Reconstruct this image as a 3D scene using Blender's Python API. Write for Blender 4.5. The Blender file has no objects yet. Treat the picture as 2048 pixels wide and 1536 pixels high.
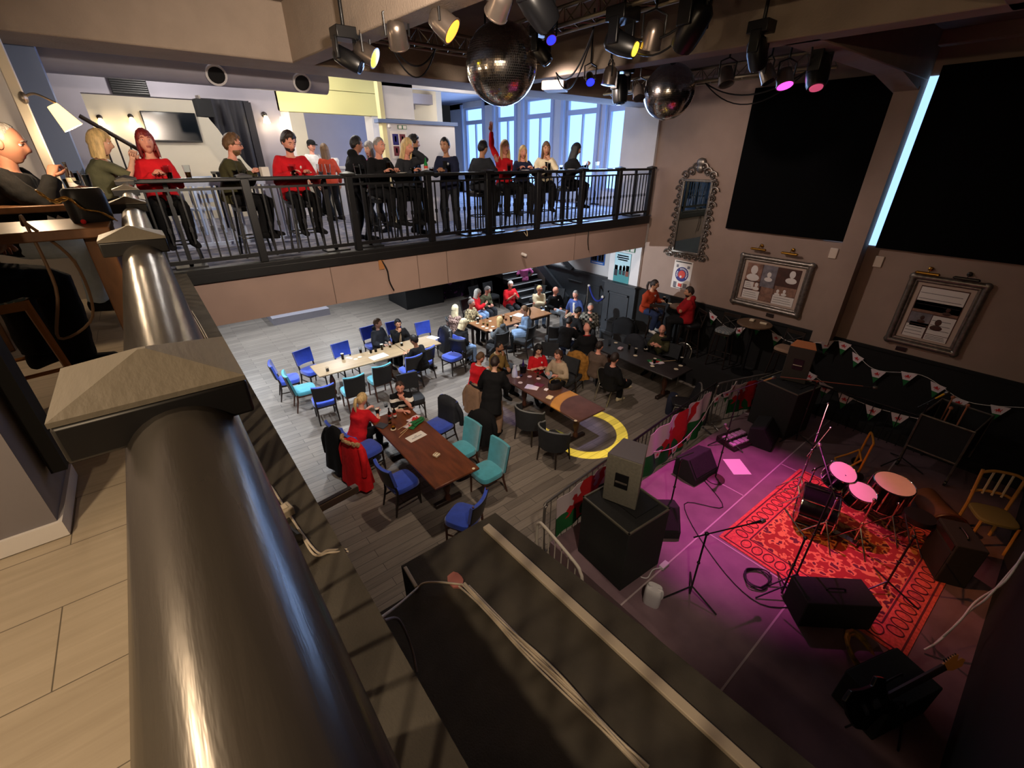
import bpy, bmesh, math, random
from mathutils import Vector, Matrix, Euler
R = math.radians
rnd = random.Random(7)
sc = bpy.context.scene
COL = sc.collection

# ---------------------------------------------------------------- camera
cd = bpy.data.cameras.new('camera'); cam = bpy.data.objects.new('camera', cd); COL.objects.link(cam)
cd.sensor_fit = 'HORIZONTAL'; cd.sensor_width = 36.0; cd.lens = 36.0 * 870.0 / 2048.0
cd.clip_start = 0.02; cd.clip_end = 200
cam.location = (0, 0, 5.1); cam.rotation_euler = (R(90 - 27.5), 0, R(-38.6))
sc.camera = cam

# ---------------------------------------------------------------- world, exposure
w = bpy.data.worlds.new('world'); sc.world = w; w.use_nodes = True
w.node_tree.nodes['Background'].inputs[0].default_value = (0.55, 0.58, 0.68, 1)
w.node_tree.nodes['Background'].inputs[1].default_value = 0.020
sc.view_settings.view_transform = 'Standard'; sc.view_settings.look = 'None'
sc.view_settings.gamma = 1; sc.view_settings.use_curve_mapping = False
sc.view_settings.exposure = 0.0
sc.cycles.use_denoising = True
sc.cycles.max_bounces = 6; sc.cycles.diffuse_bounces = 3; sc.cycles.glossy_bounces = 3
sc.cycles.transmission_bounces = 6; sc.cycles.transparent_max_bounces = 12
sc.cycles.sample_clamp_indirect = 4.0
sc.cycles.caustics_reflective = False; sc.cycles.caustics_refractive = False

def lin(c):
    return tuple((v / 255 / 12.92) if v / 255 <= .04045 else ((v / 255 + .055) / 1.055) ** 2.4 for v in c)
def look(o, target):
    o.rotation_euler = (Vector(target) - Vector(o.location)).to_track_quat('-Z', 'Y').to_euler()
def area(name, loc, target, power, col, sx, sy=None, spread=180):
    l = bpy.data.lights.new(name, 'AREA'); l.energy = power; l.color = col; l.size = sx
    if sy: l.shape = 'RECTANGLE'; l.size_y = sy
    l.spread = R(spread)
    o = bpy.data.objects.new(name, l); COL.objects.link(o); o.location = loc; look(o, target); return o
def spot(name, loc, target, power, col, angle, blend=.2, size=.04):
    l = bpy.data.lights.new(name, 'SPOT'); l.energy = power; l.color = col; l.spot_size = R(angle); l.spot_blend = blend
    l.shadow_soft_size = size
    o = bpy.data.objects.new(name, l); COL.objects.link(o); o.location = loc; look(o, target); return o
def point(name, loc, power, col, size=.05):
    l = bpy.data.lights.new(name, 'POINT'); l.energy = power; l.color = col; l.shadow_soft_size = size
    o = bpy.data.objects.new(name, l); COL.objects.link(o); o.location = loc; return o
COOL = (.86, .93, 1.0); WARM = (1.0, .74, .47); NEUT = (1.0, .88, .74)
# cool ceiling lamps on the ground floor, under the far balcony
for i, (x, y, p, a) in enumerate([(.7, 9.3, 330, 90), (2.4, 9.3, 330, 88), (4.1, 9.3, 330, 88), (5.8, 9.5, 380, 88), (7.4, 10.0, 380, 90), (9.3, 10.8, 420, 95), (.8, 12.4, 420, 115), (3.4, 12.8, 420, 115), (6.2, 12.6, 320, 110), (1.2, 15.6, 420, 120), (4.4, 15.8, 420, 120), (10.9, 12.6, 240, 110)]):  # back pair and stair lamp are added to brighten floor and stairs there
    spot('ceiling_light', (x, y, 3.02), (x + .05, y - .25, 0), p * .78, COOL, a, .35, .09)
spot('pier_fill', (5.2, 9.4, 2.7), (10.4, 8.0, 1.7), 900, COOL, 44, .4, .05)  # added spot that brightens the pier face, no fixture of its own
# upper bar: ceiling lamps, window daylight
for (x, y, p) in [(0.8, 9.4, 70), (3.2, 9.3, 60), (3.3, 12.0, 60), (1.0, 12.2, 36), (4.0, 14.4, 80), (6.0, 8.6, 40), (5.7, 11.0, 36)]:  # last point is added to light the grey beams over the partition
    point('upper_ceiling_light', (x, y, 6.2), p, (1, .93, .84), .15)
for y in (9.3, 11.0, 13.0, 14.8, 16.9):
    area('window_daylight', (11.2, y, 5.3), (4, y - 1.2, 4.2), 120, (.34, .54, 1.0), 1.2, 2.0)
# wall lamps along the left piers (two stand behind the photographer's shoulder)
for (x, y, z, p) in [(-.31, 6.36, 5.30, 22), (-.60, 4.58, 5.28, 20), (-1.05, 1.1, 5.75, 78), (-1.0, -.7, 5.75, 90)]:
    point('wall_lamp_glow', (x, y, z), p, WARM, .04)
# added fill spots for the hall, without fixtures of their own
spot('hall_fill', (1.2, 1.6, 6.1), (3.6, 7.4, 4.2), 900, (1, .82, .66), 100, .8, .1)
spot('hall_fill', (4.9, 5.6, 6.1), (10.4, 6.0, 2.4), 420, (1, .80, .70), 105, .9, .1)
spot('hall_fill', (3.6, 5.6, 6.1), (3.4, 5.2, 0), 330, (1, .78, .58), 80, .9, .1)
# stage rig
spot('magenta_beam', (6.47, 2.86, 5.9), (5.9, 1.75, .4), 1500, (1.0, .12, .62), 42, .75, .05)
spot('orange_beam', (2.4, 3.55, 6.0), (6.6, .35, .4), 700, (1.0, .36, .10), 26, .8, .05)
spot('red_beam', (8.2, 3.2, 5.9), (6.3, .3, .5), 330, (1.0, .28, .24), 30, .7, .05)
spot('blue_beam', (4.9, 4.7, 6.0), (5.45, 6.2, .76), 300, (.16, .10, 1.0), 13, .3, .03)
spot('table_sheen_beam', (5.3, 3.6, 6.1), (5.75, 5.0, .76), 700, (.62, .55, 1.0), 14, .6, .03)
def ring_beam(loc, target, power, col, r0, r1):
    """a moving head with a ring shaped gobo in front of its lamp"""
    o = spot('ring_gobo_beam', loc, target, power, col, 2 * r1 + 3, .1, .01); l = o.data; l.use_nodes = True; nt = l.node_tree; e = nt.nodes['Emission']
    g = nt.nodes.new('ShaderNodeTexCoord'); sp = nt.nodes.new('ShaderNodeSeparateXYZ'); nt.links.new(g.outputs['Normal'], sp.inputs[0])
    def m(op, a, b_=None):
        n = nt.nodes.new('ShaderNodeMath'); n.operation = op
        for k, v in enumerate((a, b_)):
            if v is None: continue
            if isinstance(v, (int, float)): n.inputs[k].default_value = v
            else: nt.links.new(v, n.inputs[k])
        return n.outputs[0]
    c = m('ABSOLUTE', sp.outputs['Z']); f = m('MULTIPLY', m('LESS_THAN', c, math.cos(R(r0))), m('GREATER_THAN', c, math.cos(R(r1)))); nt.links.new(f, e.inputs['Strength'])
ring_beam((3.8, 3.2, 6.0), (5.94, 4.96, 0), 5200, (1.0, .78, .05), 5.4, 7.3)
spot('yellow_beam', (3.9, 3.2, 6.0), (5.38, 5.69, 0.76), 420, (1.0, .62, .10), 8, .4, .02)
spot('hall_fill', (.9, -.5, 6.2), (4.3, 3.0, .8), 420, (1, .80, .60), 44, .6, .1)  # added fill for the front of the grey loudspeaker

# ---------------------------------------------------------------- materials
MATS = {}
def mat(name, c, rough=.6, metal=0., noise=0., nscale=6., bump=0., bscale=40., emit=None, es=0., trans=0., ior=1.45, stretch=None, sheen=0., spec=.5, c2=None, alpha=1.):
    if name in MATS: return MATS[name]
    m = bpy.data.materials.new(name); m.use_nodes = True; nt = m.node_tree; b = nt.nodes['Principled BSDF']
    L = lin(c); b.inputs['Base Color'].default_value = (*L, 1)
    b.inputs['Roughness'].default_value = rough; b.inputs['Metallic'].default_value = metal
    b.inputs['Specular IOR Level'].default_value = spec
    if trans: b.inputs['Transmission Weight'].default_value = trans; b.inputs['IOR'].default_value = ior
    if alpha < 1: b.inputs['Alpha'].default_value = alpha
    if sheen: b.inputs['Sheen Weight'].default_value = sheen
    if emit: b.inputs['Emission Color'].default_value = (*lin(emit), 1); b.inputs['Emission Strength'].default_value = es
    tc = None
    def coord():
        nonlocal tc
        if tc is None:
            t = nt.nodes.new('ShaderNodeTexCoord'); mp = nt.nodes.new('ShaderNodeMapping')
            nt.links.new(t.outputs['Object'], mp.inputs[0])
            if stretch: mp.inputs['Scale'].default_value = stretch
            tc = mp.outputs[0]
        return tc
    if noise or c2:
        n = nt.nodes.new('ShaderNodeTexNoise'); n.inputs['Scale'].default_value = nscale; n.inputs['Detail'].default_value = 6
        nt.links.new(coord(), n.inputs['Vector'])
        r = nt.nodes.new('ShaderNodeValToRGB'); r.color_ramp.elements[0].position = .32; r.color_ramp.elements[1].position = .68
        a = lin(c2) if c2 else tuple(v * (1 - noise) for v in L)
        d = L if c2 else tuple(min(1, v * (1 + noise)) for v in L)
        r.color_ramp.elements[0].color = (*a, 1); r.color_ramp.elements[1].color = (*d, 1)
        nt.links.new(n.outputs['Fac'], r.inputs[0]); nt.links.new(r.outputs[0], b.inputs['Base Color'])
    if bump:
        n2 = nt.nodes.new('ShaderNodeTexNoise'); n2.inputs['Scale'].default_value = bscale; n2.inputs['Detail'].default_value = 4
        nt.links.new(coord(), n2.inputs['Vector'])
        bp = nt.nodes.new('ShaderNodeBump'); bp.inputs['Strength'].default_value = bump; bp.inputs['Distance'].default_value = .02
        nt.links.new(n2.outputs['Fac'], bp.inputs['Height']); nt.links.new(bp.outputs[0], b.inputs['Normal'])
    MATS[name] = m; return m
def plank_mat(name, c1, c2, pw, pl, rot=0., rough=.45, gap=.0035, gaincol=.5):
    m = bpy.data.materials.new(name); m.use_nodes = True; nt = m.node_tree; b = nt.nodes['Principled BSDF']; N = nt.nodes.new; K = nt.links.new
    t = N('ShaderNodeTexCoord'); mp = N('ShaderNodeMapping'); mp.inputs['Rotation'].default_value = (0, 0, rot); K(t.outputs['Object'], mp.inputs[0])
    br = N('ShaderNodeTexBrick'); br.inputs['Scale'].default_value = 1; br.inputs['Brick Width'].default_value = pl; br.inputs['Row Height'].default_value = pw
    br.inputs['Mortar Size'].default_value = gap; br.offset = .37; br.inputs['Color1'].default_value = (.25, .25, .25, 1); br.inputs['Color2'].default_value = (.8, .8, .8, 1); br.inputs['Mortar'].default_value = (0, 0, 0, 1)
    K(mp.outputs[0], br.inputs[0])
    mp2 = N('ShaderNodeMapping'); mp2.inputs['Scale'].default_value = (1.1, 13, 1); K(mp.outputs[0], mp2.inputs[0])
    n = N('ShaderNodeTexNoise'); n.inputs['Scale'].default_value = 2.2; n.inputs['Detail'].default_value = 8; n.inputs['Distortion'].default_value = .6; K(mp2.outputs[0], n.inputs[0])
    mx = N('ShaderNodeMix'); mx.data_type = 'FLOAT'; mx.inputs[0].default_value = gaincol; K(br.outputs['Color'], mx.inputs[2]); K(n.outputs['Fac'], mx.inputs[3])
    r = N('ShaderNodeValToRGB'); r.color_ramp.elements[0].position = .25; r.color_ramp.elements[1].position = .75
    r.color_ramp.elements[0].color = (*lin(c2), 1); r.color_ramp.elements[1].color = (*lin(c1), 1); K(mx.outputs[0], r.inputs[0])
    mm = N('ShaderNodeMix'); mm.data_type = 'RGBA'; K(br.outputs['Fac'], mm.inputs[0]); K(r.outputs[0], mm.inputs[6]); mm.inputs[7].default_value = (*[v * .35 for v in lin(c2)], 1)
    K(mm.outputs[2], b.inputs['Base Color']); b.inputs['Roughness'].default_value = rough
    MATS[name] = m; return m
def spots_mat(name, c1, c2, scale=30, thr=.5, rough=.85, kind='noise', axis='Z', c3=None):
    """cloth patterns: blotches, hoops or checks"""
    m = bpy.data.materials.new(name); m.use_nodes = True; nt = m.node_tree; b = nt.nodes['Principled BSDF']; N = nt.nodes.new; K = nt.links.new
    t = N('ShaderNodeTexCoord'); b.inputs['Roughness'].default_value = rough; b.inputs['Specular IOR Level'].default_value = .2
    r = N('ShaderNodeValToRGB'); r.color_ramp.interpolation = 'CONSTANT'; r.color_ramp.elements[0].color = (*lin(c1), 1); r.color_ramp.elements[1].color = (*lin(c2), 1); r.color_ramp.elements[1].position = thr
    if kind == 'noise':
        n = N('ShaderNodeTexNoise'); n.inputs['Scale'].default_value = scale; n.inputs['Detail'].default_value = 2; K(t.outputs['Object'], n.inputs[0]); K(n.outputs['Fac'], r.inputs[0])
    elif kind == 'hoop':
        n = N('ShaderNodeTexWave'); n.bands_direction = axis; n.inputs['Scale'].default_value = scale; n.inputs['Distortion'].default_value = 1.2; n.inputs['Detail Scale'].default_value = .6; K(t.outputs['Object'], n.inputs[0]); K(n.outputs['Fac'], r.inputs[0])
    else:
        n = N('ShaderNodeTexChecker'); n.inputs['Scale'].default_value = scale; K(t.outputs['Object'], n.inputs['Vector']); n.inputs['Color1'].default_value = (0, 0, 0, 1); n.inputs['Color2'].default_value = (1, 1, 1, 1)
        n2 = N('ShaderNodeTexNoise'); n2.inputs['Scale'].default_value = 40; K(t.outputs['Object'], n2.inputs[0])
        ad = N('ShaderNodeMath'); ad.operation = 'MULTIPLY_ADD'; ad.inputs[1].default_value = .75; K(n.outputs['Fac'], ad.inputs[0]); K(n2.outputs['Fac'], ad.inputs[2]); ad.use_clamp = True; K(ad.outputs[0], r.inputs[0])
    if c3:
        e = r.color_ramp.elements.new(min(.98, thr + .1)); e.color = (*lin(c3), 1)
    K(r.outputs[0], b.inputs['Base Color']); MATS[name] = m; return m

# ---------------------------------------------------------------- mesh builder
class MB:
    def __init__(s): s.v = []; s.f = []; s.mi = []; s.m = 0
    def add(s, vs, fs, M=None):
        b = len(s.v)
        s.v += [tuple(M @ Vector(p)) for p in vs] if M is not None else [tuple(p) for p in vs]
        s.f += [tuple(b + i for i in f) for f in fs]; s.mi += [s.m] * len(fs); return s
    def box(s, c, d, M=None, taper=1., rz=0.):
        x, y, z = c; a, b, h = d[0] / 2, d[1] / 2, d[2] / 2
        vs = [(i * a * (taper if k < 0 else 1), j * b * (taper if k < 0 else 1), k * h) for k in (-1, 1) for i, j in ((-1, -1), (1, -1), (1, 1), (-1, 1))]
        cz, sz = math.cos(rz), math.sin(rz)
        vs = [(x + p * cz - q * sz, y + p * sz + q * cz, z + r) for p, q, r in vs]
        return s.add(vs, [(3, 2, 1, 0), (4, 5, 6, 7), (0, 1, 5, 4), (1, 2, 6, 5), (2, 3, 7, 6), (3, 0, 4, 7)], M)
    def loft(s, rings, M=None, cap=True, close=True):
        n = len(rings[0]); vs = [p for r in rings for p in r]; fs = []
        for i in range(len(rings) - 1):
            for j in range(n if close else n - 1):
                k = (j + 1) % n; fs.append((i * n + j, i * n + k, (i + 1) * n + k, (i + 1) * n + j))
        if cap and close: fs.append(tuple(range(n - 1, -1, -1))); fs.append(tuple((len(rings) - 1) * n + j for j in range(n)))
        return s.add(vs, fs, M)
    def tube(s, pts, r, n=8, M=None, closed=False, flat=1.):
        P = [Vector(p) for p in pts]; m = len(P); rr = r if isinstance(r, (list, tuple)) else [r] * m
        T = []
        for i in range(m):
            a = P[(i - 1) % m] if (closed or i > 0) else P[i]; b = P[(i + 1) % m] if (closed or i < m - 1) else P[i]
            d = b - a; T.append(d.normalized() if d.length > 1e-9 else Vector((0, 0, 1)))
        u = T[0].orthogonal().normalized(); rings = []
        for i in range(m):
            u = u - T[i] * u.dot(T[i]); u = u.normalized() if u.length > 1e-6 else T[i].orthogonal().normalized(); v = T[i].cross(u)
            rings.append([tuple(P[i] + (u * math.cos(2 * math.pi * j / n) + v * math.sin(2 * math.pi * j / n) * flat) * rr[i]) for j in range(n)])
        if closed: rings.append(rings[0]); return s.loft(rings, M, cap=False)
        return s.loft(rings, M)
    def lathe(s, prof, n=16, M=None):
        rings = [[(r * math.cos(2 * math.pi * j / n), r * math.sin(2 * math.pi * j / n), z) for j in range(n)] for r, z in prof]
        return s.loft(rings, M)
    def cyl(s, c, r, h, n=16, M=None, r2=None):
        return s.lathe([(r, 0), (r if r2 is None else r2, h)], n, (M or Matrix()) @ Matrix.Translation(c))
    def ball(s, c, r, n=12, m=8, M=None):
        rx, ry, rz = (r, r, r) if not isinstance(r, (tuple, list)) else r
        rings = []
        for i in range(m + 1):
            a = math.pi * (i / m) * .998 + .001
            rings.append([(c[0] + rx * math.sin(a) * math.cos(2 * math.pi * j / n), c[1] + ry * math.sin(a) * math.sin(2 * math.pi * j / n), c[2] - rz * math.cos(a)) for j in range(n)])
        return s.loft(rings, M)
    def prism(s, poly, t, M=None):
        n = len(poly); vs = [(x, y, -t / 2) for x, y in poly] + [(x, y, t / 2) for x, y in poly]
        fs = [tuple(range(n - 1, -1, -1)), tuple(range(n, 2 * n))] + [(i, (i + 1) % n, n + (i + 1) % n, n + i) for i in range(n)]
        return s.add(vs, fs, M)
    def mesh(s, name):
        me = bpy.data.meshes.new(name); me.from_pydata(s.v, [], s.f); me.polygons.foreach_set('material_index', s.mi); me.update(); return me
    def build(s, name, mats, parent=None, smooth=35, bevel=0, seg=2):
        me = s.mesh(name)
        for m in (mats if isinstance(mats, (list, tuple)) else [mats]): me.materials.append(m)
        if len(s.f) < 4000:
            bm = bmesh.new(); bm.from_mesh(me); bmesh.ops.recalc_face_normals(bm, faces=bm.faces); bm.to_mesh(me); bm.free()
        if smooth:
            me.polygons.foreach_set('use_smooth', [True] * len(me.polygons)); me.set_sharp_from_angle(angle=R(smooth))
        o = bpy.data.objects.new(name, me); COL.objects.link(o)
        if parent: o.parent = parent
        if bevel:
            b = o.modifiers.new('bevel', 'BEVEL'); b.width = bevel; b.segments = seg; b.limit_method = 'ANGLE'; b.angle_limit = R(40)
        return o
def MX(loc=(0, 0, 0), rz=0., rx=0., ry=0., s=1.):
    return Matrix.Translation(loc) @ Euler((R(rx), R(ry), R(rz)), 'XYZ').to_matrix().to_4x4() @ Matrix.Diagonal((s, s, s, 1))
def basis(o, x, y):
    x = Vector(x).normalized(); y = Vector(y).normalized(); z = x.cross(y).normalized()
    M = Matrix((x, y, z)).transposed().to_4x4(); M.translation = Vector(o); return M
def WALLX(p): return basis(p, (0, -1, 0), (0, 0, 1))      # local x runs towards -Y, y up, z towards -X: things on the right-hand wall
def WALLY(p): return basis(p, (1, 0, 0), (0, 0, 1))       # things on a wall that faces -Y (local z towards -Y)
def tag(o, label, cat, group=None, kind=None):
    o['label'] = label; o['category'] = cat
    if group: o['group'] = group
    if kind: o['kind'] = kind
    return o
def thing(name, label, cat, loc=(0, 0, 0), rz=0., group=None):
    o = bpy.data.objects.new(name, None); COL.objects.link(o); o.empty_display_size = .1
    o.location = loc; o.rotation_euler = (0, 0, R(rz)); return tag(o, label, cat, group)
def struct(name, mb, m, smooth=35, bevel=0, parent=None):
    o = mb.build(name, m, parent, smooth, bevel)
    if not parent: o['kind'] = 'structure'
    return o
def copy_tree(o, parent=None):
    c = o.copy(); COL.objects.link(c)
    if parent: c.parent = parent; c.matrix_parent_inverse = o.matrix_parent_inverse.copy()
    for ch in list(o.children): copy_tree(ch, c)
    return c
PROTO = {}
def place(key, make, loc, rz, label, cat, group=None):
    """the first call builds the thing, later calls copy it with all its parts"""
    if key not in PROTO: PROTO[key] = o = make()
    else: o = copy_tree(PROTO[key])
    o.location = loc; o.rotation_euler = (0, 0, R(rz)); tag(o, label, cat, group)
    if not group and 'group' in o: del o['group']
    return o
TEXTS = []
def text(s, size, M, m, parent, name='lettering', extrude=.001):
    cu = bpy.data.curves.new(name, 'FONT'); cu.body = s; cu.size = size; cu.align_x = 'CENTER'; cu.align_y = 'CENTER'; cu.extrude = extrude; cu.resolution_u = 2
    o = bpy.data.objects.new(name, cu); COL.objects.link(o); TEXTS.append((o, M, m, parent, name))
def spow(v, e): return math.copysign(abs(v) ** e, v)
def catenary(a, b, sag, n=10):
    a, b = Vector(a), Vector(b)
    return [tuple(a.lerp(b, i / n) - Vector((0, 0, sag * 4 * (i / n) * (1 - i / n)))) for i in range(n + 1)]
def smooth_path(pts, k=6):
    P = [Vector(p) for p in pts]; out = []
    for i in range(len(P) - 1):
        p0, p1, p2, p3 = P[max(i - 1, 0)], P[i], P[i + 1], P[min(i + 2, len(P) - 1)]
        for j in range(k):
            t = j / k; out.append(.5 * ((2 * p1) + (p2 - p0) * t + (2 * p0 - 5 * p1 + 4 * p2 - p3) * t * t + (3 * p1 - p0 - 3 * p2 + p3) * t ** 3))
    return [tuple(p) for p in out] + [tuple(P[-1])]

# ---------------------------------------------------------------- the place: floors, walls, beams
M_taupe = mat('taupe_paint', (150, 128, 116), .8, noise=.05, nscale=3, bump=.08, bscale=60)
M_beam = mat('beam_paint', (152, 136, 122), .85, noise=.06, nscale=4, bump=.25, bscale=50)
M_fascia = mat('fascia_paint', (166, 140, 128), .7, noise=.05, nscale=2)
M_white = mat('white_paint', (214, 212, 214), .75, noise=.03, nscale=3)
M_cream = mat('cream_paint', (226, 216, 196), .8, noise=.03, nscale=2)
M_lav = mat('grey_lavender_paint', (150, 146, 156), .8, noise=.04, nscale=2)
M_bluegrey = mat('blue_grey_paint', (104, 122, 160), .6)
M_black = mat('black_paint', (17, 17, 18), .45, noise=.3, nscale=8)
M_blackm = mat('black_matt', (11, 11, 12), .9)
M_dado = mat('dark_grey_dado', (48, 52, 58), .5, noise=.1, nscale=5)
M_ceil = mat('ceiling_paint', (120, 108, 98), .9, noise=.06, nscale=3)
M_floor = plank_mat('grey_wood_floor', (150, 140, 130), (104, 96, 90), .15, 1.25)
M_pale = plank_mat('pale_wood_floor', (186, 174, 156), (160, 148, 130), .34, 1.6, gaincol=.75, gap=.002)
M_carpet = mat('patterned_carpet', (150, 146, 150), .95, c2=(84, 88, 112), nscale=7, bump=.2, bscale=200)
M_ledge = mat('grey_felt_ledge', (80, 76, 70), .95, noise=.2, nscale=5, bump=.2, bscale=120)
U = 3.75
b = MB(); b.box((4.5, 7.5, -.05), (16, 24, .1)); struct('floor', b, M_floor)
# raised strip by the right-hand wall
b = MB(); b.box((10.15, 3.1, .3), (1.0, 8.6, .6)); struct('trim_1', b, mat('dais_carpet', (26, 25, 26), .95))
# balcony slabs
b = MB(); b.box((4.6, 13.0, 3.4), (14.2, 11.46, .66)); struct('ceiling_balcony', b, M_white)
b = MB(); b.box((4.6, 13.0, 3.745), (14.2, 11.5, .03)); struct('floor_balcony', b, M_carpet)
b = MB(); b.box((5.15, 7.235, 3.36), (10.3, .05, .78)); struct('wall_fascia_far', b, M_fascia)
b = MB(); b.box((5.15, 7.23, 3.735), (10.3, .14, .07)); b.box((5.15, 7.19, 3.645), (10.3, .06, .13)); struct('trim_2', b, M_black, bevel=.008)
# three thin joints on the fascia panels
b = MB()
for x in (2.08, 3.6, 4.2, 7.6): b.box((x, 7.207, 3.28), (.012, .008, .6))
struct('trim_3', b, mat('joint_grey', (120, 100, 90), .8))
b = MB(); b.box((-1.9, 3.0, 3.40), (3.92, 9.0, .66)); struct('ceiling_near_balcony', b, M_black)
b = MB(); b.box((-1.93, 3.0, 3.735), (3.9, 9.0, .03)); struct('floor_near_balcony', b, M_pale)
b = MB(); b.box((.145, 3.1, 3.72), (.19, 8.22, .06)); struct('trim_4', b, M_ledge)
b = MB(); b.box((.2, 3.1, 3.33), (.06, 8.2, .72)); struct('wall_fascia_near', b, M_black)
# roof of the booth that juts out below the photographer
b = MB()
poly = [(.15, 1.57), (.59, 1.57), (.59, 1.77), (1.27, 1.77), (1.38, .64), (1.43, -.15), (1.45, -1.4), (.15, -1.4)]
b.prism(poly, 3.0, Matrix.Translation((0, 0, 1.5))); struct('wall_booth', b, M_ledge)
# right-hand wall, pier, pilaster, beyond-the-pier wall
b = MB(); b.box((10.6, 3.0, 4.2), (.24, 8.7, 5.2)); struct('wall_right', b, M_taupe)
b = MB(); b.box((10.58, 7.88, 3.3), (.36, 1.06, 7.0)); struct('wall_pier', b, M_white)
b = MB(); b.box((10.33, 2.585, 3.9), (.36, .33, 4.4)); struct('wall_pilaster', b, M_taupe)
b = MB(); b.box((11.72, 13.4, 1.5), (.2, 10.0, 3.0)); struct('wall_right_far', b, M_white)
b = MB(); b.box((10.46, 3.0, 1.19), (.06, 8.7, 1.2)); b.box((10.45, 3.0, 1.8), (.09, 8.7, .05)); struct('trim_5', b, M_blackm)
b = MB()
b.box((10.36, 7.88, .9), (.1, 1.14, 1.8)); b.box((10.33, 7.88, 1.83), (.2, 1.2, .05)); b.box((10.31, 7.88, .25), (.06, 1.14, .1))
for (y0, y1, z0, z1) in ((7.5, 8.27, .62, .68), (7.5, 8.27, 1.5, 1.56), (7.5, 7.56, .62, 1.56), (8.21, 8.27, .62, 1.56)): b.box((10.3, (y0 + y1) / 2, (z0 + z1) / 2), (.04, y1 - y0, z1 - z0))
struct('trim_6', b, M_dado, bevel=.006)
b = MB(); b.box((11.58, 10.4, .75), (.08, 4.0, 1.5)); b.box((11.55, 10.4, 1.52), (.14, 4.0, .06))
for y in (9.0, 9.9, 10.8): b.box((11.53, y, 1.15), (.03, .7, .04)); b.box((11.53, y, .4), (.03, .7, .04))
struct('trim_7', b, M_dado, bevel=.006)
# back walls of the ground floor
b = MB(); b.box((4.5, 18.6, 1.5), (15, .2, 3.0)); struct('wall_back_lower', b, M_lav)
b = MB(); b.box((-2.9, 10, 1.5), (.2, 17, 3.0)); struct('wall_left_lower', b, M_white)
# stage back wall (black) and stage deck
b = MB(); b.box((6.2, -1.0, 3.2), (9.6, .2, 6.4)); struct('wall_stage', b, M_blackm)
# ceiling and its beams
b = MB(); b.box((4.6, .7, 6.86), (14.4, 13.8, .1)); struct('ceiling', b, M_ceil)
b = MB(); b.box((4.6, -6.0, 3.4), (14.4, .2, 6.9)); struct('wall_behind', b, M_taupe)
b = MB(); b.box((-3.0, -2, 3.4), (.2, 9, 6.9)); struct('wall_left_near', b, M_cream)
b = MB(); b.box((4.6, 13.2, 7.12), (14.4, 11.4, .1)); struct('ceiling_upper_bar', b, M_lav)
b = MB(); b.box((4.6, 7.6, 6.5), (13.6, .8, .62)); struct('trim_8', b, M_beam, bevel=.02)
def beam(n, a, c, wd, z0=6.19, z1=6.82):
    a, c = Vector((*a, 0)), Vector((*c, 0)); d = c - a; b = MB()
    b.box(((a.x + c.x) / 2, (a.y + c.y) / 2, (z0 + z1) / 2), (d.length, wd, z1 - z0), rz=math.atan2(d.y, d.x)); return struct(n, b, M_beam, bevel=.015)
beam('trim_9', (2.24, 7.25), (2.62, .5), .28)
beam('trim_10', (5.52, 7.25), (6.25, -.9), .32)
beam('trim_11', (6.0, 2.6), (10.6, 2.6), .36)
beam('trim_12', (10.38, 7.3), (10.38, -.9), .2, 6.62, 6.82)
# splayed bracket where the cross beam meets the pilaster
b = MB(); b.prism([(10.5, 6.0), (10.5, 6.2), (9.0, 6.2)], .34, basis((0, 2.6, 0), (1, 0, 0), (0, 0, 1))); struct('trim_13', b, M_beam)
beam('trim_14', (2.5, .9), (6.2, .9), .3)
# upper bar: wall with the big openings, deeper room, partitions
b = MB()
b.box((-1.2, 10.6, 5.4), (2.0, .2, 3.3)); b.box((.93, 10.6, 6.53), (2.26, .2, 1.06)); b.box((2.36, 10.6, 5.4), (.6, .2, 3.3))
struct('wall_upper_bar', b, M_lav)
b = MB(); b.box((1.2, 13.7, 5.4), (5.6, .2, 3.3)); struct('wall_upper_inner', b, M_cream)
b = MB(); b.box((3.7, 10.6, 6.10), (2.14, .2, .40)); b.box((3.7, 10.62, 6.70), (2.2, .24, .78)); struct('trim_15', b, mat('yellow_lit_bulkhead', (232, 226, 158), .7))  # yellow lamplight is put into the bulkhead's colour
b = MB(); b.box((2.75, 10.75, 5.0), (.16, .4, 2.0)); b.box((4.62, 10.75, 5.0), (.2, .4, 2.2)); struct('trim_16', b, M_white)
b = MB(); b.box((5.6, 16.4, 5.4), (6.5, .2, 3.3)); struct('wall_upper_servery', b, M_lav)
b = MB(); b.box((5.15, 9.6, 4.74), (1.68, .1, 1.98)); struct('wall_partition', b, M_white)
b = MB(); b.box((5.12, 9.6, 5.75), (1.86, .2, .07)); struct('trim_17', b, M_bluegrey, bevel=.008)
b = MB(); b.box((4.33, 9.62, 5.4), (.09, .16, 3.3)); struct('trim_18', b, mat('pale_yellow_post', (232, 222, 170), .7))
b = MB(); b.box((4.7, 9.62, 6.2), (.66, .14, .8)); b.box((5.8, 9.62, 6.72), (2.9, .14, .74)); struct('trim_19', b, M_white)
b = MB(); b.box((6.9, 13.2, 5.4), (.16, 3.0, 3.3)); struct('wall_upper_cream', b, M_cream)
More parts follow.
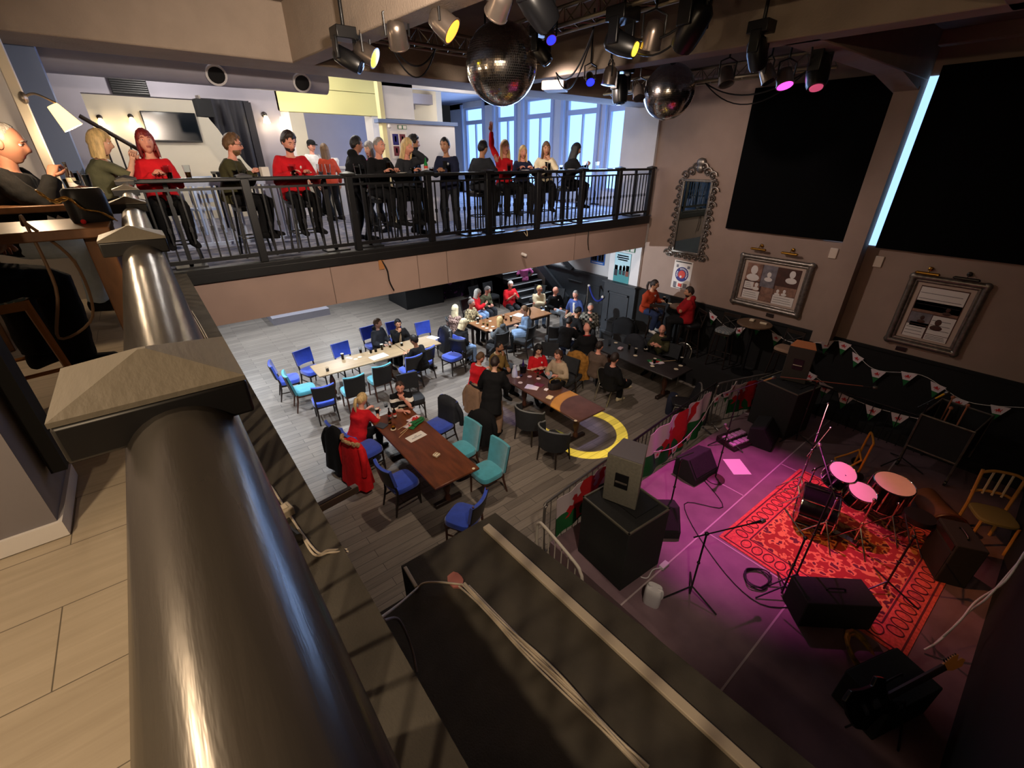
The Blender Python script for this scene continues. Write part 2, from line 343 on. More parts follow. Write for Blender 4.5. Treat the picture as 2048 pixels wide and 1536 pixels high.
# right-hand upper wall with five tall windows
b = MB(); ys = [(8.75, 9.95), (10.3, 11.7), (12.3, 13.7), (14.2, 15.4), (16.2, 17.6)]
edges = [7.6] + [v for p in ys for v in p] + [18.6]
for i in range(0, len(edges), 2): b.box((11.62, (edges[i] + edges[i + 1]) / 2, 5.4), (.26, edges[i + 1] - edges[i], 3.3))
b.box((11.62, 13.1, 3.95), (.26, 11, .42)); b.box((11.62, 13.1, 6.97), (.26, 11, .2)); struct('wall_right_upper', b, M_white)
M_glow = mat('frosted_daylight_glass', (150, 190, 255), .35, emit=(160, 206, 255), es=1.5)
M_frame = mat('window_frame_paint', (190, 200, 225), .5)
for i, (a, c) in enumerate(ys):
    m = (a + c) / 2; wd = c - a; b = MB(); b.box((11.7, m, 5.5), (.012, wd, 2.8)); o = struct('window_%d' % (i + 1), b, M_glow)
    b = MB()
    for y in (a + .05, c - .05): b.box((11.62, y, 5.5), (.10, .08, 2.8))
    for z in (4.2, 6.36, 6.86): b.box((11.61, m, z), (.09, wd, .10 if z != 6.36 else .14))
    b.box((11.63, m, 5.28), (.07, .06, 2.1)); struct('window_frame', b, M_frame, parent=o)
    b = MB()
    for y in (a - .06, c + .06): b.box((11.46, y, 5.4), (.07, .12, 3.2))
    struct('architrave', b, M_frame, parent=o)
# left side piers on the near balcony
M_pier = mat('pier_grey', (120, 116, 122), .7, noise=.04, nscale=2)
b = MB(); b.box((-1.36, 2.34, 5.28), (1.5, .44, 3.06)); struct('wall_pier_near', b, M_pier)
b = MB(); b.box((-1.36, 2.34, 3.79), (1.53, .47, .07)); struct('baseboard_near', b, M_white)
b = MB(); b.box((-.57, 2.34, 4.5), (.05, .12, 1.1)); struct('trim_20', b, M_blackm)
b = MB(); b.box((-1.34, 6.6, 5.2), (1.6, .3, 2.9)); struct('wall_pier_left', b, M_white)
b = MB(); b.box((-.56, 6.46, 5.2), (.07, .07, 2.9)); struct('trim_21', b, M_cream)
b = MB(); b.box((-.9, 8.2, 5.2), (1.0, .3, 2.9)); struct('wall_blue_left', b, M_bluegrey)
b = MB(); b.box((-2.9, 5, 5.2), (.2, 10, 2.9)); struct('wall_left_upper', b, M_cream)
# air duct of the upper bar
b = MB(); b.tube([(-.6, 9.0, 6.26), (3.1, 9.0, 6.26)], .2, 20); o = tag(b.build('air_duct', mat('duct_paint', (150, 148, 160), .5, noise=.03)), 'long round grey air duct under the upper bar ceiling', 'duct')
for x in (1.45, 2.65):
    b = MB(); b.tube([(x, 8.83, 6.2), (x, 8.77, 6.17)], [.13, .14], 18); b.build('vent_collar', M_white, o)
    b = MB(); b.tube([(x, 8.775, 6.175), (x, 8.762, 6.168)], .11, 18); b.build('vent_grille', M_blackm, o)
# stairs at the far right
b = MB()
for k in range(7): b.box((10.75, 11.4 + k * .28 + 1.0, (k + 1) * .085), (1.5, 2.0, (k + 1) * .17))
struct('trim_22', b, mat('stair_black', (24, 25, 28), .7))
b = MB()
for k in range(7): b.box((10.75, 11.41 + k * .28, (k + 1) * .17 + .006), (1.5, .05, .02))
struct('trim_23', b, mat('stair_nosing', (196, 200, 206), .4))
b = MB(); b.prism([(11.0, .2), (13.6, 1.9), (13.6, 2.25), (11.0, .55)], .1, basis((11.45, 0, 0), (0, 1, 0), (0, 0, 1))); b.prism([(11.0, 1.5), (13.6, 2.9), (13.6, 3.0), (10.9, 1.6)], .1, basis((11.5, 0, 0), (0, 1, 0), (0, 0, 1))); struct('trim_24', b, M_dado)

# ---------------------------------------------------------------- balustrades
M_rail = mat('worn_metal_paint', (70, 66, 62), .27, metal=.5, noise=.3, nscale=10, bump=.05, bscale=60, stretch=(1, .12, 1))
M_cap = mat('worn_cap_paint', (104, 98, 88), .45, noise=.12, nscale=9, bump=.1, bscale=60, stretch=(1, .2, 1))
M_iron = mat('black_iron', (18, 18, 20), .4)
t = thing('balustrade', 'near balustrade with worn round handrail running away below the camera', 'balustrade', (0, 0, U))
b = MB(); b.tube([(-.035, -.9, 1.035), (-.035, 7.2, 1.035)], .06, 28); b.build('handrail', M_rail, t)
b = MB(); b.box((-.02, 3.15, .09), (.05, 8.1, .04)); b.build('bottom_rail', M_iron, t)
b = MB(); b.box((-.02, 3.15, .93), (.04, 8.1, .03)); b.build('upper_rail', M_iron, t)
caps = [.66, 2.02, 3.62, 5.2, 7.15]
for y in caps:
    b = MB(); b.box((-.045, y, .55), (.085, .085, 1.1)); p = b.build('post', M_iron, t, bevel=.006)
    b = MB(); b.box((-.047, y, 1.085), (.178, .166, .045)); b.build('cap_edge', M_iron, p, bevel=.004)
    b = MB(); h = .089; g = .083
    b.loft([[(-.047 - h, y - g, 1.108), (-.047 + h, y - g, 1.108), (-.047 + h, y + g, 1.108), (-.047 - h, y + g, 1.108)],
            [(-.047 - h, y - g, 1.114), (-.047 + h, y - g, 1.114), (-.047 + h, y + g, 1.114), (-.047 - h, y + g, 1.114)],
            [(-.047 - .004, y - .004, 1.146), (-.047 + .004, y - .004, 1.146), (-.047 + .004, y + .004, 1.146), (-.047 - .004, y + .004, 1.146)]])
    b.build('cap', M_cap, p, smooth=15)
k = 0; y = -.8
bal = MB(); bal.box((0, 0, .51), (.016, .016, .84)); bal.box((0, 0, .5), (.03, .03, .05)); b0 = None
while y < 7.1:
    if min(abs(y - c) for c in caps) > .06:
        if b0 is None: b0 = o = bal.build('baluster', M_iron, t)
        else: o = b0.copy(); COL.objects.link(o); o.parent = t
        o.location = (-.02, y, 0)
    y += .125
t = thing('balustrade', 'far black balustrade across the whole edge of the upper bar', 'balustrade', (0, 7.24, U + .02))
b = MB(); b.box((5.12, 0, 1.075), (10.36, .09, .05)); b.build('handrail', M_black, t, bevel=.012)
b = MB(); b.box((5.12, 0, .97), (10.36, .04, .03)); b.build('upper_rail', M_iron, t)
b = MB(); b.box((5.12, 0, .10), (10.36, .05, .05)); b.build('bottom_rail', M_iron, t)
px = [-.02, 1.2, 2.6, 3.95, 5.2, 6.45, 7.75, 9.0, 10.22]
for x in px:
    b = MB(); b.box((x, 0, .54), (.10, .10, 1.08)); p = b.build('post', M_iron, t, bevel=.006)
    b = MB(); b.box((x, 0, 1.105), (.19, .17, .03)); b.loft([[(x - .095, -.085, 1.12), (x + .095, -.085, 1.12), (x + .095, .085, 1.12), (x - .095, .085, 1.12)], [(x - .005, -.005, 1.15), (x + .005, -.005, 1.15), (x + .005, .005, 1.15), (x - .005, .005, 1.15)]]); b.build('cap', M_black, p)
bal = MB(); bal.box((0, 0, .53), (.02, .02, .88)); bal.box((0, 0, .5), (.034, .034, .06)); b0 = None; x = .1
while x < 10.15:
    if min(abs(x - c) for c in px) > .08:
        if b0 is None: b0 = o = bal.build('baluster', M_iron, t)
        else: o = b0.copy(); COL.objects.link(o); o.parent = t
        o.location = (x, 0, 0)
    x += .117

# ---------------------------------------------------------------- chairs
M_wood = mat('dark_red_wood', (74, 40, 26), .4, noise=.25, nscale=5, stretch=(1, 1, .15))
M_dwood = mat('black_brown_wood', (34, 24, 20), .4, noise=.2, nscale=6)
M_blue = mat('blue_velvet', (40, 74, 190), .85, noise=.16, nscale=7, sheen=.6)
M_teal = mat('teal_velvet', (70, 158, 176), .85, noise=.15, nscale=7, sheen=.5)
M_bback = mat('black_leatherette', (22, 22, 25), .45)
M_darkf = mat('dark_fabric', (38, 40, 44), .9, noise=.15, nscale=8)
M_grey = mat('grey_edge_fabric', (120, 122, 122), .7)
M_silver = mat('silver_tube', (170, 166, 156), .3, metal=.85)
def pad(b, c, d, e=.25, n=20):
    rings = []
    for z, s in ((-.5, .93), (-.36, 1), (.2, 1), (.42, .95), (.5, .82)):
        rings.append([(c[0] + d[0] / 2 * s * spow(math.cos(2 * math.pi * j / n), e * 2), c[1] + d[1] / 2 * s * spow(math.sin(2 * math.pi * j / n), e * 2), c[2] + d[2] * z) for j in range(n)])
    b.loft(rings)
def backpanel(b, w, z0, z1, y0, lean, curve, th, n=10, wtop=1.06, dip=0.):
    cols = []
    for i in range(n + 1):
        u = -1 + 2 * i / n; cols.append(u)
    rings = []
    for u in cols:
        y = y0 - curve * (1 - u * u); zt = z1 - dip * (1 - u * u); r = []
        for (z, f) in ((z0, 1.), (z0 + (zt - z0) * .5, 1. + (wtop - 1) * .5), (zt, wtop)):
            r.append((u * w / 2 * f, y - lean * (z - z0) - th / 2, z))
        for (z, f) in ((zt + .006, wtop), (z0 + (zt - z0) * .5, 1. + (wtop - 1) * .5), (z0, 1.)):
            r.append((u * w / 2 * f, y - lean * (z - z0) + th / 2, z))
        rings.append(r)
    b.loft(rings)
def upholstered(fabric, gap, legm, name='dining_chair', zt=.93, rearm=None):
    def make():
        t = thing(name, 'x', 'chair')
        b = MB(); pad(b, (0, .02, .45), (.47, .46, .10)); b.build('seat', fabric, t)
        b = MB(); b.box((0, .02, .385), (.42, .41, .05)); b.build('seat_frame', legm, t, bevel=.006)
        z0 = .58 if gap else .44
        b = MB(); backpanel(b, .43, z0, zt, -.195 if gap else -.19, .20, .045, .05, dip=.02); b.build('backrest', fabric, t, smooth=50)
        b = MB(); backpanel(b, .435, z0 - .01, zt - .02, -.222 if gap else -.217, .20, .045, .016, dip=.02); b.build('back_panel', rearm or M_bback, t, smooth=50)
        for s in (-1, 1):
            b = MB(); b.tube([(s * .19, .2, .40), (s * .195, .21, 0)], [.022, .015], 6); b.build('leg', legm, t)
            b = MB(); b.tube([(s * .205, -.275 if gap else -.2, .92 if gap else .44), (s * .195, -.18, .46), (s * .19, -.19, .3), (s * .2, -.26, 0)], [.015, .02, .02, .014], 6); b.build('leg', legm, t)
        if gap:
            for s in (-1, 1):
                b = MB(); b.box((s * .19, 0, .2), (.018, .4, .02)); b.build('stretcher', legm, t)
        return t
    return make
mk_blue = upholstered(M_blue, True, M_dwood); mk_teal = upholstered(M_teal, False, M_wood); mk_dim = upholstered(M_darkf, True, M_dwood)
mk_bluewood = upholstered(M_blue, True, M_wood, zt=.9)
def mk_tub():
    t = thing('tub_chair', 'x', 'chair')
    b = MB(); pad(b, (0, .03, .44), (.5, .5, .12)); b.build('seat', M_darkf, t)
    b = MB(); rings = []
    for i in range(15):
        a = math.pi * (-.08 + 1.16 * i / 14); c, s = -math.cos(a), -math.sin(a); zt = .80 - .10 * (1 - max(0, math.sin(a))) ** 1.5
        rings.append([(c * .25, s * .25 + .02, .36), (c * .285, s * .285 + .02, zt), (c * .32, s * .32 + .02, zt), (c * .29, s * .29 + .02, .36)])
    b.loft(rings); b.build('backrest', M_darkf, t)
    b = MB(); b.tube([((r[1][0] + r[2][0]) / 2, (r[1][1] + r[2][1]) / 2, r[1][2] + .006) for r in rings], .016, 8); o = b.build('top_piping', M_grey, t); o['label'] = 'light grey piping'
    for sx in (-1, 1):
        for sy in (-1, 1): b = MB(); b.tube([(sx * .19, sy * .19 + .02, .38), (sx * .22, sy * .22 + .02, 0)], [.02, .013], 6); b.build('leg', M_dwood, t)
    return t
def mk_banquet():
    t = thing('banquet_chair', 'x', 'chair')
    b = MB(); pad(b, (0, .02, .46), (.42, .42, .06)); b.build('seat', M_bback, t)
    arc = [(-.2, -.16, .42), (-.21, -.2, .55), (-.215, -.25, .74)] + [(-.215 * math.cos(math.pi * i / 8), -.25 - .03 * math.sin(math.pi * i / 8), .74 + .19 * math.sin(math.pi * i / 8)) for i in range(1, 8)] + [(.215, -.25, .74), (.21, -.2, .55), (.2, -.16, .42)]
    b = MB(); b.tube(smooth_path(arc, 3), .0135, 8); b.build('back_frame', M_silver, t)
    b = MB(); b.loft([[(x * .93, y - .008, .45 + (z - .42) * .94) for x, y, z in arc], [(x * .93, y + .03, .45 + (z - .42) * .94) for x, y, z in arc]]); b.build('backrest', M_bback, t)
    for s in (-1, 1):
        b = MB(); b.tube(smooth_path([(s * .2, .23, 0), (s * .2, .2, .38), (s * .2, .15, .425), (s * .2, -.12, .425), (s * .2, -.19, .38), (s * .2, -.3, 0)], 4), .0125, 8); b.build('leg', M_silver, t)
    for y in (.16, -.16): b = MB(); b.tube([(-.2, y, .36), (.2, y, .36)], .009, 6); b.build('stretcher', M_silver, t)
    return t
def mk_stool(seatm=None, wood=None, h=.76, back=True, name='bar_stool'):
    seatm = seatm or M_bback; wood = wood or M_iron
    def make():
        t = thing(name, 'x', 'stool')
        b = MB(); pad(b, (0, 0, h - .03), (.40, .38, .07)); b.build('seat', seatm, t)
        b = MB(); b.box((0, 0, h - .09), (.34, .32, .05)); b.build('seat_frame', wood, t)
        for sx in (-1, 1):
            for sy in (-1, 1): b = MB(); b.tube([(sx * .15, sy * .14, h - .07), (sx * .21, sy * .20, 0)], [.02, .016], 6); b.build('leg', wood, t)
        for z in (.28,):
            f = 1 - z / h; k = .15 + .06 * f
            for (a, c) in (((-k, -k), (k, -k)), ((k, -k), (k, k)), ((k, k), (-k, k)), ((-k, k), (-k, -k))):
                b = MB(); b.tube([(*a, z), (*c, z)], .012, 6); b.build('footrest', wood, t)
        if back:
            for s in (-1, 1): b = MB(); b.tube([(s * .17, -.16, h - .06), (s * .18, -.24, h + .32)], .014, 6); b.build('back_post', wood, t)
            b = MB(); b.box((0, -.235, h + .29), (.38, .025, .07)); b.build('back_rail', wood, t)
            for s in (-1, 1): b = MB(); b.tube([(s * .17, -.18, h + .04), (-s * .17, -.225, h + .25)], .009, 6); b.build('back_brace', wood, t)
        return t
    return make
def chair(key, make, back, heading, label, group=None, z=0., off=.23, cat='chair'):
    """back: where the middle of the backrest top stands; heading: the way a sitter would face"""
    h = R(heading); return place(key, make, (back[0] + off * math.cos(h), back[1] + off * math.sin(h), z), heading - 90, label, cat, group)
# first long table, daylit
chair('blue', mk_blue, (1.36, 10.51, 0.9), -8, 'blue velvet chair at the left end of the pale table, behind a teal one', 'chairs round the pale table')
chair('teal', mk_teal, (1.5, 9.73, 0.9), -4, 'teal chair tucked before the blue chair at the left end of the pale table', 'chairs round the pale table')
chair('blue', mk_blue, (2.11, 10.88, 0.9), -72, 'blue velvet chair with empty seat at the back left corner of the pale table', 'chairs round the pale table')
chair('blue', mk_blue, (2.99, 10.75, 0.9), -84, 'empty blue chair alone in the middle of the back side of the pale table', 'chairs round the pale table')
chair('blue', mk_blue, (4.02, 11.47, 0.9), -84, 'blue chair under the person in the grey hoodie', 'chairs round the pale table')
chair('blue', mk_blue, (4.75, 11.42, 0.9), -88, 'blue chair under the person covering his mouth with his hand', 'chairs round the pale table')
chair('blue', mk_blue, (5.39, 10.86, 0.9), -92, 'empty bright blue chair at the back right corner of the pale table', 'chairs round the pale table')
chair('blue', mk_blue, (1.9, 8.69, 0.9), 84, 'black backed blue chair at the near left of the pale table', 'chairs round the pale table')
chair('teal', mk_teal, (2.57, 8.76, 0.9), 88, 'teal chair with its black back to the camera, left of its twin', 'chairs round the pale table')
chair('teal', mk_teal, (3.27, 8.91, 0.9), 90, 'teal chair with its black back to the camera, right of its twin', 'chairs round the pale table')
chair('blue', mk_blue, (4.09, 8.91, 0.9), 94, 'blue chair at the near right of the pale table, left of the person in black', 'chairs round the pale table')
chair('blue', mk_blue, (4.57, 9.15, 0.9), 96, 'blue chair under the dark haired person in black seen from behind', 'chairs round the pale table')
chair('blue', mk_blue, (5.56, 9.23, 0.9), 190, 'single empty blue chair turned sideways between the pale table and the group of blonde women')
# near brown table
chair('blue', mk_blue, (1.71, 6.59, 0.9), 10, 'blue chair wearing a red coat with a furry hood', 'chairs round the near brown table')
chair('blue', mk_blue, (1.6, 7.03, 0.9), 15, 'blue chair hidden under a long black coat behind the person in red', 'chairs round the near brown table')
chair('blue', mk_blue, (1.8, 5.4, 0.9), 6, 'large dark blue chair at the near left corner of the brown table', 'chairs round the near brown table')
chair('bluewood', mk_bluewood, (2.52, 3.93, 0.86), 118, 'blue seated chair with red brown frame at the near end of the brown table', 'chairs round the near brown table')
chair('teal', mk_teal, (3.5, 5.56, 0.9), 184, 'teal chair on the right of the brown table, farther of two', 'chairs round the near brown table')
chair('teal', mk_teal, (3.51, 4.78, 0.9), 182, 'teal chair on the right of the brown table, nearer of two', 'chairs round the near brown table')
chair('blue', mk_blue, (3.63, 6.56, 0.9), 190, 'blue chair with a black hooded jacket over its back', 'chairs round the near brown table')
chair('dim', mk_dim, (3.51, 8.05, 0.88), -100, 'dark chair under the person in the striped rugby shirt', 'chairs round the near brown table')
# table with coloured light
chair('tub', mk_tub, (4.58, 5.49, 0.8), 10, 'dark tub chair with grey piping, farther of the two left of the shiny table', 'tub chairs left of the shiny table', off=.3)
chair('tub', mk_tub, (4.47, 4.69, 0.8), 8, 'dark tub chair with grey piping, nearer of the two left of the shiny table', 'tub chairs left of the shiny table', off=.3)
chair('dim', mk_dim, (4.46, 6.69, 0.88), 10, 'dark chair with a beige coat under the person in the red rugby shirt')
chair('dim', mk_dim, (7.24, 6.54, 0.9), 200, 'dark chair hung with a golden brown coat')
chair('dim', mk_dim, (6.9, 6.43, 0.88), 190, 'dark chair under the person in the beige top')
chair('dim', mk_dim, (7.15, 7.41, 0.88), 215, 'dark chair under the dark haired person in the rugby jersey')
chair('dim', mk_dim, (5.86, 8.02, 0.88), -60, 'dark chair under the person in the sheepskin jacket')
# dark table by the stage
chair('banquet', mk_banquet, (7.41, 6.2, 0.92), 8, 'silver tube banquet chair under the person in the brown jumper', 'banquet chairs at the dark table')
chair('banquet', mk_banquet, (7.14, 5.57, 0.92), -4, 'silver tube banquet chair under the person in the black jacket', 'banquet chairs at the dark table')
chair('banquet', mk_banquet, (9.77, 5.27, 0.92), 186, 'empty silver arched banquet chair behind the far corner of the dark table', 'banquet chairs at the dark table')
chair('banquet', mk_banquet, (8.05, 3.85, 0.92), 130, 'silver framed chair in the dark beside the barrier with the big flag', 'banquet chairs at the dark table')
chair('dim', mk_dim, (9.53, 5.44, 0.9), 190, 'dark chair under the bald person in the olive shirt')
chair('dim', mk_dim, (10.17, 7.41, 0.95), 200, 'black chair draped with dark coats at the far end of the dark table')
chair('dim', mk_dim, (8.52, 7.31, 0.88), 120, 'dark chair under the bald person in black seen from behind')
# back table
for p, hd, lab in (((6.19, 10.62, 0.88), 0, 'dark chair under the person with long blonde hair'), ((5.5, 9.16, 0.88), 30, 'dark chair under the person in pale jeans'), ((7.61, 11.99, 0.9), -80, 'dark chair under the person in the leopard blouse'),
                   ((6.66, 8.79, 0.88), 90, 'dark chair under the small blonde person at the back table'), ((7.61, 8.68, 0.88), 110, 'dark chair under the person in the long denim shirt'), ((8.16, 8.24, 0.88), 60, 'dark chair under the person hunched forward in black'),
                   ((10.41, 13.16, 0.9), -90, 'dark chair under the broad person in the red T-shirt'), ((10.72, 11.78, 0.9), 200, 'dark chair under the person in the cream jacket'), ((10.98, 11.04, 0.9), 200, 'dark chair under the bald person in pale jeans'), ((11.01, 10.03, 0.9), 195, 'dark chair under the person in the blue shirt and shorts'), ((9.46, 13.33, 0.9), -85, 'dark chair under the grey haired person in olive'), ((8.74, 13.18, 0.9), -80, 'dark chair under the white haired person in the red gilet'), ((10.54, 8.94, 0.9), 230, 'dark chair under the person in the checked shirt'), ((8.92, 8.45, 0.88), 10, 'dark chair under the person leaning in beside the checked shirt')):
    chair('dim', mk_dim, p, hd, lab, 'chairs in the crowd at the back')

# ---------------------------------------------------------------- tables
M_oak = mat('pale_oak_top', (164, 140, 108), .35, noise=.12, nscale=3, stretch=(.3, 3, 1))
M_brown = mat('red_brown_top', (104, 56, 32), .28, noise=.3, nscale=5, stretch=(3, .6, 1))
M_shiny = mat('dark_varnished_top', (92, 62, 48), .18, noise=.15, nscale=4)
M_char = mat('charcoal_top', (44, 40, 40), .4, noise=.2, nscale=4)
M_cast = mat('cast_base', (40, 28, 24), .4)
def table(label, x0, x1, y0, y1, top, edge=None, style='turned', z=.76, cat='table', zb=0.):
    cx, cy = (x0 + x1) / 2, (y0 + y1) / 2; t = thing('pub_table', label, cat, (cx, cy, zb)); lx, ly = x1 - x0, y1 - y0
    b = MB(); b.box((0, 0, z - .02), (lx, ly, .04)); b.build('tabletop', top, t, bevel=.012)
    along = lx > ly; L = max(lx, ly)
    if style == 'turned':
        for s in (-1, 1):
            p = (s * L * .34, 0) if along else (0, s * L * .34)
            b = MB(); b.lathe([(.05, .06), (.055, .12), (.03, .18), (.062, .3), (.066, .4), (.035, .52), (.03, .58), (.05, .64), (.06, z - .04)], 14, Matrix.Translation((*p, 0))); b.build('pedestal', M_wood, t)
            b = MB(); b.box((*p, .04), (.5 if not along else .09, .5 if along else .09, .07)); b.build('foot', M_cast, t, bevel=.012); b = MB(); b.box((*p, z - .055), (.5 if not along else .08, .5 if along else .08, .03)); b.build('top_bracket', M_cast, t)
    else:
        for sx in (-1, 1):
            for sy in (-1, 1):
                b = MB(); b.box((sx * (lx / 2 - .08), sy * (ly / 2 - .08), (z - .04) / 2), (.06, .06, z - .04)); b.build('leg', M_dwood, t)
        b = MB(); b.box((0, 0, z - .075), (lx - .12, ly - .12, .07)); b.build('apron', M_dwood, t)
    return t
table('pale oak topped table in the white light, left of two pushed end to end', 2.06, 4.2, 9.48, 10.2, M_oak)
table('pale oak topped table in the white light, right of two pushed end to end', 4.22, 5.2, 9.5, 10.24, M_oak)
table('long red brown table nearest the camera with small flags on it', 2.22, 3.02, 4.6, 7.05, M_brown)
table('dark varnished table catching blue and yellow stage light', 5.22, 5.98, 4.57, 6.95, M_shiny)
table('brown topped table at the back, left of two with the blonde women', 6.65, 7.95, 9.5, 10.4, mat('mid_brown_top', (134, 92, 60), .35, noise=.15, nscale=4), style='square')
table('brown topped table at the back, right of two beside the person in cream', 7.97, 9.2, 9.5, 10.4, MATS['mid_brown_top'], style='square')
table('charcoal topped table crowded with stout glasses near the barrier', 8.12, 8.96, 4.5, 7.0, M_char)
# tall tables on the raised strip, with stools
def tall_round(label, loc, r=.34, h=1.1):
    t = thing('poseur_table', label, 'table', loc)
    b = MB(); b.lathe([(r * .96, h - .04), (r, h - .03), (r, h - .01), (r * .97, h)], 28); b.build('tabletop', mat('round_brown_top', (104, 80, 58), .4, noise=.15, nscale=5), t)
    b = MB(); b.lathe([(.035, .04), (.03, h - .05)], 12); b.build('pedestal', M_iron, t)
    b = MB(); b.lathe([(.24, 0), (.24, .02), (.06, .06)], 20); b.build('foot', M_iron, t)
    return t
tall_round('tall round brown table against the right wall under the first framed picture', (10.02, 3.85, .6), .36, 1.22)
tall_round('tall table between the two people in red by the mirror', (10.05, 5.72, .6), .26, 1.15)
M_plaid = spots_mat('grey_plaid', (150, 148, 140), (104, 112, 118), 22, .55, kind='check')
st_wood = mat('amber_wood', (176, 116, 56), .4, noise=.2, nscale=5, stretch=(1, 1, .2))
place('plaidstool', mk_stool(M_plaid, M_dwood, .92, True), (9.95, 4.42, .6), 95, 'high plaid padded stool with a plaid back left of the round table', 'stool')
place('padstool', mk_stool(mat('tan_pad', (150, 120, 98), .8), M_dwood, .92, True), (9.9, 3.05, .6), 85, 'high tan padded stool with a slatted back right of the round table', 'stool')
place('darkstool', mk_stool(M_bback, M_dwood, .86, True), (9.8, 6.2, .6), -60, 'high stool under the person in the rust top', 'stool', 'dark stools by the mirror')
place('darkstool', None, (9.88, 5.24, .6), 60, 'high stool under the person in the red hoodie', 'stool', 'dark stools by the mirror')
# foreground amber stool with plaid pad
place('amberstool', mk_stool(spots_mat('pale_plaid', (206, 208, 196), (120, 150, 160), 26, .5, kind='check'), st_wood, .74, False, 'wooden_stool'), (-.80, 3.50, U), 12, 'amber wooden stool with a pale plaid pad at the left edge', 'stool')
# bar stools and long drinks tables along the far rail
stools = [1.26, 2.0, 3.36, 3.88, 5.44, 6.05, 6.46, 7.1, 7.95]
for i, x in enumerate([.3] + stools):
    names = ['red haired person in the hoodie', 'person in glasses', 'bearded person in the red rugby shirt', 'grey haired person in the dark shirt', 'blonde person shading her face', 'person in black with their back half turned', 'person waving in red', 'blonde person in navy by the windows', 'person in the cream coat', 'person with very long dark hair']
    place('barstool', mk_stool(), (x, 7.86, U + .01), 180, 'black bar stool under the ' + names[i], 'stool', 'bar stools along the far rail')
for i, (x0, x1) in enumerate([(.15, 2.5), (2.7, 5.1), (5.3, 7.6), (7.8, 10.1)]):
    where = ['before the redhead', 'before the grey haired person', 'before the waving person', 'by the long haired person'][i]
    t = thing('drinks_shelf', 'black drinks table along the far rail ' + where, 'table', ((x0 + x1) / 2, 7.47, U + .01), 0, 'drinks tables along the far rail')
    b = MB(); b.box((0, 0, 1.085), (x1 - x0, .34, .035)); b.build('tabletop', mat('satin_black_top', (40, 40, 44), .25), t, bevel=.006)
    for s in (-1, 1):
        b = MB(); b.box((s * (x1 - x0) * .42, 0, .54), (.05, .05, 1.07)); b.build('pedestal', M_iron, t)
        b = MB(); b.box((s * (x1 - x0) * .42, 0, .015), (.36, .3, .03)); b.build('foot', M_iron, t)
# white ladder-back chair and white spindle ramp rail behind the redhead
t = thing('ladder_back_chair', 'white ladder back chair behind the white ramp rail', 'chair', (1.0, 10.9, U), 20)
M_wgloss = mat('white_gloss', (190, 206, 236), .35)
b = MB(); b.box((0, 0, .46), (.42, .4, .04)); b.build('seat', M_wgloss, t)
for s in (-1, 1):
    b = MB(); b.box((s * .18, -.19, .52), (.035, .035, 1.04)); b.build('leg', M_wgloss, t)
    b = MB(); b.box((s * .18, .17, .22), (.035, .035, .44)); b.build('leg', M_wgloss, t)
for z in (.62, .76, .9, 1.0): b = MB(); b.box((0, -.19, z), (.36, .02, .07)); b.build('back_slat', M_wgloss, t)
t = thing('ramp_balustrade', 'pale blue white spindle rail of the ramp behind the redhead', 'balustrade', (0, 8.9, U))
b = MB(); b.box((1.2, 0, .98), (2.2, .07, .05)); b.box((1.2, 0, .08), (2.2, .06, .05)); b.build('handrail', M_wgloss, t)
x = .16
while x < 2.28: b = MB(); b.box((x, 0, .52), (.03, .03, .88)); b.build('spindle', M_wgloss, t); x += .105
for x0, y0, lab in ((1.75, 11.2, 'black high table beneath the dark curtain'), (2.7, 11.6, 'black high table beside the second wall lamp')):
    t = thing('high_table', lab, 'table', (x0, y0, U)); b = MB(); b.box((0, 0, 1.08), (.8, .7, .04)); b.build('tabletop', M_black, t)
    for sx in (-1, 1):
        for sy in (-1, 1): b = MB(); b.box((sx * .36, sy * .31, .53), (.05, .05, 1.06)); b.build('leg', M_black, t)
# wooden high tables at the left
M_tw = mat('worn_brown_table', (112, 76, 50), .35, noise=.25, nscale=6, stretch=(3, .5, 1))
for (x0, x1, y0, y1, lab) in ((-.95, -.14, 2.95, 3.5, 'worn brown high table under the handbag at the left'), (-1.2, -.22, 4.6, 6.1, 'worn brown high table in front of the person at the left edge')):
    t = thing('high_table', lab, 'table', ((x0 + x1) / 2, (y0 + y1) / 2, U)); lx, ly = x1 - x0, y1 - y0
    b = MB(); b.box((0, 0, 1.03), (lx, ly, .045)); b.build('tabletop', M_tw, t, bevel=.006)
    for sx in (-1, 1): b = MB(); b.box((sx * (lx / 2 - .07), 0, .5), (.1, ly * .6, 1.0)); b.build('leg', M_tw, t, bevel=.006)

# ---------------------------------------------------------------- people
SKIN = {k: mat('skin_' + k, c, .55, noise=.05, nscale=20, spec=.35) for k, c in (('fair', (222, 172, 148)), ('pink', (224, 156, 134)), ('tan', (190, 138, 108)), ('dim', (170, 118, 96)))}
HAIR = {k: mat('hair_' + k, c, .5, noise=.3, nscale=30, bump=.5, bscale=90, stretch=(1, 1, .25)) for k, c in (('black', (22, 18, 18)), ('brown', (66, 44, 32)), ('dark', (40, 28, 24)), ('mid', (104, 76, 50)), ('blonde', (214, 182, 126)), ('pale', (232, 214, 176)), ('grey', (146, 140, 136)), ('white', (226, 222, 214)), ('red', (120, 26, 22)))}
M_eye = mat('eye_white', (225, 222, 216), .3); M_pupil = mat('pupil_dark', (26, 20, 18), .3)
M_lip = mat('lip', (168, 92, 84), .5)
def cloth(name, c, **k): k.setdefault('noise', .12); k.setdefault('nscale', 9); return mat('cloth_' + name, c, k.pop('rough', .9), spec=.2, bump=k.pop('bump', .25), bscale=k.pop('bscale', 26), **k)
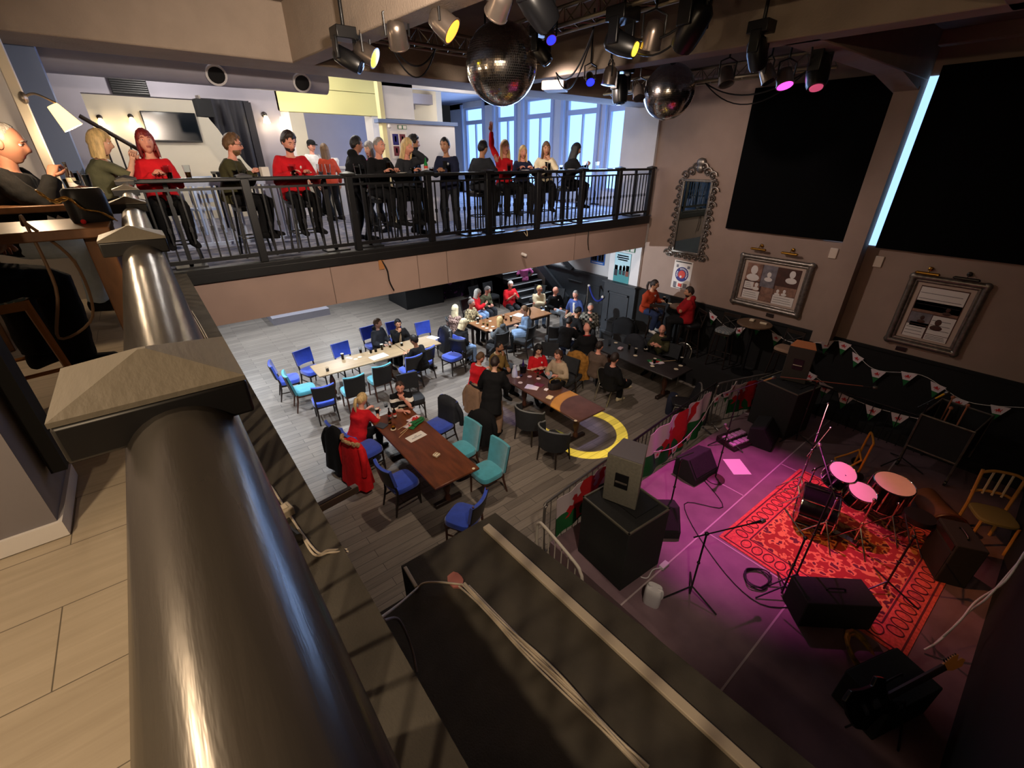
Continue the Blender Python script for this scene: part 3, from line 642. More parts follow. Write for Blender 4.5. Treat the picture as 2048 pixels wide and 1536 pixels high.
CL = dict(black=cloth('black', (20, 20, 22)), char=cloth('charcoal', (46, 48, 54)), red=cloth('red', (206, 30, 40)), dred=cloth('dark_red', (150, 24, 30)), navy=cloth('navy', (34, 38, 62)),
          olive=cloth('olive', (66, 64, 42)), jeans=cloth('pale_jeans', (132, 162, 206)), djeans=cloth('dark_jeans', (42, 54, 86)), ljeans=cloth('light_jeans', (166, 184, 204)), cream=cloth('cream', (216, 202, 170)), beige=cloth('beige', (178, 158, 134)),
          rust=cloth('rust', (150, 52, 26)), denim=cloth('denim_shirt', (126, 152, 186)), pink=cloth('pink', (226, 120, 186)), hotpink=cloth('hot_pink', (226, 70, 138)), brown=cloth('brown_wool', (94, 78, 68)), suede=cloth('suede', (128, 102, 56)), greyj=cloth('grey_jacket', (92, 98, 104)), blue=cloth('blue_shirt', (70, 88, 148)),
          darkgreen=cloth('dark_green', (50, 52, 36)), greengrey=cloth('grey_green', (92, 92, 70)), white=cloth('white_cloth', (226, 222, 216)), tan=cloth('tan_trousers', (148, 118, 96)), orange=cloth('burnt_orange', (176, 66, 44)),
          leop=spots_mat('leopard_cloth', (58, 50, 42), (206, 190, 150), 34, .47), floral=spots_mat('floral_cloth', (78, 56, 50), (190, 160, 150), 30, .5), hoops=spots_mat('hooped_rugby_cloth', (20, 20, 22), (232, 228, 218), 2.2, .68, kind='hoop'), check=spots_mat('check_cloth', (34, 34, 32), (128, 126, 116), 14, .6, kind='check'))
PEND = []
def lerp(a, b, t): return a + (b - a) * t
def sstep(a, b, x):
    t = max(0, min(1, (x - a) / (b - a))); return t * t * (3 - 2 * t)
def head_pt(th, ph):
    dx, dy, dz = math.sin(ph) * math.cos(th), math.sin(ph) * math.sin(th), math.cos(ph)
    x, y, z = dx * .074, dy * .094, dz * .117
    if z < 0:
        t = -z / .117; x *= 1 - .34 * t ** 1.4; y *= (1 - .10 * t) if y > 0 else (1 - .42 * t)
    return x, y, z, dx, dy, dz
def add_head(b, M, brow=2, res=1., smile=0.):
    """slots: 0 skin 1 eye 2 dark/brow 3 lips"""
    n, m = 40, 30; rings = []; G = math.exp
    for i in range(m + 1):
        ph = math.pi * (.004 + .992 * i / m); r = []
        for j in range(n):
            th = 2 * math.pi * j / n; x, y, z, dx, dy, dz = head_pt(th, ph)
            if dy > 0:
                y += .024 * G(-(x / .012) ** 2) * (G(-((z + .022) / .016) ** 2) + .55 * G(-((z - .002) / .018) ** 2))
                y += .006 * G(-(x / .046) ** 2 - ((z - .034) / .012) ** 2)
                for s in (-1, 1):
                    y -= .013 * G(-((x - s * .031) / .016) ** 2 - ((z - .012) / .012) ** 2); y += .004 * G(-((x - s * .042) / .016) ** 2 - ((z + .018) / .016) ** 2)
                y += .007 * G(-(x / .022) ** 2) * (G(-((z + .053) / .006) ** 2) + G(-((z + .066) / .006) ** 2)); y -= .003 * G(-(x / .024) ** 2 - ((z + .0595) / .003) ** 2)
                y += .012 * G(-(x / .024) ** 2 - ((z + .098) / .018) ** 2)
            r.append((x, y, z))
        rings.append(r)
    s0 = len(b.f); b.m = 0; b.loft(rings, M)
    for k in range(m):
        for j in range(n):
            a = rings[k][j]; c = rings[k + 1][j]; z = (a[2] + c[2]) / 2
            if a[1] > .05 and abs(a[0]) < .024 and -.070 + .3 * abs(a[0]) < z < -.050 + .22 * abs(a[0]): b.mi[s0 + k * n + j] = 3
    for s in (-1, 1):
        b.m = 1; b.ball((s * .031, .0735, .011), (.0125, .010, .0085), 10, 6, M); b.m = 2; b.ball((s * .0305, .0795, .0108), (.0064, .0055, .0064), 8, 5, M); b.m = 0; b.tube([(s * .017, .079, .0195), (s * .031, .0845, .0215), (s * .046, .076, .0185)], [.004, .0055, .004], 6, M)
        b.m = brow; b.tube([(s * .016, .092, .032), (s * .031, .092, .038), (s * .047, .081, .031)], [.003, .0042, .002], 5, M)
        b.m = 0; b.ball((s * .073, -.006, -.004), (.009, .02, .031), 8, 6, M)
def add_hand(b, W, d, side, curl=35, palm=None, m=0):
    """W wrist, d direction of the forearm, side +1 right / -1 left; four fingers of unequal length and a thumb from the side of the palm"""
    d = Vector(d).normalized(); nrm = Vector(palm) if palm else Vector((0, 0, -1)); nrm = (nrm - d * nrm.dot(d))
    nrm = nrm.normalized() if nrm.length > .05 else d.orthogonal().normalized(); wd = d.cross(nrm).normalized() * side
    W = Vector(W); b.m = m
    def el(c, rw, rn): return [tuple(c + wd * (rw * math.cos(2 * math.pi * j / 10)) + nrm * (rn * math.sin(2 * math.pi * j / 10))) for j in range(10)]
    b.loft([el(W - d * .03, .024, .020), el(W + d * .01, .028, .018), el(W + d * .05, .040, .017), el(W + d * .088, .041, .014), el(W + d * .098, .036, .010)])
    for k, (off, L) in enumerate(((-.029, .066), (-.010, .078), (.010, .073), (.028, .056))):
        p = W + d * .092 + wd * off; a = 0; pts = [p - d * .015]; c = R(curl * (.8 + .12 * k)); pts.append(p)
        for seg in (.45, .32, .25):
            a += c; pts.append(pts[-1] + (d * math.cos(a) + nrm * math.sin(a)) * L * seg)
        b.tube([tuple(q) for q in pts], [.0088, .0092, .0084, .0078, .0056], 6)
    p = W + d * .022 - wd * .026; tdir = (d * .62 - wd * .62 + nrm * .35).normalized(); t2 = (d * .9 - wd * .1 + nrm * .45).normalized()
    b.tube([tuple(p), tuple(p + tdir * .036), tuple(p + tdir * .036 + t2 * .028), tuple(p + tdir * .036 + t2 * .05)], [.0125, .0115, .0098, .0066], 6)
def hair_shell(b, M, style, f=1.0):
    n, m = 36, 26; rings = []
    lf, ls, lb, th0 = dict(short=(.076, .012, -.058, .015), crop=(.078, .018, -.055, .007), quiff=(.074, .012, -.058, .022), long=(.058, -.05, -.11, .018), bob=(.05, -.09, -.11, .022), pony=(.060, .0, -.075, .010), balding=(.135, .03, -.06, .006))[style]
    for i in range(m + 1):
        ph = math.pi * (.004 + .992 * i / m); r = []
        for j in range(n):
            th = 2 * math.pi * j / n; x, y, z, dx, dy, dz = head_pt(th, ph)
            ln = lerp(ls, lf, sstep(.0, .75, dy)) if dy > 0 else lerp(ls, lb, sstep(0, .8, -dy))
            ln += .008 * math.sin(th * 14 + 1) + (.012 * math.sin(th * 5 + 2) if dy > .5 else 0) - (.022 if abs(dx) > .9 and dy > -.1 else 0); mk = sstep(-.006, .014, z - ln); wv = 1 + .12 * math.sin(th * 9 + 3 * z * 40) * math.sin(ph * 7)
            k = 1 + (th0 * wv * (1.25 if (style == 'quiff' and dy > .2 and dz > .3) else 1)) / .095 * mk - .09 * (1 - mk)
            r.append((x * k, y * k, z * k))
        rings.append(r)
    b.loft(rings, M)
def hair_curtain(b, M, L, wide=112, th=.028, front=0.):
    rings = []
    for i in range(8):
        t = i / 7; z = lerp(.05, -L, t); rr = lerp(.088, .10 + front, sstep(0, .6, t)); ry = lerp(1.06, .95, t); tt = th * (1 - .45 * t * t); r = []
        angs = [R(-90 - wide + 2 * wide * k / 14) for k in range(15)]
        for a in angs: r.append((rr * math.cos(a), rr * ry * math.sin(a) - .006, z + .012 * math.sin(a * 11 + i)))
        for a in reversed(angs): r.append(((rr - tt) * math.cos(a), (rr - tt) * ry * math.sin(a) - .006, z))
        rings.append(r)
    b.loft(rings, M)
def ring(c, u, v, rx, ry, n=16, sq=1.): return [tuple(c + u * (rx * spow(math.cos(2 * math.pi * j / n), sq)) + v * (ry * spow(math.sin(2 * math.pi * j / n), sq))) for j in range(n)]
def ik(S, T, a, c, pole):
    S, T = Vector(S), Vector(T); d = T - S; L = d.length
    if L > (a + c) * .985: T = S + d.normalized() * (a + c) * .985; d = T - S; L = d.length
    x = (a * a - c * c + L * L) / (2 * L); h = math.sqrt(max(0, a * a - x * x)); dn = d / L
    p = Vector(pole); p = p - dn * p.dot(dn); p = p.normalized() if p.length > 1e-4 else dn.orthogonal().normalized()
    return S + dn * x + p * h, T
def person(label, head, z0, heading, pose='sit', seat=.46, lean=8, side=0, hy=0, hp=6, L='table', Rr='table', top=None, legs=None, hair=('short', 'dark'), skin='fair', beard=None, glasses=False, cap=None, fem=False, s=1., shoes='black', twist=0, tz=.77, vox=.019, group=None, bag=None):
    top = dict(dict(c='black', infl=.014, sleeve=1., hem=.10, kind='shirt'), **(top or {})); legs = dict(dict(c='black', len=1., infl=.012, kind='trousers'), **(legs or {}))
    hz = (seat + .095) if pose == 'sit' else .93 * s
    P = Vector((0, 0, hz)); tl = Vector((math.sin(R(side)), math.sin(R(lean)), math.cos(R(lean)))).normalized()
    rt = Matrix.Rotation(R(twist), 3, 'Z') @ Vector((1, 0, 0)); rt = (rt - tl * rt.dot(tl)).normalized(); fr = tl.cross(rt).normalized(); k = s
    wa = P + tl * .15 * k; ch = P + tl * .33 * k + fr * (-.01); nb = P + tl * .485 * k + fr * .004
    nd = (tl * .55 + Vector((0, 0, .75)) + fr * .10).normalized(); hc = nb + nd * .182 * k + fr * .015
    sw = (.168 if fem else .188) * k; sh = {q: nb - tl * .045 * k + rt * (q * sw) for q in (-1, 1)}
    off = Matrix.Rotation(R(heading - 90), 3, 'Z') @ Vector((hc.x, hc.y, 0))
    t = thing('person', label, 'person', (head[0] - off.x, head[1] - off.y, z0), heading - 90, group)
    kh = k * 1.09; Mh = Matrix.Translation(hc) @ (Matrix.Rotation(R(hy), 4, 'Z') @ Matrix.Rotation(R(-hp), 4, 'X')) @ Matrix.Diagonal((kh, kh, kh, 1))
    # arms
    HT = {}
    for q, spec in ((-1, L), (1, Rr)):
        palm = (0, 0, -1); pole = Vector((q * .55, -.35, -.75)); curl = 30
        if spec == 'table': T = Vector((q * .13, hc.y + .20, tz + .045))
        elif spec == 'clasp': T = Vector((q * .055, hc.y + .17, tz + .06)); curl = 60
        elif spec == 'lap': T = Vector((q * .12, .27, hz + .13))
        elif spec == 'side': T = sh[q] + Vector((q * .10, .06, -.50 * k)); palm = (-q, 0, 0); pole = Vector((q * .4, -.8, 0))
        elif spec == 'mouth': T = hc + fr * .15 + rt * (q * .045) + Vector((0, .0, -.15)); palm = (0, -1, .2); curl = 62; pole = Vector((q * .5, .1, -.9))
        elif spec == 'chin': T = hc + fr * .11 + rt * (q * .07) + Vector((0, 0, -.19)); palm = (-q * .4, -1, 0); curl = 60; pole = Vector((q * .6, .2, -.8))
        elif spec == 'fold': T = nb + tl * -.24 + fr * .20 + rt * (-q * .10); palm = (0, -1, 0); curl = 40; pole = Vector((q * .9, .1, -.4))
        elif spec == 'phone': T = hc + Vector((q * .06, .27, -.33)); palm = (0, -.3, 1); curl = 50
        elif spec == 'hips': T = P + rt * (q * .2) + fr * .12 + tl * .05; pole = Vector((q, -.3, 0))
        elif spec == 'drink': T = Vector((q * .10, hc.y + .24, tz + .09)); palm = (-q, 0, 0); curl = 55
        else: T = Vector(spec[:3]); palm = spec[3] if len(spec) > 3 else palm; curl = spec[4] if len(spec) > 4 else 15
        E, T = ik(sh[q], T, .285 * k, .25 * k, pole); HT[q] = (E, T, palm, curl)
    # legs
    LG = {}
    for q in (-1, 1):
        H = P + Vector((q * .09 * k, 0, -.02))
        if pose == 'sit':
            ov = legs.get('L' if q < 0 else 'R')
            if ov: K, A = Vector(ov[0]), Vector(ov[1])
            elif seat > .6: K = Vector((q * .13, .42, hz - .06)); A = Vector((q * .12, .34, hz - .48))
            else: K = Vector((q * .13, .43, .505)); A = Vector((q * .12, .40, .095))
        else:
            sp = legs.get('L' if q < 0 else 'R'); A = Vector(sp) if sp else Vector((q * .11, -.02 + .04 * q, .095)); K, A = ik(H, A, .43 * s, .42 * s, (q * .15, 1, 0))
        LG[q] = (H, K, A)
    def torso(b, inf, lo, hi=1., wide=1.):
        bust = .012 if fem else 0
        R_ = [(P - tl * .08, .15, .11), (P - tl * .02, .168, .122), (P + tl * .06, .155, .115), (wa, .128 if fem else .142, .102 if fem else .112), (P + tl * .25 * k + fr * bust * .6, .145, .112 + bust), (ch, .155 if fem else .17, .118 + bust), (nb - tl * .085 * k, .16 if fem else .178, .10), (nb - tl * .03 * k, .125, .082), (nb, .072, .066)]
        rr = [ring(c, rt, fr, (a * wide + inf) * k, (d * wide + inf) * k, 18, .86) for c, a, d in R_]
        i0 = 0 if lo >= .08 else 1 if lo >= .02 else 2
        rr = rr[i0:]
        if lo > .1: rr.insert(0, ring(P - tl * lo, rt, fr, .17 + inf * 1.4, .13 + inf * 1.4, 18, .86))
        b.loft(rr)
    def arm(b, q, inf, upto=1., fl=0.):
        E, T = HT[q][:2]; S = sh[q] - rt * (q * .03); pts = [nb - tl * .07 * k + rt * (q * .07), S, S.lerp(E, .35), S.lerp(E, .8), E, E.lerp(T, .3), E.lerp(T, .75), T]; rd = [.05, .055, .052, .044, .041, .042, .034, .027]
        N = max(3, int(round(2 + 5.01 * upto))); pts = pts[:N + 1]; rd = rd[:N + 1]
        b.tube([tuple(p) for p in pts], [(r * (.9 if fem else 1.) + inf + fl * (i / 7)) * k for i, r in enumerate(rd)], 10)
    def leg(b, q, inf, upto=1., fl=0.):
        H, K, A = LG[q]; pts = [H + Vector((0, 0, .02)), H.lerp(K, .15), H.lerp(K, .5), H.lerp(K, .92), K, K.lerp(A, .2), K.lerp(A, .45), K.lerp(A, .8), A]; rd = [.085, .086, .075, .06, .057, .054, .056, .042, .036]
        N = 8 if upto >= 1 else max(2, int(round(8 * upto))); b.tube([tuple(p) for p in pts[:N + 1]], [(r + inf + fl * max(0, i - 4) / 4) * (k if pose != 'sit' else 1) for i, r in enumerate(rd[:N + 1])], 10)
    # body: torso, neck, limbs grown into one surface; head and hands carry on from it
    b = MB(); torso(b, 0, .08); b.tube([tuple(nb - tl * .05), tuple(nb + nd * .04 * k), tuple(hc - nd * .05 + fr * -.015)], [.062 * k, .052 * k, .05 * k], 12)
    for q in (-1, 1): arm(b, q, 0); leg(b, q, 0)
    x = MB(); add_head(x, Mh)
    for q in (-1, 1): add_hand(x, HT[q][1], HT[q][1] - HT[q][0], q, HT[q][3], HT[q][2])
    PEND.append((b, x, 'body', [SKIN[skin], M_eye, HAIR[hair[1]] if hair else M_pupil, M_lip], t, vox, 3, 0))
    # clothes
    b = MB(); inf = top['infl']; torso(b, inf, top['hem'], wide=top.get('wide', 1.))
    if top.get('hem', 0) > .3 and pose == 'sit':
        for q in (-1, 1): leg(b, q, inf + .02, .5)
    if top['sleeve'] > 0:
        for q in (-1, 1): arm(b, q, inf * .8, top['sleeve'], .006 if top['sleeve'] < .5 else 0)
    if top.get('hood'): b.ball(tuple(nb - fr * .075 + tl * .035), (.10, .075, .065), 14, 8)
    if top.get('collar_up'): b.tube([tuple(nb - tl * .02), tuple(nb + nd * .055)], [.085, .078], 14)
    PEND.append((b, None, top['kind'], [CL[top['c']]], t, vox, 3, .010))
    if top.get('collar'):
        b = MB(); b.tube([tuple(nb + tl * .012 + rt * (.082 * math.cos(a)) + fr * (.074 * math.sin(a) + .006) - tl * (.03 * max(0, math.sin(a)))) for a in [2 * math.pi * i / 16 for i in range(16)]], .016, 7, closed=True); b.build('collar', CL[top['collar']], t, smooth=60)
    if top.get('cuffs'):
        for q in (-1, 1):
            E, T = HT[q][:2]; S = sh[q]; c = S.lerp(E, .86); b = MB(); b.tube([tuple(c), tuple(S.lerp(E, .97))], [.066, .064], 12); b.build('cuff', CL[top['cuffs']], t, smooth=60)
    if top.get('text'):
        text(top['text'], .062, basis(ch - tl * .075 + fr * (.118 + inf + .016), rt, tl), CL['white'], t)
    if top.get('badge'):
        b = MB(); b.ball(tuple(ch + tl * .05 + rt * -.07 + fr * (.118 + inf + .004)), (.02, .012, .026), 10, 6); b.build('badge', CL['white'], t)
    if top.get('open'):
        b = MB(); b.loft([ring(c, rt, fr, w_, .03, 10) for c, w_ in ((P + tl * .1 + fr * (.1 + inf), .03), (ch + fr * (.105 + inf), .045), (nb - tl * .05 + fr * (.075 + inf), .05))]); b.build('undershirt', CL[top['open']], t, smooth=60)
    b = MB()
    if legs['len'] > 0:
        b.loft([ring(P + tl * d, rt, fr, w_, v_, 16, .9) for d, w_, v_ in ((-.09, .15, .115), (-.03, .176, .13), (.07, .165, .125))])
        for q in (-1, 1): leg(b, q, legs['infl'], legs['len'], legs.get('flare', .012))
        PEND.append((b, None, legs['kind'], [CL[legs['c']]], t, vox, 3, .006))
    for q in (-1, 1):
        H, K, A = LG[q]; sd = (A - K); fd = Vector((q * .12, 1, 0)) if not legs.get('foot') else Vector(legs['foot']); fd.normalize(); u = Vector((fd.y, -fd.x, 0)); zf = Vector((0, 0, 1))
        if abs(sd.z) < .25: fd = Vector((q * .3, .8, -.5)).normalized(); u = fd.cross(Vector((0, 0, 1))).normalized(); zf = u.cross(fd).normalized()
        b = MB(); base = A - zf * .045
        b.loft([ring(base + fd * d + zf * h, u, zf, w_, v_, 12, .8) for d, h, w_, v_ in ((-.075, .005, .022, .035), (-.06, .012, .036, .052), (0, .02, .042, .062), (.07, .0, .044, .044), (.14, -.012, .044, .034), (.185, -.018, .034, .026), (.2, -.022, .016, .016))])
        b.tube([tuple(A - zf * .02), tuple(A + (K - A).normalized() * .06)], [.046, .047], 12)
        b.build('shoe', CL[shoes], t, smooth=60)
    # hair, beard, glasses, cap
    if hair and hair[0] != 'bald':
        b = MB(); st = hair[0]; base = {'long': 'long', 'vlong': 'long', 'bob': 'bob', 'pony': 'pony', 'bun': 'pony'}.get(st, st); hair_shell(b, Mh, base)
        if st == 'long': hair_curtain(b, Mh, .27)
        if st == 'vlong': hair_curtain(b, Mh, .42, 120)
        if st == 'bob': hair_curtain(b, Mh, .15, 118)
        if st == 'pony': b.tube([tuple(Mh @ Vector(p)) for p in ((0, -.085, .04), (0, -.135, .03), (0, -.15, -.06), (0, -.13, -.15), (.01, -.12, -.2))], [.022, .03, .032, .024, .006], 10); b.ball(tuple(Mh @ Vector((0, -.105, .036))), .026, 10, 6)
        if st == 'bun': b.ball(tuple(Mh @ Vector((0, -.05, .135))), .045, 12, 8)
        b.build('hair', HAIR[hair[1]], t, smooth=70)
        if st == 'bun': b = MB(); b.tube([tuple(Mh @ Vector((.03 * math.cos(a), -.045 + .03 * math.sin(a), .112))) for a in [2 * math.pi * i / 12 for i in range(12)]], .011, 6, closed=True); b.build('hair_band', CL['black'], t)
    if beard:
        b = MB(); n, m = 36, 26; rings = []
        for i in range(m + 1):
            ph = math.pi * (.004 + .992 * i / m); r = []
            for j in range(n):
                th = 2 * math.pi * j / n; x_, y, z, dx, dy, dz = head_pt(th, ph); mk = sstep(-.028, -.05, z + .02 * abs(dx)) * sstep(-.15, .12, dy); 
                if dy > .6 and abs(x_) < .024 and -.072 < z < -.05: mk *= .1
                kk = 1 + .13 * mk - .09 * (1 - mk); r.append((x_ * kk, y * kk + (.008 * mk if dy > .5 else 0), z * (1 + .07 * mk)))
            rings.append(r)
        b.loft(rings, Mh); b.build('beard', HAIR[beard], t, smooth=70)
    if glasses:
        b = MB()
        for q in (-1, 1):
            b.tube([tuple(Mh @ Vector((q * .032 + .023 * math.cos(a), .1, .012 + .018 * math.sin(a)))) for a in [2 * math.pi * i / 12 for i in range(12)]], .0025, 5, closed=True); b.tube([tuple(Mh @ Vector(p)) for p in ((q * .055, .098, .016), (q * .078, .04, .014), (q * .08, -.02, .01))], .0025, 5)
        b.tube([tuple(Mh @ Vector(p)) for p in ((-.01, .1, .014), (.01, .1, .014))], .0025, 5); b.build('glasses', M_iron, t)
    if cap:
        b = MB(); rings = [[(.088 * math.cos(a) * c, .108 * math.sin(a) * c - .004, .045 + .088 * sn) for a in [2 * math.pi * i / 20 for i in range(20)]] for c, sn in ((1, 0), (.98, .35), (.85, .7), (.55, .93), (.1, 1))]; b.loft(rings, Mh)
        b.loft([[(.07 * math.cos(a), .085 + (.10 * math.sin(a) if 0 < a < 3.1 else 0), .046 - .012 * math.sin(a) + dz_) for a in [math.pi * i / 10 for i in range(11)]] for dz_ in (0, .008)], Mh, cap=True); b.build('cap', CL[cap], t, smooth=60)
    return t, Mh, HT
def finish_people():
    temp = []
    for (b, x, name, mats, t, vox, sm, disp) in PEND:
        o = b.build('tmp', [], None, smooth=0); r = o.modifiers.new('r', 'REMESH'); r.mode = 'VOXEL'; r.voxel_size = vox; r.use_smooth_shade = True
        m = o.modifiers.new('s', 'SMOOTH'); m.factor = .5; m.iterations = sm
        if disp:
            tx = bpy.data.textures.get('folds') or bpy.data.textures.new('folds', 'CLOUDS'); tx.noise_scale = .11; tx.noise_depth = 2
            d = o.modifiers.new('d', 'DISPLACE'); d.texture = tx; d.strength = disp * 2.6; d.mid_level = .42
        temp.append(o)
    dg = bpy.context.evaluated_depsgraph_get()
    for o, (b, x, name, mats, t, vox, sm, disp) in zip(temp, PEND):
        me = bpy.data.meshes.new_from_object(o.evaluated_get(dg)); me.materials.clear()
        if x is not None:
            xm = x.mesh('x'); bm = bmesh.new(); bm.from_mesh(me); bm.from_mesh(xm); bmesh.ops.recalc_face_normals(bm, faces=bm.faces); bm.to_mesh(me); bm.free(); bpy.data.meshes.remove(xm)
        for m in mats: me.materials.append(m)
        me.polygons.foreach_set('use_smooth', [True] * len(me.polygons)); me.name = name
        n = bpy.data.objects.new(name, me); COL.objects.link(n); n.parent = t
        old = o.data; bpy.data.objects.remove(o); bpy.data.meshes.remove(old)
def finish_text():
    dg = bpy.context.evaluated_depsgraph_get()
    for o, M, m, parent, name in TEXTS:
        me = bpy.data.meshes.new_from_object(o.evaluated_get(dg)); me.materials.clear(); me.materials.append(m); me.transform(M)
        bpy.data.objects.remove(o); n = bpy.data.objects.new(name, me); COL.objects.link(n)
        if parent: n.parent = parent

# ---------------------------------------------------------------- the crowd: upper bar
ST = dict(seat=.76, tz=1.10)
person('person with blonde swept hair and grey green T-shirt, hands clasped, at the left', (-0.14, 7.62, 5.18), U, -8, lean=14, hp=8, L=(-.02, .42, 1.33, (1, 0, 0), 70), Rr=(.04, .43, 1.35, (-1, 0, 0), 70), top=dict(c='greengrey', sleeve=.3), hair=('bob', 'blonde'), fem=True, skin='fair', **ST)
person('person with red bobbed hair in a red hoodie looking up and smiling', (0.3, 7.66, 5.23), U, -86, lean=4, hp=-8, L='clasp', Rr='clasp', top=dict(c='red', kind='hoodie', hood=1, infl=.022), hair=('bob', 'red'), fem=True, skin='pink', **ST)
person('person in glasses and dark olive jumper facing right with folded hands', (1.25, 7.7, 5.27), U, -28, lean=14, hy=8, L='clasp', Rr='clasp', top=dict(c='olive', kind='jumper', infl=.026), hair=('quiff', 'mid'), beard='mid', glasses=True, skin='pink', **ST)
person('broad bearded person in a red lettered rugby shirt behind two pint glasses', (1.99, 7.74, 5.3), U, -84, lean=10, hp=24, hy=8, L='table', Rr='table', s=1.06, top=dict(c='red', kind='rugby_shirt', infl=.03, text='BRAINS', badge=1, wide=1.08), hair=('quiff', 'dark'), beard='dark', skin='pink', **ST)
person('person with long fair hair and burnt orange top seen from behind, far inside', (3.66, 11.4, 5.16), U, 95, 'stand', lean=2, L='side', Rr='side', top=dict(c='orange', infl=.02), hair=('long', 'mid'), fem=True, skin='fair', s=.94)
person('person in a black cap and white top far inside the servery', (3.75, 12.6, 5.27), U, -70, 'stand', lean=2, L='side', Rr='side', top=dict(c='white', infl=.02), hair=('short', 'black'), cap='black', skin='pink', s=1.0)
person('person in a black hoodie turned away towards the pink top', (3.18, 8.2, 5.31), U, 10, 'stand', lean=8, hy=-10, L='side', Rr='hips', top=dict(c='black', kind='hoodie', hood=1, infl=.035), hair=('short', 'black'), skin='dim', s=.97)
person('person in a bright pink top half hidden behind the black hoodie', (3.69, 8.9, 5.22), U, 195, 'stand', lean=2, L='side', Rr='side', top=dict(c='hotpink', infl=.02), hair=('bob', 'grey'), fem=True, skin='fair', s=.93)
person('grey haired person in a dark shirt leaning on the rail with a stemmed glass', (3.36, 7.7, 5.27), U, -72, lean=8, hp=8, hy=6, L='table', Rr='table', top=dict(c='black', kind='shirt', infl=.03, wide=1.05), hair=('crop', 'grey'), skin='pink', **ST)
person('person with long blonde hair shading their face with one hand', (3.86, 7.7, 5.2), U, -70, lean=12, hp=18, L=(-.05, .24, 1.46, (0, -1, 0), 40), Rr='table', top=dict(c='char', infl=.026), hair=('vlong', 'blonde'), fem=True, skin='pink', **ST)
person('dark bearded person standing behind the blonde, facing right', (4.27, 8.25, 5.37), U, -20, 'stand', lean=2, L='side', Rr='side', top=dict(c='black', kind='jacket', infl=.03, collar='tan'), hair=('quiff', 'black'), beard='black', skin='tan', s=.99)
person('person in a navy jacket with hands joined, facing left over a pint', (4.64, 7.75, 5.29), U, 215, 'stand', lean=10, hp=6, L=(-.05, .34, 1.14, (0, 0, -1), 60), Rr=(.05, .34, 1.15, (0, 0, -1), 60), top=dict(c='navy', kind='jacket', infl=.028, open='black', badge=1), hair=('short', 'black'), skin='tan', legs=dict(c='char'), s=.97)
person('person in black with their back half turned, beside the waving arm', (5.41, 7.66, 5.19), U, 20, lean=12, hp=10, L='lap', Rr='table', top=dict(c='char', kind='jacket', infl=.028), hair=('short', 'black'), skin='tan', **ST)
person('person with fair hair in a red top waving one arm high', (6.03, 7.78, 5.23), U, 258, lean=0, hp=-6, L=(.20, .1, 1.28, (0, 1, 0), 8), Rr=(.36, .08, 2.02, (0, 1, 0), 8), top=dict(c='red', infl=.018, text='WALES'), hair=('long', 'blonde'), fem=True, skin='pink', **ST)
person('small person with blonde fringe in navy between the waver and the cream coat', (6.45, 7.72, 5.09), U, 245, lean=10, hp=6, L='table', Rr='table', top=dict(c='navy', infl=.02), hair=('long', 'blonde'), fem=True, skin='pink', s=.9, **ST)
person('person with long wavy hair in a cream coat, hand to chin', (7.16, 7.8, 5.21), U, 238, lean=8, L='chin', Rr='table', top=dict(c='cream', kind='coat', infl=.034, open='black'), hair=('vlong', 'mid'), fem=True, skin='tan', **ST)
person('person with very long dark hair facing right at the end of the rail', (8.07, 7.8, 5.24), U, 330, lean=12, hp=16, L='phone', Rr='phone', top=dict(c='black', infl=.026), hair=('vlong', 'black'), fem=True, skin='tan', **ST)
# left edge of the near balcony
person('bald person in a dark shirt leaning on one hand at the left edge', (-0.6, 4.95, 5.2), U, -12, lean=16, hp=12, seat=.70, tz=1.06, L=(-.10, .42, 1.10, (0, 0, -1), 45), Rr=(.10, .38, 1.22, (0, 0, -1), 60), top=dict(c='black', kind='shirt', infl=.032, wide=1.08), legs=dict(c='ljeans', infl=.02), hair=('balding', 'grey'), skin='dim', vox=.012, shoes='black')
person('person in a brown jacket and black trousers on the amber stool, head outside the frame', (-.86, 3.36), U, 46, lean=4, seat=.74, tz=1.06, L='lap', Rr='lap', top=dict(c='tan', kind='jacket', infl=.035), legs=dict(c='black', infl=.03, L=((-.12, .44, .74), (-.13, .40, .30)), R=((.12, .46, .73), (.16, .38, .29))), hair=('short', 'brown'), skin='tan', vox=.012, shoes='black')
# ---------------------------------------------------------------- ground floor
person('person in a grey hooded jacket looking right across the pale table', (4.04, 10.75, 1.2), 0, 300, hy=22, lean=4, L='lap', Rr='lap', top=dict(c='char', kind='hoodie', hood=1, infl=.03), hair=('short', 'mid'), skin='fair')
person('person in a black jacket covering their mouth at the pale table', (4.46, 10.42, 1.2), 0, 262, lean=12, hp=12, L='lap', Rr='mouth', top=dict(c='black', kind='jacket', infl=.03, open='beige'), hair=('short', 'black'), skin='tan')
person('dark haired person in black with their back to the camera at the pale table', (4.26, 9.12, 1.2), 0, 110, lean=16, hy=10, hp=14, L='table', Rr='table', top=dict(c='black', kind='jacket', infl=.028), hair=('short', 'black'), skin='tan')
person('person with long blonde hair and floral blouse seen from behind', (6.28, 10.5, 1.24), 0, 30, lean=6, hy=-15, L='lap', Rr='table', top=dict(c='floral', kind='blouse', infl=.018), legs=dict(c='black'), hair=('vlong', 'pale'), fem=True)
person('person with a pale blonde bob in black top and pale flared jeans', (5.85, 9.41, 1.2), 0, 5, lean=20, hp=26, hy=-8, L='lap', Rr='lap', top=dict(c='black', infl=.02), legs=dict(c='jeans', infl=.028, flare=.05), hair=('bob', 'pale'), fem=True)
person('person with hair in a topknot and leopard print blouse', (6.99, 10.71, 1.22), 0, 285, lean=6, hy=14, L='table', Rr='lap', top=dict(c='leop', kind='blouse', infl=.024), hair=('bun', 'grey'), fem=True, skin='pink')
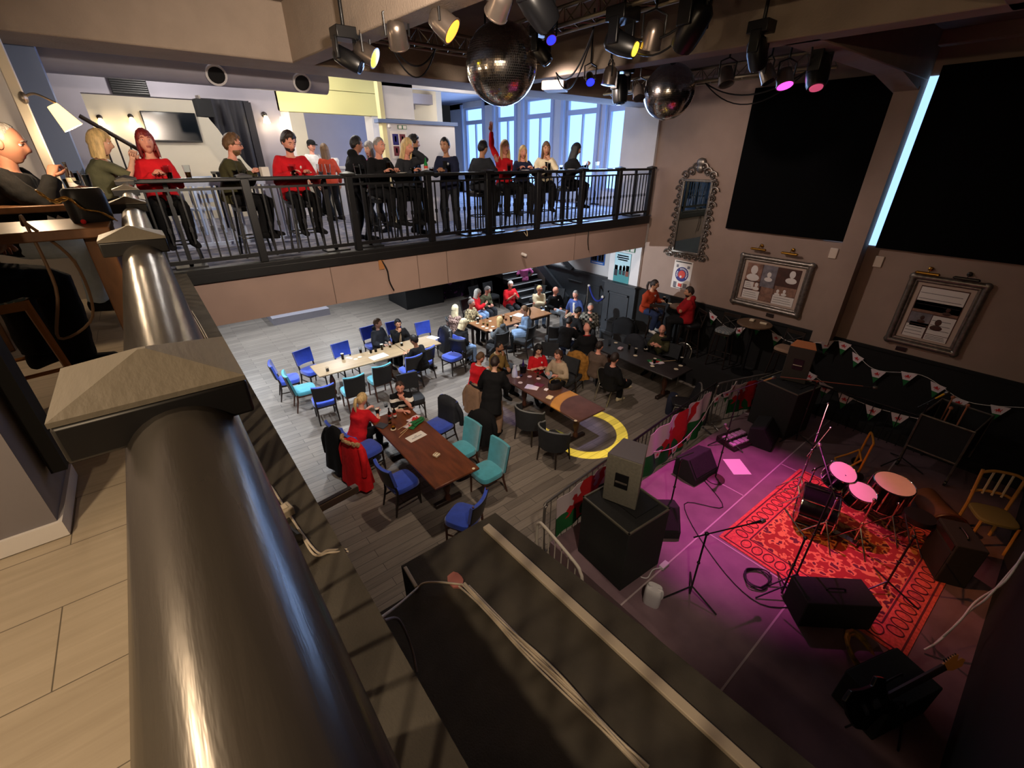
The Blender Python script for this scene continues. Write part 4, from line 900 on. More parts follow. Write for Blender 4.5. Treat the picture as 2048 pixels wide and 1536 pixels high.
person('white haired person in a red padded gilet with glasses', (7.78, 11.54, 1.22), 0, 305, lean=14, hp=12, L='lap', Rr='phone', top=dict(c='red', kind='gilet', infl=.04, sleeve=1.), legs=dict(c='jeans', infl=.02), hair=('bob', 'white'), glasses=True, fem=True, skin='pink')
person('grey haired person in an olive jacket looking down', (8.28, 11.68, 1.22), 0, 290, lean=18, hp=26, L='lap', Rr='lap', top=dict(c='greengrey', kind='jacket', infl=.034), hair=('short', 'grey'), legs=dict(c='char'), skin='pink')
person('broad person in a red T-shirt reading a phone', (9.15, 11.55, 1.24), 0, 262, lean=4, hp=28, s=1.06, L='phone', Rr='phone', top=dict(c='red', infl=.034, sleeve=.45, wide=1.12, text='BRAINS'), hair=('crop', 'white'), legs=dict(c='char', infl=.02), skin='pink')
person('standing person in a pink polo shirt whose head is behind the balcony', (10.89, 12.91, 1.62), 0, 60, 'stand', lean=3, L='side', Rr='hips', top=dict(c='pink', sleeve=.45, infl=.02), hair=('bob', 'grey'), fem=True, skin='pink', s=1.0)
person('cropped fair haired person in a cream jacket with arms folded', (9.63, 10.6, 1.24), 0, 240, lean=8, hy=40, L='fold', Rr='fold', top=dict(c='cream', kind='jacket', infl=.034), hair=('crop', 'blonde'), legs=dict(c='jeans'), skin='pink')
person('bald person with a flat cap peak, black jacket and pale jeans', (9.92, 10.13, 1.24), 0, 250, lean=2, hy=30, L='lap', Rr='lap', top=dict(c='black', kind='jacket', infl=.036, badge=1), hair=('bald', 'grey'), glasses=True, legs=dict(c='ljeans', infl=.022, R=((.02, .40, .62), (-.26, .40, .50))), skin='pink')
person('person in a blue shirt and shorts turned to the left', (10.09, 9.39, 1.24), 0, 200, lean=6, L='lap', Rr='side', top=dict(c='blue', infl=.024, open='white', sleeve=.5), hair=('short', 'grey'), legs=dict(c='beige', len=.5, infl=.024), skin='pink')
person('small blonde person in a grey coat with their back to the camera', (6.81, 9.06, 1.14), 0, 100, lean=12, hy=-10, s=.9, L='table', Rr='lap', top=dict(c='greyj', kind='coat', infl=.03, hood=1), hair=('bob', 'blonde'), fem=True)
person('person with tied up hair in a long pale denim shirt', (7.81, 9.21, 1.26), 0, 150, lean=4, side=8, L='table', Rr='side', top=dict(c='denim', kind='shirt', infl=.03, hem=.42), hair=('pony', 'mid'), fem=True, skin='fair')
person('dark haired person in black hunched forward over the table edge', (8.3, 7.9, 1.16), 0, 25, lean=34, hp=18, L='table', Rr='table', top=dict(c='black', kind='jumper', infl=.034, wide=1.06), legs=dict(c='djeans'), hair=('short', 'black'), skin='dim')
person('dark haired person in black leaning in beside the checked shirt', (8.93, 8.17, 1.22), 0, 345, lean=12, hp=20, L='lap', Rr='table', top=dict(c='black', kind='jumper', infl=.028), hair=('short', 'black'), skin='tan')
person('smiling balding person in a dark checked shirt showing a phone', (9.43, 8.15, 1.26), 0, 225, lean=8, hp=24, L='phone', Rr='lap', s=1.04, top=dict(c='check', kind='shirt', infl=.034, wide=1.08), hair=('balding', 'grey'), beard='grey', skin='pink')
person('bald person in a black jumper seen from behind', (8.04, 7.01, 1.22), 0, 60, lean=10, hp=10, L='table', Rr='lap', s=1.04, top=dict(c='black', kind='jumper', infl=.034, wide=1.1, collar='dred'), hair=('bald', 'grey'), skin='pink')
person('person in a brown jumper on a silver chair looking right', (7.43, 6.05, 1.22), 0, 10, lean=6, L='table', Rr='lap', top=dict(c='brown', kind='jumper', infl=.03), hair=('crop', 'dark'), skin='pink')
person('person in a black jacket and white trainers with legs crossed on a silver chair', (7.15, 5.37, 1.22), 0, -12, lean=0, hy=18, L='lap', Rr='lap', top=dict(c='black', kind='jacket', infl=.036), legs=dict(c='black', infl=.02, R=((.12, .42, .60), (-.20, .62, .32))), hair=('short', 'dark'), skin='pink', shoes='cream')
person('bald person in an olive shirt reaching for a glass at the dark table', (9.53, 5.8, 1.24), 0, 185, lean=10, hy=24, L='drink', Rr='drink', top=dict(c='olive', kind='shirt', infl=.034, sleeve=.75, wide=1.05), hair=('bald', 'grey'), skin='pink')
person('person with dark ponytail, glasses and rust top on a high stool by the mirror', (9.75, 6.37, 2.16), .6, 268, lean=10, hy=24, seat=.86, tz=1.17, L='table', Rr='lap', top=dict(c='rust', kind='jumper', infl=.036, open='white', wide=1.06), legs=dict(c='djeans', infl=.02), hair=('pony', 'dark'), glasses=True, fem=True, skin='tan', shoes='white')
person('dark haired person in a red hoodie with folded arms on a high stool', (9.78, 5.4, 2.26), .6, 128, lean=2, seat=.86, tz=1.17, L='fold', Rr='fold', top=dict(c='dred', kind='hoodie', hood=1, infl=.038, wide=1.06), hair=('short', 'dark'), beard='dark', skin='tan')
person('person in a red rugby shirt with white collar, back to the camera', (4.91, 7.27, 1.24), 0, 5, lean=14, hp=22, L='table', Rr='lap', top=dict(c='red', kind='rugby_shirt', infl=.024, sleeve=.4, collar='white', cuffs='white'), hair=('crop', 'mid'), beard='mid', skin='pink')
person('person in a tan sheepskin jacket with a pale collar, hand to mouth', (5.58, 7.48, 1.26), 0, 285, lean=8, hy=16, L='lap', Rr='mouth', top=dict(c='suede', kind='jacket', infl=.038, collar='cream', open='dred'), hair=('crop', 'black'), beard='dark', skin='tan')
person('stooping person in a long black coat with their back to the camera', (4.57, 6.26, 1.52), 0, 38, 'stand', lean=26, hp=20, L=(-.2, .42, .95), Rr=(.16, .42, .95), top=dict(c='black', kind='coat', infl=.044, hem=.34), legs=dict(c='tan', infl=.02), hair=('short', 'dark'), skin='fair', s=1.0)
person('person with black shoulder length hair in a red rugby jersey with white cuffs', (6.19, 6.79, 1.24), 0, 248, lean=8, hp=16, L='clasp', Rr='clasp', top=dict(c='red', kind='rugby_shirt', infl=.024, sleeve=.4, collar='white', cuffs='white', badge=1), hair=('bob', 'black'), fem=True, skin='fair')
person('person with tied brown hair in a beige top facing left', (6.33, 6.29, 1.26), 0, 196, lean=10, L='table', Rr='table', top=dict(c='beige', kind='jumper', infl=.024), hair=('pony', 'brown'), fem=True, skin='pink')
person('blonde person with a ponytail and red top at the near brown table', (2.18, 7.14, 1.24), 0, 28, lean=24, hp=16, hy=-6, L='table', Rr='table', top=dict(c='red', infl=.024, sleeve=.55, hem=.16), hair=('pony', 'blonde'), fem=True, skin='pink')
person('person in a black and white hooped rugby shirt drinking at the near brown table', (2.92, 7.11, 1.24), 0, 248, lean=18, hp=10, L='mouth', Rr=(-.02, .46, .80, (0, 0, -1), 25), top=dict(c='hoops', kind='rugby_shirt', infl=.028, sleeve=.4, collar='black'), hair=('crop', 'brown'), skin='pink')

# ---------------------------------------------------------------- things on the right-hand wall (inner face x = 10.48)
XW = 10.48
M_pewter = mat('pewter_gilt', (128, 120, 112), .35, metal=.7, noise=.3, nscale=16)
M_mirror = mat('mirror_glass', (150, 160, 158), .03, metal=1.)
M_brass = mat('brass', (190, 140, 60), .25, metal=.9)
M_paper = mat('paper', (222, 214, 208), .8); M_ink = mat('ink', (40, 34, 36), .8)
M_mount = mat('picture_mount', (182, 160, 146), .8)
t = thing('mirror', 'tall mirror in an ornate silver scrollwork frame on the right wall', 'mirror', (XW, 6.07, 3.8))
def W(y, z, x=0.): return (-x, y, z)                # local: y along the wall, z up, x out of the wall
b = MB(); b.box((-.03, 0, 0), (.02, .66, 1.58)); b.build('glass', M_mirror, t)
b = MB()
for y in (-.36, .36): b.box((-.04, y, 0), (.06, .06, 1.66))
for z in (-.82, .82): b.box((-.04, 0, z), (.06, .78, .06))
b.build('inner_frame', M_pewter, t, bevel=.012)
def scroll(b, y, z, r, turns, dirn, x=.05, th=.022):
    pts = []
    for i in range(18):
        a = i / 17 * turns * 2 * math.pi; rr = r * (1 - .75 * i / 17); pts.append((-x - .01 * math.sin(a), y + dirn * rr * math.cos(a), z + rr * math.sin(a)))
    b.tube(pts, [th * (1 - .5 * i / 17) for i in range(18)], 6); b.ball((-x - .01, y, z), (.03, r * .35, r * .35), 8, 5)
for s in (-1, 1):
    b = MB(); z = -.78
    for i in range(11):
        scroll(b, s * (.44 + .015 * (i % 2)), z, .075 + .02 * (i % 2), 1.1, s * (1 if i % 2 else -1)); b.ball((-.04, s * .41, z + .075), (.028, .045, .035), 8, 5); z += .155
    b.build('scrollwork', M_pewter, t, smooth=60)
b = MB()
for i in range(7): scroll(b, -.42 + .14 * i, -.93, .075, 1.1, 1 if i % 2 else -1)
for s in (-1, 1): scroll(b, s * .5, -.9, .11, 1.2, s)
b.build('lower_scrollwork', M_pewter, t, smooth=60)
b = MB()
for (y, z, r) in ((-.34, .93, .1), (.34, .93, .1), (-.2, 1.0, .11), (.2, 1.0, .11), (-.09, 1.1, .1), (.09, 1.1, .1)): scroll(b, y, z, r, 1.2, 1 if y > 0 else -1)
b.ball((-.05, 0, 1.2), (.05, .12, .1), 12, 8); b.ball((-.06, 0, 1.08), (.05, .09, .1), 10, 6); b.build('crest', M_pewter, t, smooth=60)
# framed photo montages
SEP = mat('sepia_dark', (70, 38, 28), .6, noise=.3, nscale=9); SEP2 = mat('sepia_mid', (132, 96, 80), .6, noise=.35, nscale=12); SEP3 = mat('photo_grey', (112, 106, 112), .6, noise=.3, nscale=10)
def framed(label, y0, y1, z0, z1, cells, heads):
    w_, h_ = y1 - y0, z1 - z0; t = thing('framed_picture', label, 'picture', (XW, (y0 + y1) / 2, (z0 + z1) / 2))
    b = MB()
    for k, (o, th) in enumerate(((0, .05), (.06, .03))):
        ww, hh = w_ / 2 - .045 - o, h_ / 2 - .045 - o
        pts = [(-.05 + k * .012, -ww, -hh), (-.05 + k * .012, ww, -hh), (-.05 + k * .012, ww, hh), (-.05 + k * .012, -ww, hh)]
        for i in range(4): b.tube([pts[i], pts[(i + 1) % 4]], th, 8)
    for sy in (-1, 1):
        for sz in (-1, 1): b.ball((-.06, sy * (w_ / 2 - .05), sz * (h_ / 2 - .05)), (.04, .07, .07), 8, 6)
    b.build('frame', M_pewter, t, smooth=50)
    b = MB(); b.box((-.03, 0, 0), (.012, w_ - .16, h_ - .16)); b.build('mount', M_mount, t)
    pw, ph = w_ - .40, h_ - .36; b = MB(); b.m = 0; b.box((-.038, 0, 0), (.006, pw, ph))
    def P_(u, v): return (-(u - .5) * pw, (v - .5) * ph)       # u to the right as seen from the room
    for (u0, u1, v0, v1, m) in cells:
        a, c = P_(u0, v0); d, e = P_(u1, v1); b.m = m; b.box((-.0425, (a + d) / 2, (c + e) / 2), (.004, abs(d - a), abs(e - c)))
    for (u, v, r, m) in heads:
        a, c = P_(u, v); b.m = m; b.ball((-.044, a, c), (.004, r * .8, r), 10, 6); b.m = m; b.ball((-.044, a, c - r * 1.7), (.004, r * 1.5, r * .8), 10, 6)
    b.m = 4
    for (u0, u1, v0, v1, m) in cells:
        if m == 3:
            for k in range(3):
                a, c = P_(u0 + .02, v0 + (v1 - v0) * (.25 + .25 * k)); d, e = P_(u1 - .03 - .02 * k, v0); b.box((-.0455, (a + d) / 2, c), (.002, abs(d - a), .007))
    b.build('photo_montage', [SEP, SEP2, SEP3, M_paper, M_ink], t, smooth=60); return t
framed('framed sepia montage of several portraits, left of the two pictures under the blackout curtains', 3.16, 4.68, 2.03, 3.18,
       [(0, .3, .52, 1, 1), (.31, .58, .4, 1, 2), (.59, 1, .5, 1, 0), (.02, .2, .28, .48, 3), (.2, .32, .24, .48, 1), (.02, .35, 0, .24, 3), (.36, .6, 0, .4, 1), (.61, 1, .26, .5, 1), (.61, 1, 0, .25, 3)],
       [(.15, .82, .1, 3), (.45, .75, .06, 3), (.86, .86, .08, 3), (.26, .42, .05, 3), (.5, .3, .06, 1), (.68, .36, .04, 3), (.8, .38, .04, 3)])
framed('framed sepia montage with a tall landscape photo, right of the two pictures', .6, 1.64, 2.0, 3.28,
       [(.02, .98, .55, .98, 3), (.02, .98, .5, .72, 1), (.02, .48, .26, .49, 2), (.5, .98, .12, .48, 3), (.02, .46, 0, .25, 3), (.5, .98, 0, .11, 3), (.08, .5, .22, .3, 0)], [(.66, .36, .06, 0), (.74, .62, .04, 0), (.3, .4, .04, 0)])
for i, (y, lab) in enumerate(((4.30, 'brass picture lamp, left of two over the portrait montage'), (3.66, 'brass picture lamp, right of two over the portrait montage'), (1.42, 'brass picture lamp, left of two over the landscape montage'), (.92, 'darkened picture lamp, right of two over the landscape montage'))):
    t = thing('picture_lamp', lab, 'lamp', (XW, y, 3.30)); m = M_brass if i < 3 else M_dwood
    b = MB(); b.ball((-.02, 0, .08), (.02, .04, .04), 10, 6); b.tube(smooth_path([(-.02, 0, .08), (-.10, 0, .10), (-.14, 0, .03)]), .008, 6); b.build('arm', m, t)
    b = MB(); b.tube([(-.15, -.17, .02), (-.15, -.15, .02), (-.15, .15, .02), (-.15, .17, .02)], [.01, .026, .026, .01], 10); b.build('shade', m, t)
for y, z, lab in ((2.93, 3.42, 'cream wall plate left of the pilaster'), (2.18, 3.38, 'cream wall plate right of the pilaster')):
    b = MB(); b.box((XW - .015, y, z), (.03, .14, .2)); tag(b.build('wall_plate', mat('cream_plastic', (206, 188, 172), .5), bevel=.012), lab, 'wall plate')
for y, z, lab in ((3.75, 1.93, 'small socket plate on the dado beneath the first picture'), (1.35, 1.90, 'small black socket plate beneath the second picture')):
    b = MB(); b.box((XW - .012, y, z), (.024, .16, .08)); tag(b.build('socket_plate', M_dwood, bevel=.006), lab, 'socket')
# blackout curtains over the tall hall windows, daylight leaking at their edges
def drape(name, label, y0, y1, z0, z1, x, m, fold=.012, nf=8):
    b = MB(); rings = []; n = 60
    for i in range(n + 1):
        y = lerp(y0, y1, i / n); o = fold * math.sin(i / n * nf * 2 * math.pi)
        rings.append([(x + o, y, z0), (x + o * .5, y, z1), (x + o * .5 + .02, y, z1), (x + o + .02, y, z0)])
    b.loft(rings); return tag(b.build(name, m, smooth=60), label, 'curtain')
M_blackout = mat('blackout_cloth', (5, 5, 6), .95, spec=.1)
drape('blackout_curtain', 'black blackout curtain left of the pilaster on the right wall', 2.80, 5.16, 3.66, 6.34, XW - .09, M_blackout, .006, 5)
drape('blackout_curtain', 'black blackout curtain right of the pilaster, the larger of two', -.86, 2.29, 3.63, 6.37, XW - .09, M_blackout, .006, 6)
b = MB(); b.box((XW - .006, 2.62 + .33, 4.95), (.012, .44, 2.6)); struct('window_6', b, M_glow)
b = MB(); b.box((XW - .006, 2.36, 4.95), (.012, .12, 2.6)); struct('window_7', b, M_glow)
# posters
def poster(label, M, w_, h_, cells, mats, extra=None, name='poster'):
    t = thing(name, label, 'poster'); t.matrix_world = M
    b = MB(); b.box((0, 0, .003), (w_, h_, .006)); b.build('sheet', mats[0], t)
    b = MB()
    for (u, v, a, c, m) in cells: b.m = m; b.box((u * w_, v * h_, .007), (a * w_, c * h_, .002))
    if extra: extra(b)
    b.build('print', mats, t, smooth=0); return t
PB = mat('poster_blue', (40, 104, 196), .6); PT = mat('poster_teal', (60, 140, 146), .6); PS = mat('poster_sky', (176, 214, 226), .6); PD = mat('poster_dark', (34, 30, 44), .6); PP = mat('poster_pink', (186, 110, 132), .6); PR = mat('poster_red', (206, 60, 44), .6); PV = mat('poster_navy', (36, 32, 110), .6); PM = mat('poster_maroon', (110, 44, 56), .6); PK = mat('poster_skin', (150, 96, 76), .6)
poster('blue poster with two groups of people on the wall beyond the pier', WALLX((11.605, 9.9, 2.30)), .62, .82, [(-.23, .16, .4, .18, 3), (.23, .13, .4, .18, 3), (-.24, -.2, .44, .36, 2), (.24, -.2, .44, .36, 2), (-.3, -.18, .1, .26, 4), (-.14, -.2, .1, .26, 4), (.16, -.2, .1, .26, 4), (.34, -.18, .1, .26, 4), (0, -.44, .8, .03, 3), (.25, .4, .2, .08, 3)], [PB, PB, PD, M_paper, PK])
poster('small dark pink poster half hidden by the pier', WALLX((11.605, 8.95, 2.5)), .5, .6, [(0, .16, .9, .4, 1), (0, -.28, .9, .3, 2), (0, -.36, .6, .03, 3)], [PM, PP, PD, M_paper])
poster('teal poster of four figures on the white pier', WALLX((10.393, 7.93, 2.28)), .56, .84, [(0, .2, .98, .58, 1), (0, .4, .7, .04, 0), (0, .33, .76, .04, 0), (0, .26, .6, .04, 0), (-.36, -.12, .2, .36, 2), (-.08, -.1, .16, .28, 2), (.14, -.1, .16, .28, 2), (.36, -.08, .2, .36, 3), (-.36, .02, .12, .06, 4), (-.08, .04, .1, .05, 4), (.14, .06, .1, .05, 4), (.36, .06, .12, .06, 4)], [PT, PS, PD, mat('poster_brown', (120, 60, 44), .6), PK])
def roundel(b):
    b.m = 2; b.lathe([(.185, .008), (.185, .011)], 36, Matrix.Translation((0, .02, 0))); b.m = 3; b.lathe([(.10, .011), (.10, .013)], 28, Matrix.Translation((0, .02, 0))); b.m = 1; b.lathe([(.03, .013), (.03, .014)], 16, Matrix.Translation((-.02, -.04, 0)))
    b.m = 1
    for k in range(16):
        a = R(205 - k * 15.5)
        if k not in (4, 5): b.box((.142 * math.cos(a), .02 + .142 * math.sin(a), .012), (.022, .036, .002), rz=a - math.pi / 2)
poster('white poster with a blue and red roundel below the ornate mirror', WALLX((XW - .002, 6.08, 2.40)), .52, .72, [(0, .45, .86, .035, 4), (-.3, .3, .12, .1, 5), (.3, .3, .14, .1, 5), (-.3, -.36, .18, .2, 5), (-.02, -.36, .2, .12, 3), (.26, -.36, .2, .16, 5), (0, -.47, .7, .02, 4)], [M_paper, M_paper, PV, PR, M_ink, SEP3], roundel)
t = thing('exit_sign', 'green and white emergency exit sign at the top of the white pier', 'sign'); t.matrix_world = WALLX((10.39, 7.72, 2.82))
M_green = mat('sign_green', (30, 110, 70), .5)
b = MB(); b.box((0, 0, .006), (.34, .13, .012)); b.build('panel', M_green, t)
b = MB()
for x in (-.085, .085): b.box((x, 0, .013), (.12, .10, .002))
b.prism([(.05, -.012), (.09, -.012), (.09, -.03), (.125, 0), (.09, .03), (.09, .012), (.05, .012)], .003, Matrix.Translation((0, 0, .015))); b.build('pictogram', M_paper, t)
# wall crest panel and dark cladding at the back of the ground floor
b = MB(); b.box((7.6, 14.9, 1.3), (1.6, .1, 2.6)); b.box((6.85, 15.7, 1.3), (.1, 1.5, 2.6)); o = tag(b.build('clad_panel', M_blackm), 'black clad bar front with a pale wreath and lion shield', 'panel')
M_crest = mat('crest_grey', (126, 122, 106), .7)
b = MB()
for s in (-1, 1):
    for k in range(9):
        a = R(-80 + s * 0 + k * 17); b.ball((s * .42 * math.cos(a), .42 * math.sin(a), .01), (.09, .03, .01), 8, 4, Matrix.Translation((0, 0, 0)) @ Matrix.Rotation(0, 4, 'Z')); b.ball((s * .36 * math.cos(a + .1), .36 * math.sin(a + .1), .01), (.03, .07, .01), 8, 4)
sh_ = [(-.26, .3), (.26, .3), (.26, 0), (.15, -.2), (0, -.32), (-.15, -.2), (-.26, 0)]
b.tube([(x, y, .01) for x, y in sh_], .02, 6, closed=True); b.ball((0, .05, .01), (.12, .06, .01), 10, 5); b.ball((.1, .14, .01), (.06, .06, .01), 8, 5)
for x in (-.1, -.03, .05, .11): b.ball((x, -.05, .01), (.02, .07, .01), 6, 4)
c = b.build('crest_emblem', M_crest, o); c.matrix_world = WALLY((7.95, 14.84, 1.55))
b = MB(); b.box((9.2, 15.2, 1.5), (1.4, .1, 3.0)); tag(b.build('wall_mural', spots_mat('purple_mural', (34, 26, 40), (104, 60, 110), 3, .58)), 'dark purple patterned panel right of the wreath', 'panel')
b = MB(); b.box((3.4, 16.9, .12), (1.9, 1.6, .24)); tag(b.build('floor_box', M_lav), 'low grey step at the far left of the daylit floor', 'step')
# rope between post and pier
t = thing('rope_barrier', 'blue velvet rope hung between a white hook post and the pier', 'barrier', (0, 0, 0))
b = MB(); b.tube(smooth_path(catenary((10.9, 9.55, 1.32), (10.28, 8.42, 1.30), .26, 8), 2), .028, 8); b.build('rope', mat('rope_blue', (24, 40, 130), .8), t)
b = MB(); b.tube([(10.9, 9.6, 0), (10.9, 9.6, 1.36)], .025, 8); b.lathe([(.15, 0), (.15, .02), (.03, .04)], 16, Matrix.Translation((10.9, 9.6, 0))); b.build('post', M_pewter, t)
for p in ((10.9, 9.57, 1.34), (10.27, 8.43, 1.33)): b = MB(); b.ball(p, .045, 10, 6); b.build('hook', M_paper, t)

# ---------------------------------------------------------------- stage
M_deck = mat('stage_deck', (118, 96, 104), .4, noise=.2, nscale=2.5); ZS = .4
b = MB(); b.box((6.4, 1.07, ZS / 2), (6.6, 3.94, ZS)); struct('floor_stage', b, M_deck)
M_seam = mat('gaffer_seam', (176, 160, 164), .6)
b = MB()
for y in (1.82, .6): b.box((6.4, y, ZS + .002), (6.6, .02, .004))
for x, y0, y1 in ((4.95, .6, 1.82), (6.1, 1.82, 3.04), (7.4, .6, 1.82), (8.6, 1.82, 3.04)): b.box((x, (y0 + y1) / 2, ZS + .002), (.02, y1 - y0, .004))
struct('trim_25', b, M_seam)
# patterned rug
t = thing('rug', 'red oriental rug under the drum kit', 'rug', (6.22, .55, ZS), -2)
RUGR = mat('rug_red', (196, 84, 66), .95, noise=.25, nscale=30); RUGF = spots_mat('rug_field', (140, 52, 40), (196, 128, 76), 9, .5, .95, c3=(90, 40, 46)); RUGD = mat('rug_dark', (84, 30, 34), .95)
RW, RH = 2.5, 2.1
b = MB(); b.m = 0; b.box((0, 0, .005), (RW, RH, .01)); b.m = 1; b.box((0, 0, .011), (RW - .62, RH - .62, .003)); b.m = 2
for s in (-1, 1):
    for o in (.05, .29): b.box((0, s * (RH / 2 - o), .0115), (RW - 2 * o, .018, .003)); b.box((s * (RW / 2 - o), 0, .0115), (.018, RH - 2 * o, .003))
def oval(x, y, rx, ry): b.tube([(x + rx * math.cos(a), y + ry * math.sin(a), .011) for a in [2 * math.pi * i / 14 for i in range(14)]], .008, 4, closed=True)
for i in range(14):
    for s in (-1, 1): oval(-RW / 2 + .3 + i * (RW - .6) / 13, s * (RH / 2 - .17), .06, .08)
for i in range(11):
    for s in (-1, 1): oval(s * (RW / 2 - .17), -RH / 2 + .3 + i * (RH - .6) / 10, .08, .06)
b.build('pile', [RUGR, RUGF, RUGD], t, smooth=0)
M_chrome = mat('chrome', (226, 222, 216), .12, metal=1.); M_shell = mat('drum_shell_black', (14, 13, 15), .2); M_head = mat('drum_head', (228, 206, 200), .5, noise=.06, nscale=4)
def drum(b_parent, name, c, r, h, M, n=8, front=None):
    b = MB(); b.cyl((0, 0, -h / 2), r, h, 36, M); o = b.build(name, M_shell, b_parent)
    b = MB(); b.cyl((0, 0, h / 2), r * .985, .006, 36, M); b.build('drum_head', front or M_head, o)
    b = MB()
    for z in (-h / 2, h / 2): b.tube([tuple(M @ Vector((r * 1.02 * math.cos(a), r * 1.02 * math.sin(a), z))) for a in [2 * math.pi * i / 32 for i in range(32)]], .011, 6, closed=True)
    b.build('hoop', M_chrome, o)
    for i in range(n):
        a = 2 * math.pi * i / n; b = MB(); b.tube([tuple(M @ Vector((r * 1.05 * math.cos(a), r * 1.05 * math.sin(a), z))) for z in (-h / 2, -h / 6, h / 6, h / 2)], [.006, .012, .012, .006], 6); b.build('lug', M_chrome, o)
    return o
t = thing('drum_kit', 'black shelled drum kit with white heads on the rug', 'drum kit', (6.35, .85, ZS + .012))
drum(t, 'bass_drum', None, .29, .42, Matrix.Translation((-.08, .1, .30)) @ Matrix.Rotation(R(90), 4, 'X') @ Matrix.Rotation(R(18), 4, 'Y'), 8, M_shell)
drum(t, 'tom', None, .17, .22, MX((.28, .06, .70), 0, 16, -14)); drum(t, 'tom', None, .165, .2, MX((.18, -.24, .60), 0, 12, -10)); 
fd = drum(t, 'floor_tom', None, .235, .40, MX((.86, -.46, .42), 0, 4, -6))
for a in (40, 160, 280): b = MB(); b.tube([(.86 + .25 * math.cos(R(a)), -.46 + .25 * math.sin(R(a)), .5), (.86 + .28 * math.cos(R(a)), -.46 + .28 * math.sin(R(a)), 0)], .009, 6); b.build('leg', M_chrome, t)
def stand(pt, top, parent, boom=None, name='hardware_stand'):
    p, q = Vector(pt), Vector(top); b = MB(); b.tube([tuple(p + Vector((0, 0, .12))), tuple(q)], .011, 8)
    for k in range(3):
        a = R(90 + 120 * k + 20); b.tube([(p.x, p.y, p.z + .34), (p.x + .26 * math.cos(a), p.y + .26 * math.sin(a), p.z + .012)], .009, 6)
    b.ball((q.x, q.y, q.z), .022, 8, 6); b.ball((p.x, p.y, (p.z + q.z) / 2), .02, 8, 6)
    if boom: b.tube([tuple(q - (Vector(boom) - q) * .25), boom], .009, 6); b.ball(boom, .02, 8, 6)
    return b.build(name, M_chrome, parent)
stand((.16, .44, 0), (.16, .44, .98), t, (.62, .42, 1.18)); stand((.42, .5, 0), (.42, .5, 1.12), t, (.95, .62, 1.38)); stand((-.1, -.42, 0), (-.1, -.42, .82), t); stand((.5, -.62, 0), (.5, -.62, .55), t); stand((.02, .3, 0), (.02, .3, .8), t, (.3, .2, .86)); stand((-.34, -.1, 0), (-.3, -.1, .72), t)
b = MB(); b.tube([(.2, .05, .5), (.22, -.02, .78)], .016, 8); b.tube([(.22, -.02, .78), (.26, .06, .8), (.18, -.2, .7)], .012, 8); b.build('tom_holder', M_chrome, t)
b = MB(); b.box((-.05, -.32, .04), (.1, .3, .025)); b.tube([(-.05, -.2, .05), (-.05, -.16, .3)], .008, 6); b.ball((-.05, -.14, .31), .03, 8, 6); b.build('pedal', M_chrome, t)
b = MB(); b.cyl((.5, -.86, .44), .17, .08, 22); o = b.build('stool_seat', M_bback, t); b = MB(); b.tube([(.5, -.86, .44), (.5, -.86, .1)], .016, 8)
for k in range(3): b.tube([(.5, -.86, .3), (.5 + .24 * math.cos(R(120 * k)), -.86 + .24 * math.sin(R(120 * k)), .01)], .01, 6)
b.build('stool_base', M_chrome, o)
# microphone stands
M_mic = mat('mic_grille', (120, 118, 112), .35, metal=.7)
def mic_stand(label, base, h, bA, bB, mic=True, foot='tripod', micm=None, stem=None):
    t = thing('microphone_stand', label, 'microphone stand', (*base, ZS)); b = MB(); b.tube([(0, 0, .03), (0, 0, h)], .011, 8); b.ball((0, 0, h * .55), .02, 8, 6); b.build('pole', M_iron, t)
    if foot == 'tripod':
        for k in range(3): a = R(30 + 120 * k); b = MB(); b.tube([(0, 0, .16), (.34 * math.cos(a), .34 * math.sin(a), .012)], .01, 6); b.build('leg', M_iron, t)
    else: b = MB(); b.lathe([(.15, 0), (.15, .015), (.12, .03), (.02, .045)], 26); b.build('round_base', mat('rust_black', (60, 40, 34), .5, noise=.3, nscale=12), t)
    b = MB(); b.tube([bA, bB], .008, 6); b.ball((0, 0, h), .024, 8, 6); b.build('boom', stem or M_iron, t)
    if mic:
        A, B = Vector(bA), Vector(bB); d = (B - A).normalized(); b = MB(); b.tube([tuple(B - d * .04), tuple(B + d * .10)], [.011, .017], 8); m = b.build('microphone', micm or M_iron, t)
        b = MB(); b.tube([tuple(B + d * v) for v in (.09, .105, .13, .15, .16)], [.018, .026, .027, .022, .008], 10); b.build('grille', M_mic, m)
    return t
mic_stand('boom microphone stand nearest the booth with its arm level, on the purple deck', (3.86, 1.39, 0.4)[:2], 1.02, (-.16, .06, 1.02), (.62, -.24, .98))
mic_stand('round based microphone stand beside the sheet of paper', (6.13, 2.32, 0.4)[:2], .98, (-.02, 0, .98), (-.06, .0, 1.02), foot='round', micm=mat('mic_white', (216, 210, 200), .4))
mic_stand('round based microphone stand behind the side monitor at the front of the stage', (4.77, 2.3, 0.4)[:2], 1.05, (-.1, .2, .9), (.12, -.1, 1.18), foot='round', mic=False)
mic_stand('tall boom stand reaching over the drum kit', (5.02, 0.68, 0.4)[:2], 1.5, (-.1, -.06, 1.46), (.42, .30, 1.62), mic=True)
mic_stand('short boom stand behind the dark amplifier', (4.73, 0.7, 0.4)[:2], .95, (0, 0, .95), (.1, .3, 1.1), mic=False)
mic_stand('boom stand near the black amp at the right of the rug', (5.77, -0.05, 0.4)[:2], .9, (-.1, 0, .86), (.2, .16, 1.0), mic=False)
mic_stand('boom microphone in front of the orange topped loudspeaker', (8.35, 1.95), 1.25, (-.25, .5, 1.22), (.25, -.62, 1.32), stem=mat('copper_stem', (150, 92, 70), .4))
